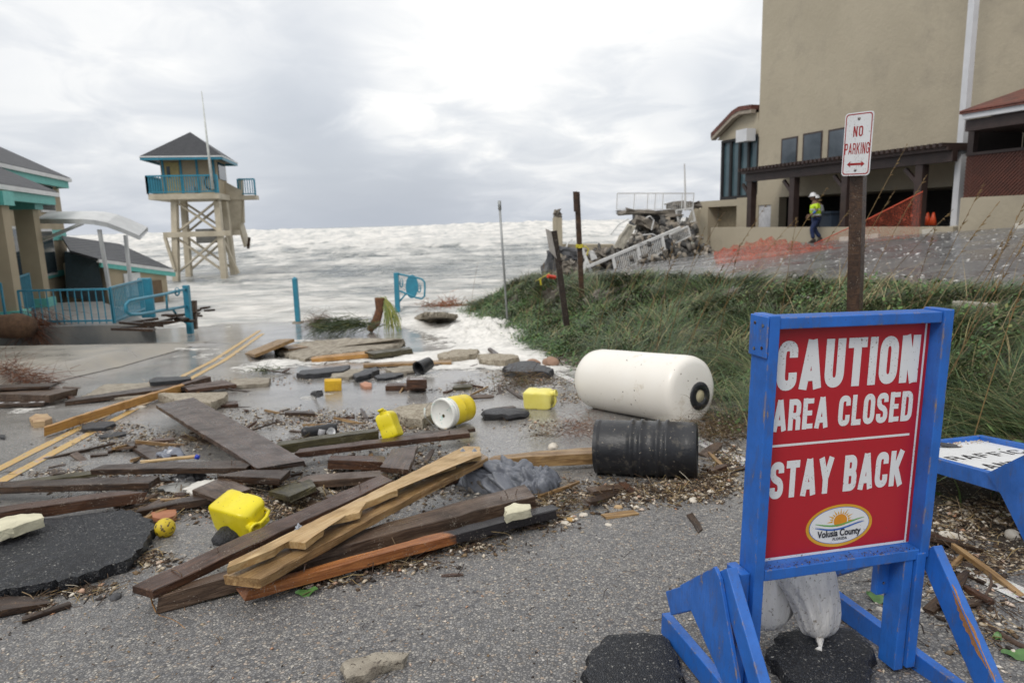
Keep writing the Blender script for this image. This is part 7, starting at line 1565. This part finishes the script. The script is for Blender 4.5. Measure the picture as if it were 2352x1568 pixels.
tag(fast_mesh('rubble_heap', np.concatenate(V), np.concatenate(Fq), M_rr), 'heap of loose building rubble sliding towards the sea', 'rubble', kind='stuff')
V = []; Fq = []
for i in range(380):
    px = rng.uniform(1255, 1640); c = at(px, 600+rng.normal(0, 14)-max(0, px-1500)*.18, 28.4+rng.uniform(0, 1.)); c.z = max(c.z, float(terr(c.x, c.y)))+.02
    s_ = rng.uniform(.03, .2); a = Euler(rng.uniform(0, 3, 3)).to_matrix(); P = (cube*rng.uniform(.6, 1.2, (8, 1))*[s_, s_*.6, s_*.35]) @ np.array(a).T+np.array(c); Fq.append(qf+len(V)*8); V.append(P)
tag(fast_mesh('rubble_heap', np.concatenate(V), np.concatenate(Fq), M_rr), 'loose rubble strewn along the broken edge of the parking lot', 'rubble', kind='stuff')
M_rail = mat('white_railing', (.72, .72, .71), (.62, .62, .6), rough=.45)
def brail(label, a, c, down, n, Y0, Y1, t0=0., t1=1., w_=.05, posts=()):
    A, B = at(*a, Y0), at(*c, Y1); e = empty('railing', A); tag(e, label, 'railing', 'white railings torn from the ruined wing')
    b = MB(); b.bar(A, B, w_*1.6, w_*1.6); part(b, 'top_rail', M_rail, e)
    dn = at(a[0]+down[0], a[1]+down[1], Y0)-A
    A2, B2 = A.lerp(B, t0)+dn, A.lerp(B, t1)+dn
    b = MB(); b.bar(A2, B2, w_*1.2, w_*1.2); part(b, 'bottom_rail', M_rail, e)
    for i in range(n+1):
        t = t0+(t1-t0)*i/n; p = A.lerp(B, t); b = MB(); k = w_*1.5 if (i in (0, n) or i in posts) else w_*.45; b.bar(p, p+dn, k, k, up=(0, -1, 0)); part(b, 'baluster', M_rail, e)
brail('long white railing fallen diagonally over the rubble', (1347, 614), (1562, 523), (8, 38), 28, 27.8, 29.2, .27, .80, .07, (14,))
brail('white railing standing on the cracked floor slab against the sky', (1418, 444), (1594, 444), (-2, 37), 40, 32.2, 32.2, 0, 1, .028, (9, 16, 20, 24, 34))
brail('white railing dangling at the end of the cracked slab', (1552, 483), (1590, 478), (7, 30), 10, 32, 32, 0, 1, .045)
brail('short white railing bent down onto the rubble behind the long one', (1538, 540), (1580, 520), (6, 22), 12, 29.3, 29.6, 0, 1, .045)
b = MB(); b.bar(at(1336, 568, 27.8), at(1358, 626, 27.8), .12, .12); b.bar(at(1345, 600, 27.7), at(1338, 632, 27.7), .12, .12); b.bar(at(1347, 613, 27.6), at(1364, 606, 27.6), .1, .1); tag(b.build('railing_post', M_rail), 'white railing posts leaning in an A shape beside the tall brown post', 'railing post')
b = MB(); b.tube([at(1572, 376, 33), at(1574, 452, 33), at(1574, 484, 33)], [.03, .05, .06], 8); tag(b.build('light_pole', M_rail), 'thin white pole rising above the white railing', 'pole')
for i, (a, c, lb) in enumerate([((1403, 538), (1440, 505), 'bent rebar on the left slope of the rubble'), ((1484, 500), (1502, 506), 'bent white pipe at the top of the rubble heap'), ((1476, 540), (1520, 548), 'thin white pipe lying across the rubble heap'), ((1298, 575), (1312, 552), 'pale stick poking up from the rubble behind the sea wall')]):
    b = MB(); A = at(*a, 29.2); B = at(*c, 29.4); b.tube([A, A.lerp(B, .5)+Vector((0, 0, .12)), B, B+Vector((-.1, 0, -.4)) if i == 1 else B+Vector((.05, 0, .05))], .03, 6); tag(b.build('pipe', M_rail), lb, 'pipe', 'pipes in the rubble')
# ================================================================== THINGS ON THE PARKING LOT
def netmat(nm='orange_net', lo=.02, hi=.06, amx=.8):
    m = bpy.data.materials.new(nm); m.use_nodes = True; nt = m.node_tree; b = nt.nodes['Principled BSDF']
    b.inputs['Base Color'].default_value = (.46, .095, .05, 1); b.inputs['Roughness'].default_value = .5
    co = nn(nt, 'ShaderNodeTexCoord').outputs['Object']; v = nn(nt, 'ShaderNodeTexVoronoi', {'Vector': co, 'Scale': 18.}, feature='DISTANCE_TO_EDGE').outputs[0]
    n_ = nn(nt, 'ShaderNodeTexNoise', {'Vector': co, 'Scale': 1.5}).outputs[0]
    nt.links.new(ramp_(nt, math_(nt, 'ADD', v, math_(nt, 'MULTIPLY', math_(nt, 'SUBTRACT', n_, .5), .2)), [(lo, amx), (hi, .10)]), b.inputs['Alpha']); return m
M_net = netmat()
nt_ = empty('safety_net', G(1800, 585)); tag(nt_, 'orange plastic safety net slumped across the parking lot below the workers', 'safety net')
b = MB(); cols = []; N = 40
for i in range(N+1):
    t = i/N; px = 1640+300*t; yb = 607-38*t; pk = 545+60*abs(t-.42)**.9*1.1 if t < .42 else 545+30*(t-.42)/.58; pk = min(pk+4*math.sin(i*1.7)+3*math.sin(i*3.1), yb-3)
    Bp = G(px, yb); Yb = Bp.y
    cols.append([Bp+Vector((0, -.25+.1*math.sin(i), .01)), at(px, (yb+pk)/2, Yb+.15+.12*math.sin(i*1.3)), at(px+3*math.sin(i), pk, Yb+.35), at(px, (yb+pk)/2+1, Yb+.75+.1*math.sin(i*2.)), Bp+Vector((0, 1.3, .03))])
vs = [v for c in cols for v in c]; b.add(vs, [(5*i+j, 5*i+j+1, 5*i+6+j, 5*i+5+j) for i in range(N) for j in range(4)]); part(b, 'slumped_part', netmat('slumped_net', .05, .11, .8), nt_, True)
b = MB(); q = [at(1860, 578, 23.4), at(2006, 556, 20.5), at(2111, 545, 19.3), at(2119.5, 440, 19.3), at(2056, 472, 19.9), at(1994.5, 503, 20.5), at(1870, 560, 23.2)]
b.add(q, [(0, 1, 5, 6), (1, 2, 3, 4, 5)]); part(b, 'hung_part', M_net, nt_)
b = MB(); b.tube([q[6], q[5], q[4], q[3]], .016, 5); part(b, 'selvedge', mat('orange_cord', (.7, .10, .04), rough=.5), nt_)
b = MB(); b.tube([G(1628, 588, .08), G(1660, 584, .1), at(1688, 577, 27.5)], .10, 8); tag(b.build('barrier_tube', MATS['orange_red_plastic']), 'orange red tube lying at the left end of the safety net', 'tube', 'orange red tubes')
M_curb = mat('wheel_stop_paint', (.58, .55, .48), (.45, .42, .36), scale=4, rough=.8, bump=.3)
for a, c, h_, lb in (((1930, 554), (2020, 546), .14, 'pale wheel stop under the orange net'), ((2118, 538), (2250, 522), .14, 'long pale wheel stop at the foot of the downpipe'), ((2330, 526), (2400, 517), .14, 'pale wheel stop at the right edge of the lot'), ((2196, 708), (2282, 716), .09, 'white painted wheel stop half hidden in grass behind the barricade')):
    A, B = G(*a), G(*c); b = MB(); Mx = frame((A+B)/2, B-A); L_ = (B-A).length
    b.hexa([Mx @ Vector((x, y, z_)) for z_, wy in ((-.08, .09), (h_, .06)) for x, y in ((-L_/2, -wy), (L_/2, -wy), (L_/2, wy), (-L_/2, wy))]); tag(b.build('wheel_stop', M_curb, bevel=.01), lb, 'wheel stop', 'concrete wheel stops')
for px, lb in ((2129, 'left one of two small orange cones in the dark patio opening'), (2142, 'right one of two small orange cones in the dark patio opening')):
    c = P1.p(px, 520, .6); c.z = zs+.0; e = empty('traffic_cone', c); tag(e, lb, 'traffic cone', 'orange traffic cones')
    b = MB(); b.lathe([(.13, .02), (.03, .42), (0, .43)], 16, cap1=False); b.build('cone', mat('cone_orange', (.75, .10, .03), rough=.4), e, True); b = MB(); b.box((0, 0, .01), (.3, .3, .02)); b.build('base', M_dark, e)
b = MB(); P1.box(b, P1.c(1500, 520)[0], P1.c(1501, 520)[0], 0, .1, -3, -2.9)
x0, x1 = P1.c(1885, 510)[0], P1.c(1916, 510)[0]; e = empty('tote', P1.w(x0, 0, zs)); tag(e, 'dark blue grey bin standing on the low wall right of the worker', 'bin')
b = MB(); P1.box(b, x0+.04, x1-.04, -.1, .4, zs+.003, zs+.48); part(b, 'body', mat('dark_blue_plastic', (.03, .045, .07), rough=.5), e); b = MB(); P1.box(b, x0, x1, -.16, .46, zs+.482, zs+.56); part(b, 'lid', MATS['dark_blue_plastic'], e)
# ================================================================== FALLEN BARRICADE AT RIGHT
fbz = empty('barricade', G(2250, 1120)); tag(fbz, 'blue barricade lying on its back on the bank with a white traffic lanes sign', 'barricade')
cA, cB, cC = at(2035, 1022, 4.3), at(2280, 1005, 4.22), at(2300, 1093, 3.3)
Yf = (cA-cC).normalized(); Xf = cB-cA; Xf = (Xf-Yf*Xf.dot(Yf)); Wf = Xf.length; Xf.normalize(); Zf_ = Xf.cross(Yf)
Mf = Matrix((Xf, Yf, Zf_)).transposed().to_4x4(); Mf.translation = cA
def fl(name, a, c, wd=.038, ht=.089, m=M_blue): b = MB(); b.bar(Mf @ Vector(a), Mf @ Vector(c), wd, ht, up=tuple(Zf_)); return part(b, name, m, fbz, bevel=.003)
fl('post', (.019, .02, -.0445), (.019, -1.42, -.0445)); fl('post', (Wf-.0, .02, -.0445), (Wf-.0, -1.42, -.0445)); fl('top_rail', (.040, 0, -.0445), (Wf-.021, 0, -.0445)); fl('bottom_rail', (.040, -.93, -.0445), (Wf-.021, -.93, -.0445))
b = MB(); b.hexa([Mf @ Vector(p) for p in [(.040, -.91, -.034), (Wf-.021, -.91, -.034), (Wf-.021, -.02, -.034), (.040, -.02, -.034), (.040, -.91, -.028), (Wf-.021, -.91, -.028), (Wf-.021, -.02, -.028), (.040, -.02, -.028)]]); sp = part(b, 'sign_panel', M_wht, fbz)
b = MB(); Mt = Mf @ Matrix.Translation((0, 0, -.0265))
word(b, 'TRAFFIC', .045, .57, -.49, .115, .12, M=Mt, sp=.16, wl=.5); word(b, 'LANES', .085, .43, -.75, .115, .12, M=Mt, sp=.16, wl=.5)
l = fbz.location; b.v = [(v[0]-l.x, v[1]-l.y, v[2]-l.z) for v in b.v]; b.build('lettering', M_txt, sp)
b = MB(); Mg2 = Mf @ Matrix(((0, 0, 1, -.016), (1, 0, 0, 0), (0, 1, 0, 0), (0, 0, 0, 1)))
b.prism([(-.93, -.001), (-1.25, .17), (-1.28, .16), (-1.22, -.32), (-1.17, -.33), (-1.02, -.09)], .014, M=Mg2); part(b, 'gusset', M_blue, fbz, bevel=.002)
b = MB(); b.bar(Mf @ Vector((Wf+.04, -1.16, .30)), Mf @ Vector((Wf+.04, -1.16, -.42)), .038, .089, up=(0, -1, 0)); part(b, 'foot', M_blue, fbz, bevel=.003)
gritstuff('grit', None, None, lambda: (tuple((Mf @ Vector((rng.uniform(.05, Wf-.03), -.03-abs(rng.normal(0, .05)), -.022)))-fbz.location), 1), 200, M_shell, .003, .012, .5, parent=fbz)
o = rock(2285, 1035, .045, M_dk, 'dark lump of weed on the white fallen sign', seed=41, sq=(1.5, .6, .3)); o.location = Mf @ Vector((.33, -.12, -.015))
# ================================================================== WORKERS
M_skin = mat('skin', (.20, .11, .07), rough=.6); M_hv = mat('hi_vis_yellow', (.62, .88, .03), (.55, .80, .02), scale=6, rough=.6); M_navy = mat('navy_cloth', (.015, .03, .10), (.012, .02, .06), scale=9, rough=.8); M_hat = mat('white_helmet', (.80, .80, .80), rough=.3)
M_refl = mat('reflective_tape', (.55, .57, .58), rough=.3); M_blus = mat('blue_sleeve', (.03, .14, .42), rough=.7); M_boot = mat('boots', (.03, .02, .015), rough=.7); M_gshirt = mat('grey_shirt', (.42, .44, .46), rough=.7)
def skin(name, J, E_, m, parent, root=0, sub=1):
    me = bpy.data.meshes.new(name); me.from_pydata([j[0] for j in J], E_, []); me.materials.append(m); o = bpy.data.objects.new(name, me); COL.objects.link(o); o.parent = parent
    s_ = o.modifiers.new('skin', 'SKIN'); s_.use_smooth_shade = True
    for i, j in enumerate(J):
        r = j[1]; o.data.skin_vertices[0].data[i].radius = (r, r) if not isinstance(r, tuple) else r
    o.data.skin_vertices[0].data[root].use_root = True
    d = o.modifiers.new('sub', 'SUBSURF'); d.levels = sub; d.render_levels = sub
    dg = bpy.context.evaluated_depsgraph_get(); dg.update(); me2 = bpy.data.meshes.new_from_object(o.evaluated_get(dg)); o.modifiers.clear(); o.data = me2; me2.name = name
    if not me2.materials: me2.materials.append(m)
    return o
def worker(loc, rz, label, vest, pants, s=1., phase=1):
    e = empty('person', loc, rz); tag(e, label, 'person', 'construction workers in white helmets'); e.scale = (s, s, s)
    # faces local +x ; y is left
    J = [((0, 0, .94), .13), ((.02, 0, 1.10), (.125, .15)), ((.05, 0, 1.30), (.13, .19)), ((.08, 0, 1.45), (.10, .17)), ((.11, 0, 1.53), .055), ((.14, 0, 1.60), .05),
         ((.07, .20, 1.43), .065), ((.06, .27, 1.16), .05), ((.24, .27, 1.02), .042), ((.30, .25, 1.0), .035),
         ((.07, -.20, 1.43), .065), ((.0, -.27, 1.16), .05), ((.16, -.26, .98), .042), ((.22, -.25, .95), .035),
         ((0, .10, .88), .095), ((.16*phase, .10, .50), .068), ((.08*phase, .10, .12), .05), ((.0, -.10, .88), .095), ((.02, -.10, .50), .068), ((-.22*phase, -.10, .16), .05)]
    E_ = [(0, 1), (1, 2), (2, 3), (3, 4), (4, 5), (3, 6), (6, 7), (7, 8), (8, 9), (3, 10), (10, 11), (11, 12), (12, 13), (0, 14), (14, 15), (15, 16), (0, 17), (17, 18), (18, 19)]
    body = skin('body', J, E_, M_skin, e)
    # head with a face
    b = MB(); b.lathe([(.095*math.sin(math.pi*i/14)**.9, -.12*math.cos(math.pi*i/14)) for i in range(15)], 18, M=Matrix.Translation((.15, 0, 1.67)), cap0=False, cap1=False)
    b.add([Vector((.235, -.015, 1.69)), Vector((.265, 0, 1.655)), Vector((.235, .015, 1.69)), Vector((.238, 0, 1.64))], [(0, 1, 2), (0, 3, 1), (2, 1, 3)]); b.build('head', M_skin, e, True)
    b = MB(); b.lathe([(.125, .0), (.118, .03), (.105, .08), (.075, .12), (.03, .138), (0, .14)], 20, M=Matrix.Translation((.14, 0, 1.71)) @ Matrix.Rotation(.12, 4, 'Y'), cap0=True, cap1=False); b.lathe([(.16, 0), (.16, .012), (.10, .02)], 20, M=Matrix.Translation((.15, 0, 1.705)) @ Matrix.Rotation(.12, 4, 'Y')); b.build('helmet', M_hat, e, True)
    V_ = [((0, 0, .92), (.15, .19)), ((.02, 0, 1.10), (.17, .21)), ((.05, 0, 1.30), (.18, .235)), ((.075, 0, 1.44), (.13, .20)), ((.07, .21, 1.42), .085), ((.06, .27, 1.22), .075), ((.07, -.21, 1.42), .085), ((.02, -.27, 1.22), .075)]
    vst = skin('jacket', V_, [(0, 1), (1, 2), (2, 3), (3, 4), (4, 5), (3, 6), (6, 7)], vest, e)
    for z0_, rx, ry, xo in ((1.00, .182, .222, .01), (1.20, .195, .245, .035)):
        b = MB(); n = 24; ring = [Vector((xo+rx*math.cos(a*6.283/n), ry*math.sin(a*6.283/n), z0_)) for a in range(n)]; b.add(ring+[r_+Vector((0, 0, .05)) for r_ in ring], [(k, (k+1) % n, n+(k+1) % n, n+k) for k in range(n)]); b.build('reflective_band', M_refl, vst)
    P_ = [((0, 0, .93), (.14, .17)), ((0, .10, .84), .115), ((.16*phase, .10, .50), .088), ((.08*phase, .10, .14), .078), ((.0, -.10, .84), .115), ((.02, -.10, .50), .088), ((-.20*phase, -.10, .18), .078)]
    skin('trousers', P_, [(0, 1), (1, 2), (2, 3), (0, 4), (4, 5), (5, 6)], pants, e)
    for sg in (1, -1):
        X_ = [((.06, .27*sg, 1.18), .06), ((.2 if sg > 0 else .12, .265*sg, 1.04 if sg > 0 else 1.02), .05)]; skin('sleeve', X_, [(0, 1)], M_blus, e)
    for (x, y, z_, tl) in ((.08*phase, .10, .0, 0), (-.22*phase, -.10, .05, .35)):
        b = MB(); b.hexa([Matrix.Translation((x, y, z_)) @ Matrix.Rotation(tl, 4, 'Y') @ Vector(p) for p in [(-.09, -.05, 0), (.19, -.055, 0), (.19, .055, 0), (-.09, .05, 0), (-.07, -.05, .15), (.06, -.05, .12), (.06, .05, .12), (-.07, .05, .15)]]); b.build('boot', M_boot, e, bevel=.02)
    for sg, hx, hz in ((1, .31, 1.0), (-1, .23, .945)):
        b = MB(); b.box((hx, .25*sg, hz), (.08, .03, .08))
        for k in range(4): b.tube([(hx+.035, .25*sg, hz+.03-.02*k), (hx+.075, .25*sg-.01*sg, hz+.02-.022*k), (hx+.085, .25*sg-.03*sg, hz+.0-.022*k)], [.010, .009, .007], 6)
        b.tube([(hx-.01, .25*sg-.015*sg, hz+.035), (hx+.04, .25*sg-.04*sg, hz+.05)], [.011, .008], 6); b.build('hand', M_skin, e, True)
    return e
p = at(1872, 553, 25); p.z = float(terr(p.x, p.y)); worker(p, math.radians(168), 'worker in a lime yellow jacket, navy trousers and white helmet walking left across the lot', M_hv, M_navy, .97)
p2 = at(1880, 551, 25.7); p2.z = float(terr(p2.x, p2.y)); worker(p2, math.radians(150), 'second worker in a grey shirt and white helmet, mostly hidden behind the first', M_gshirt, mat('blue_jeans', (.10, .16, .26), rough=.8), .92)
bpy.context.view_layer.update()
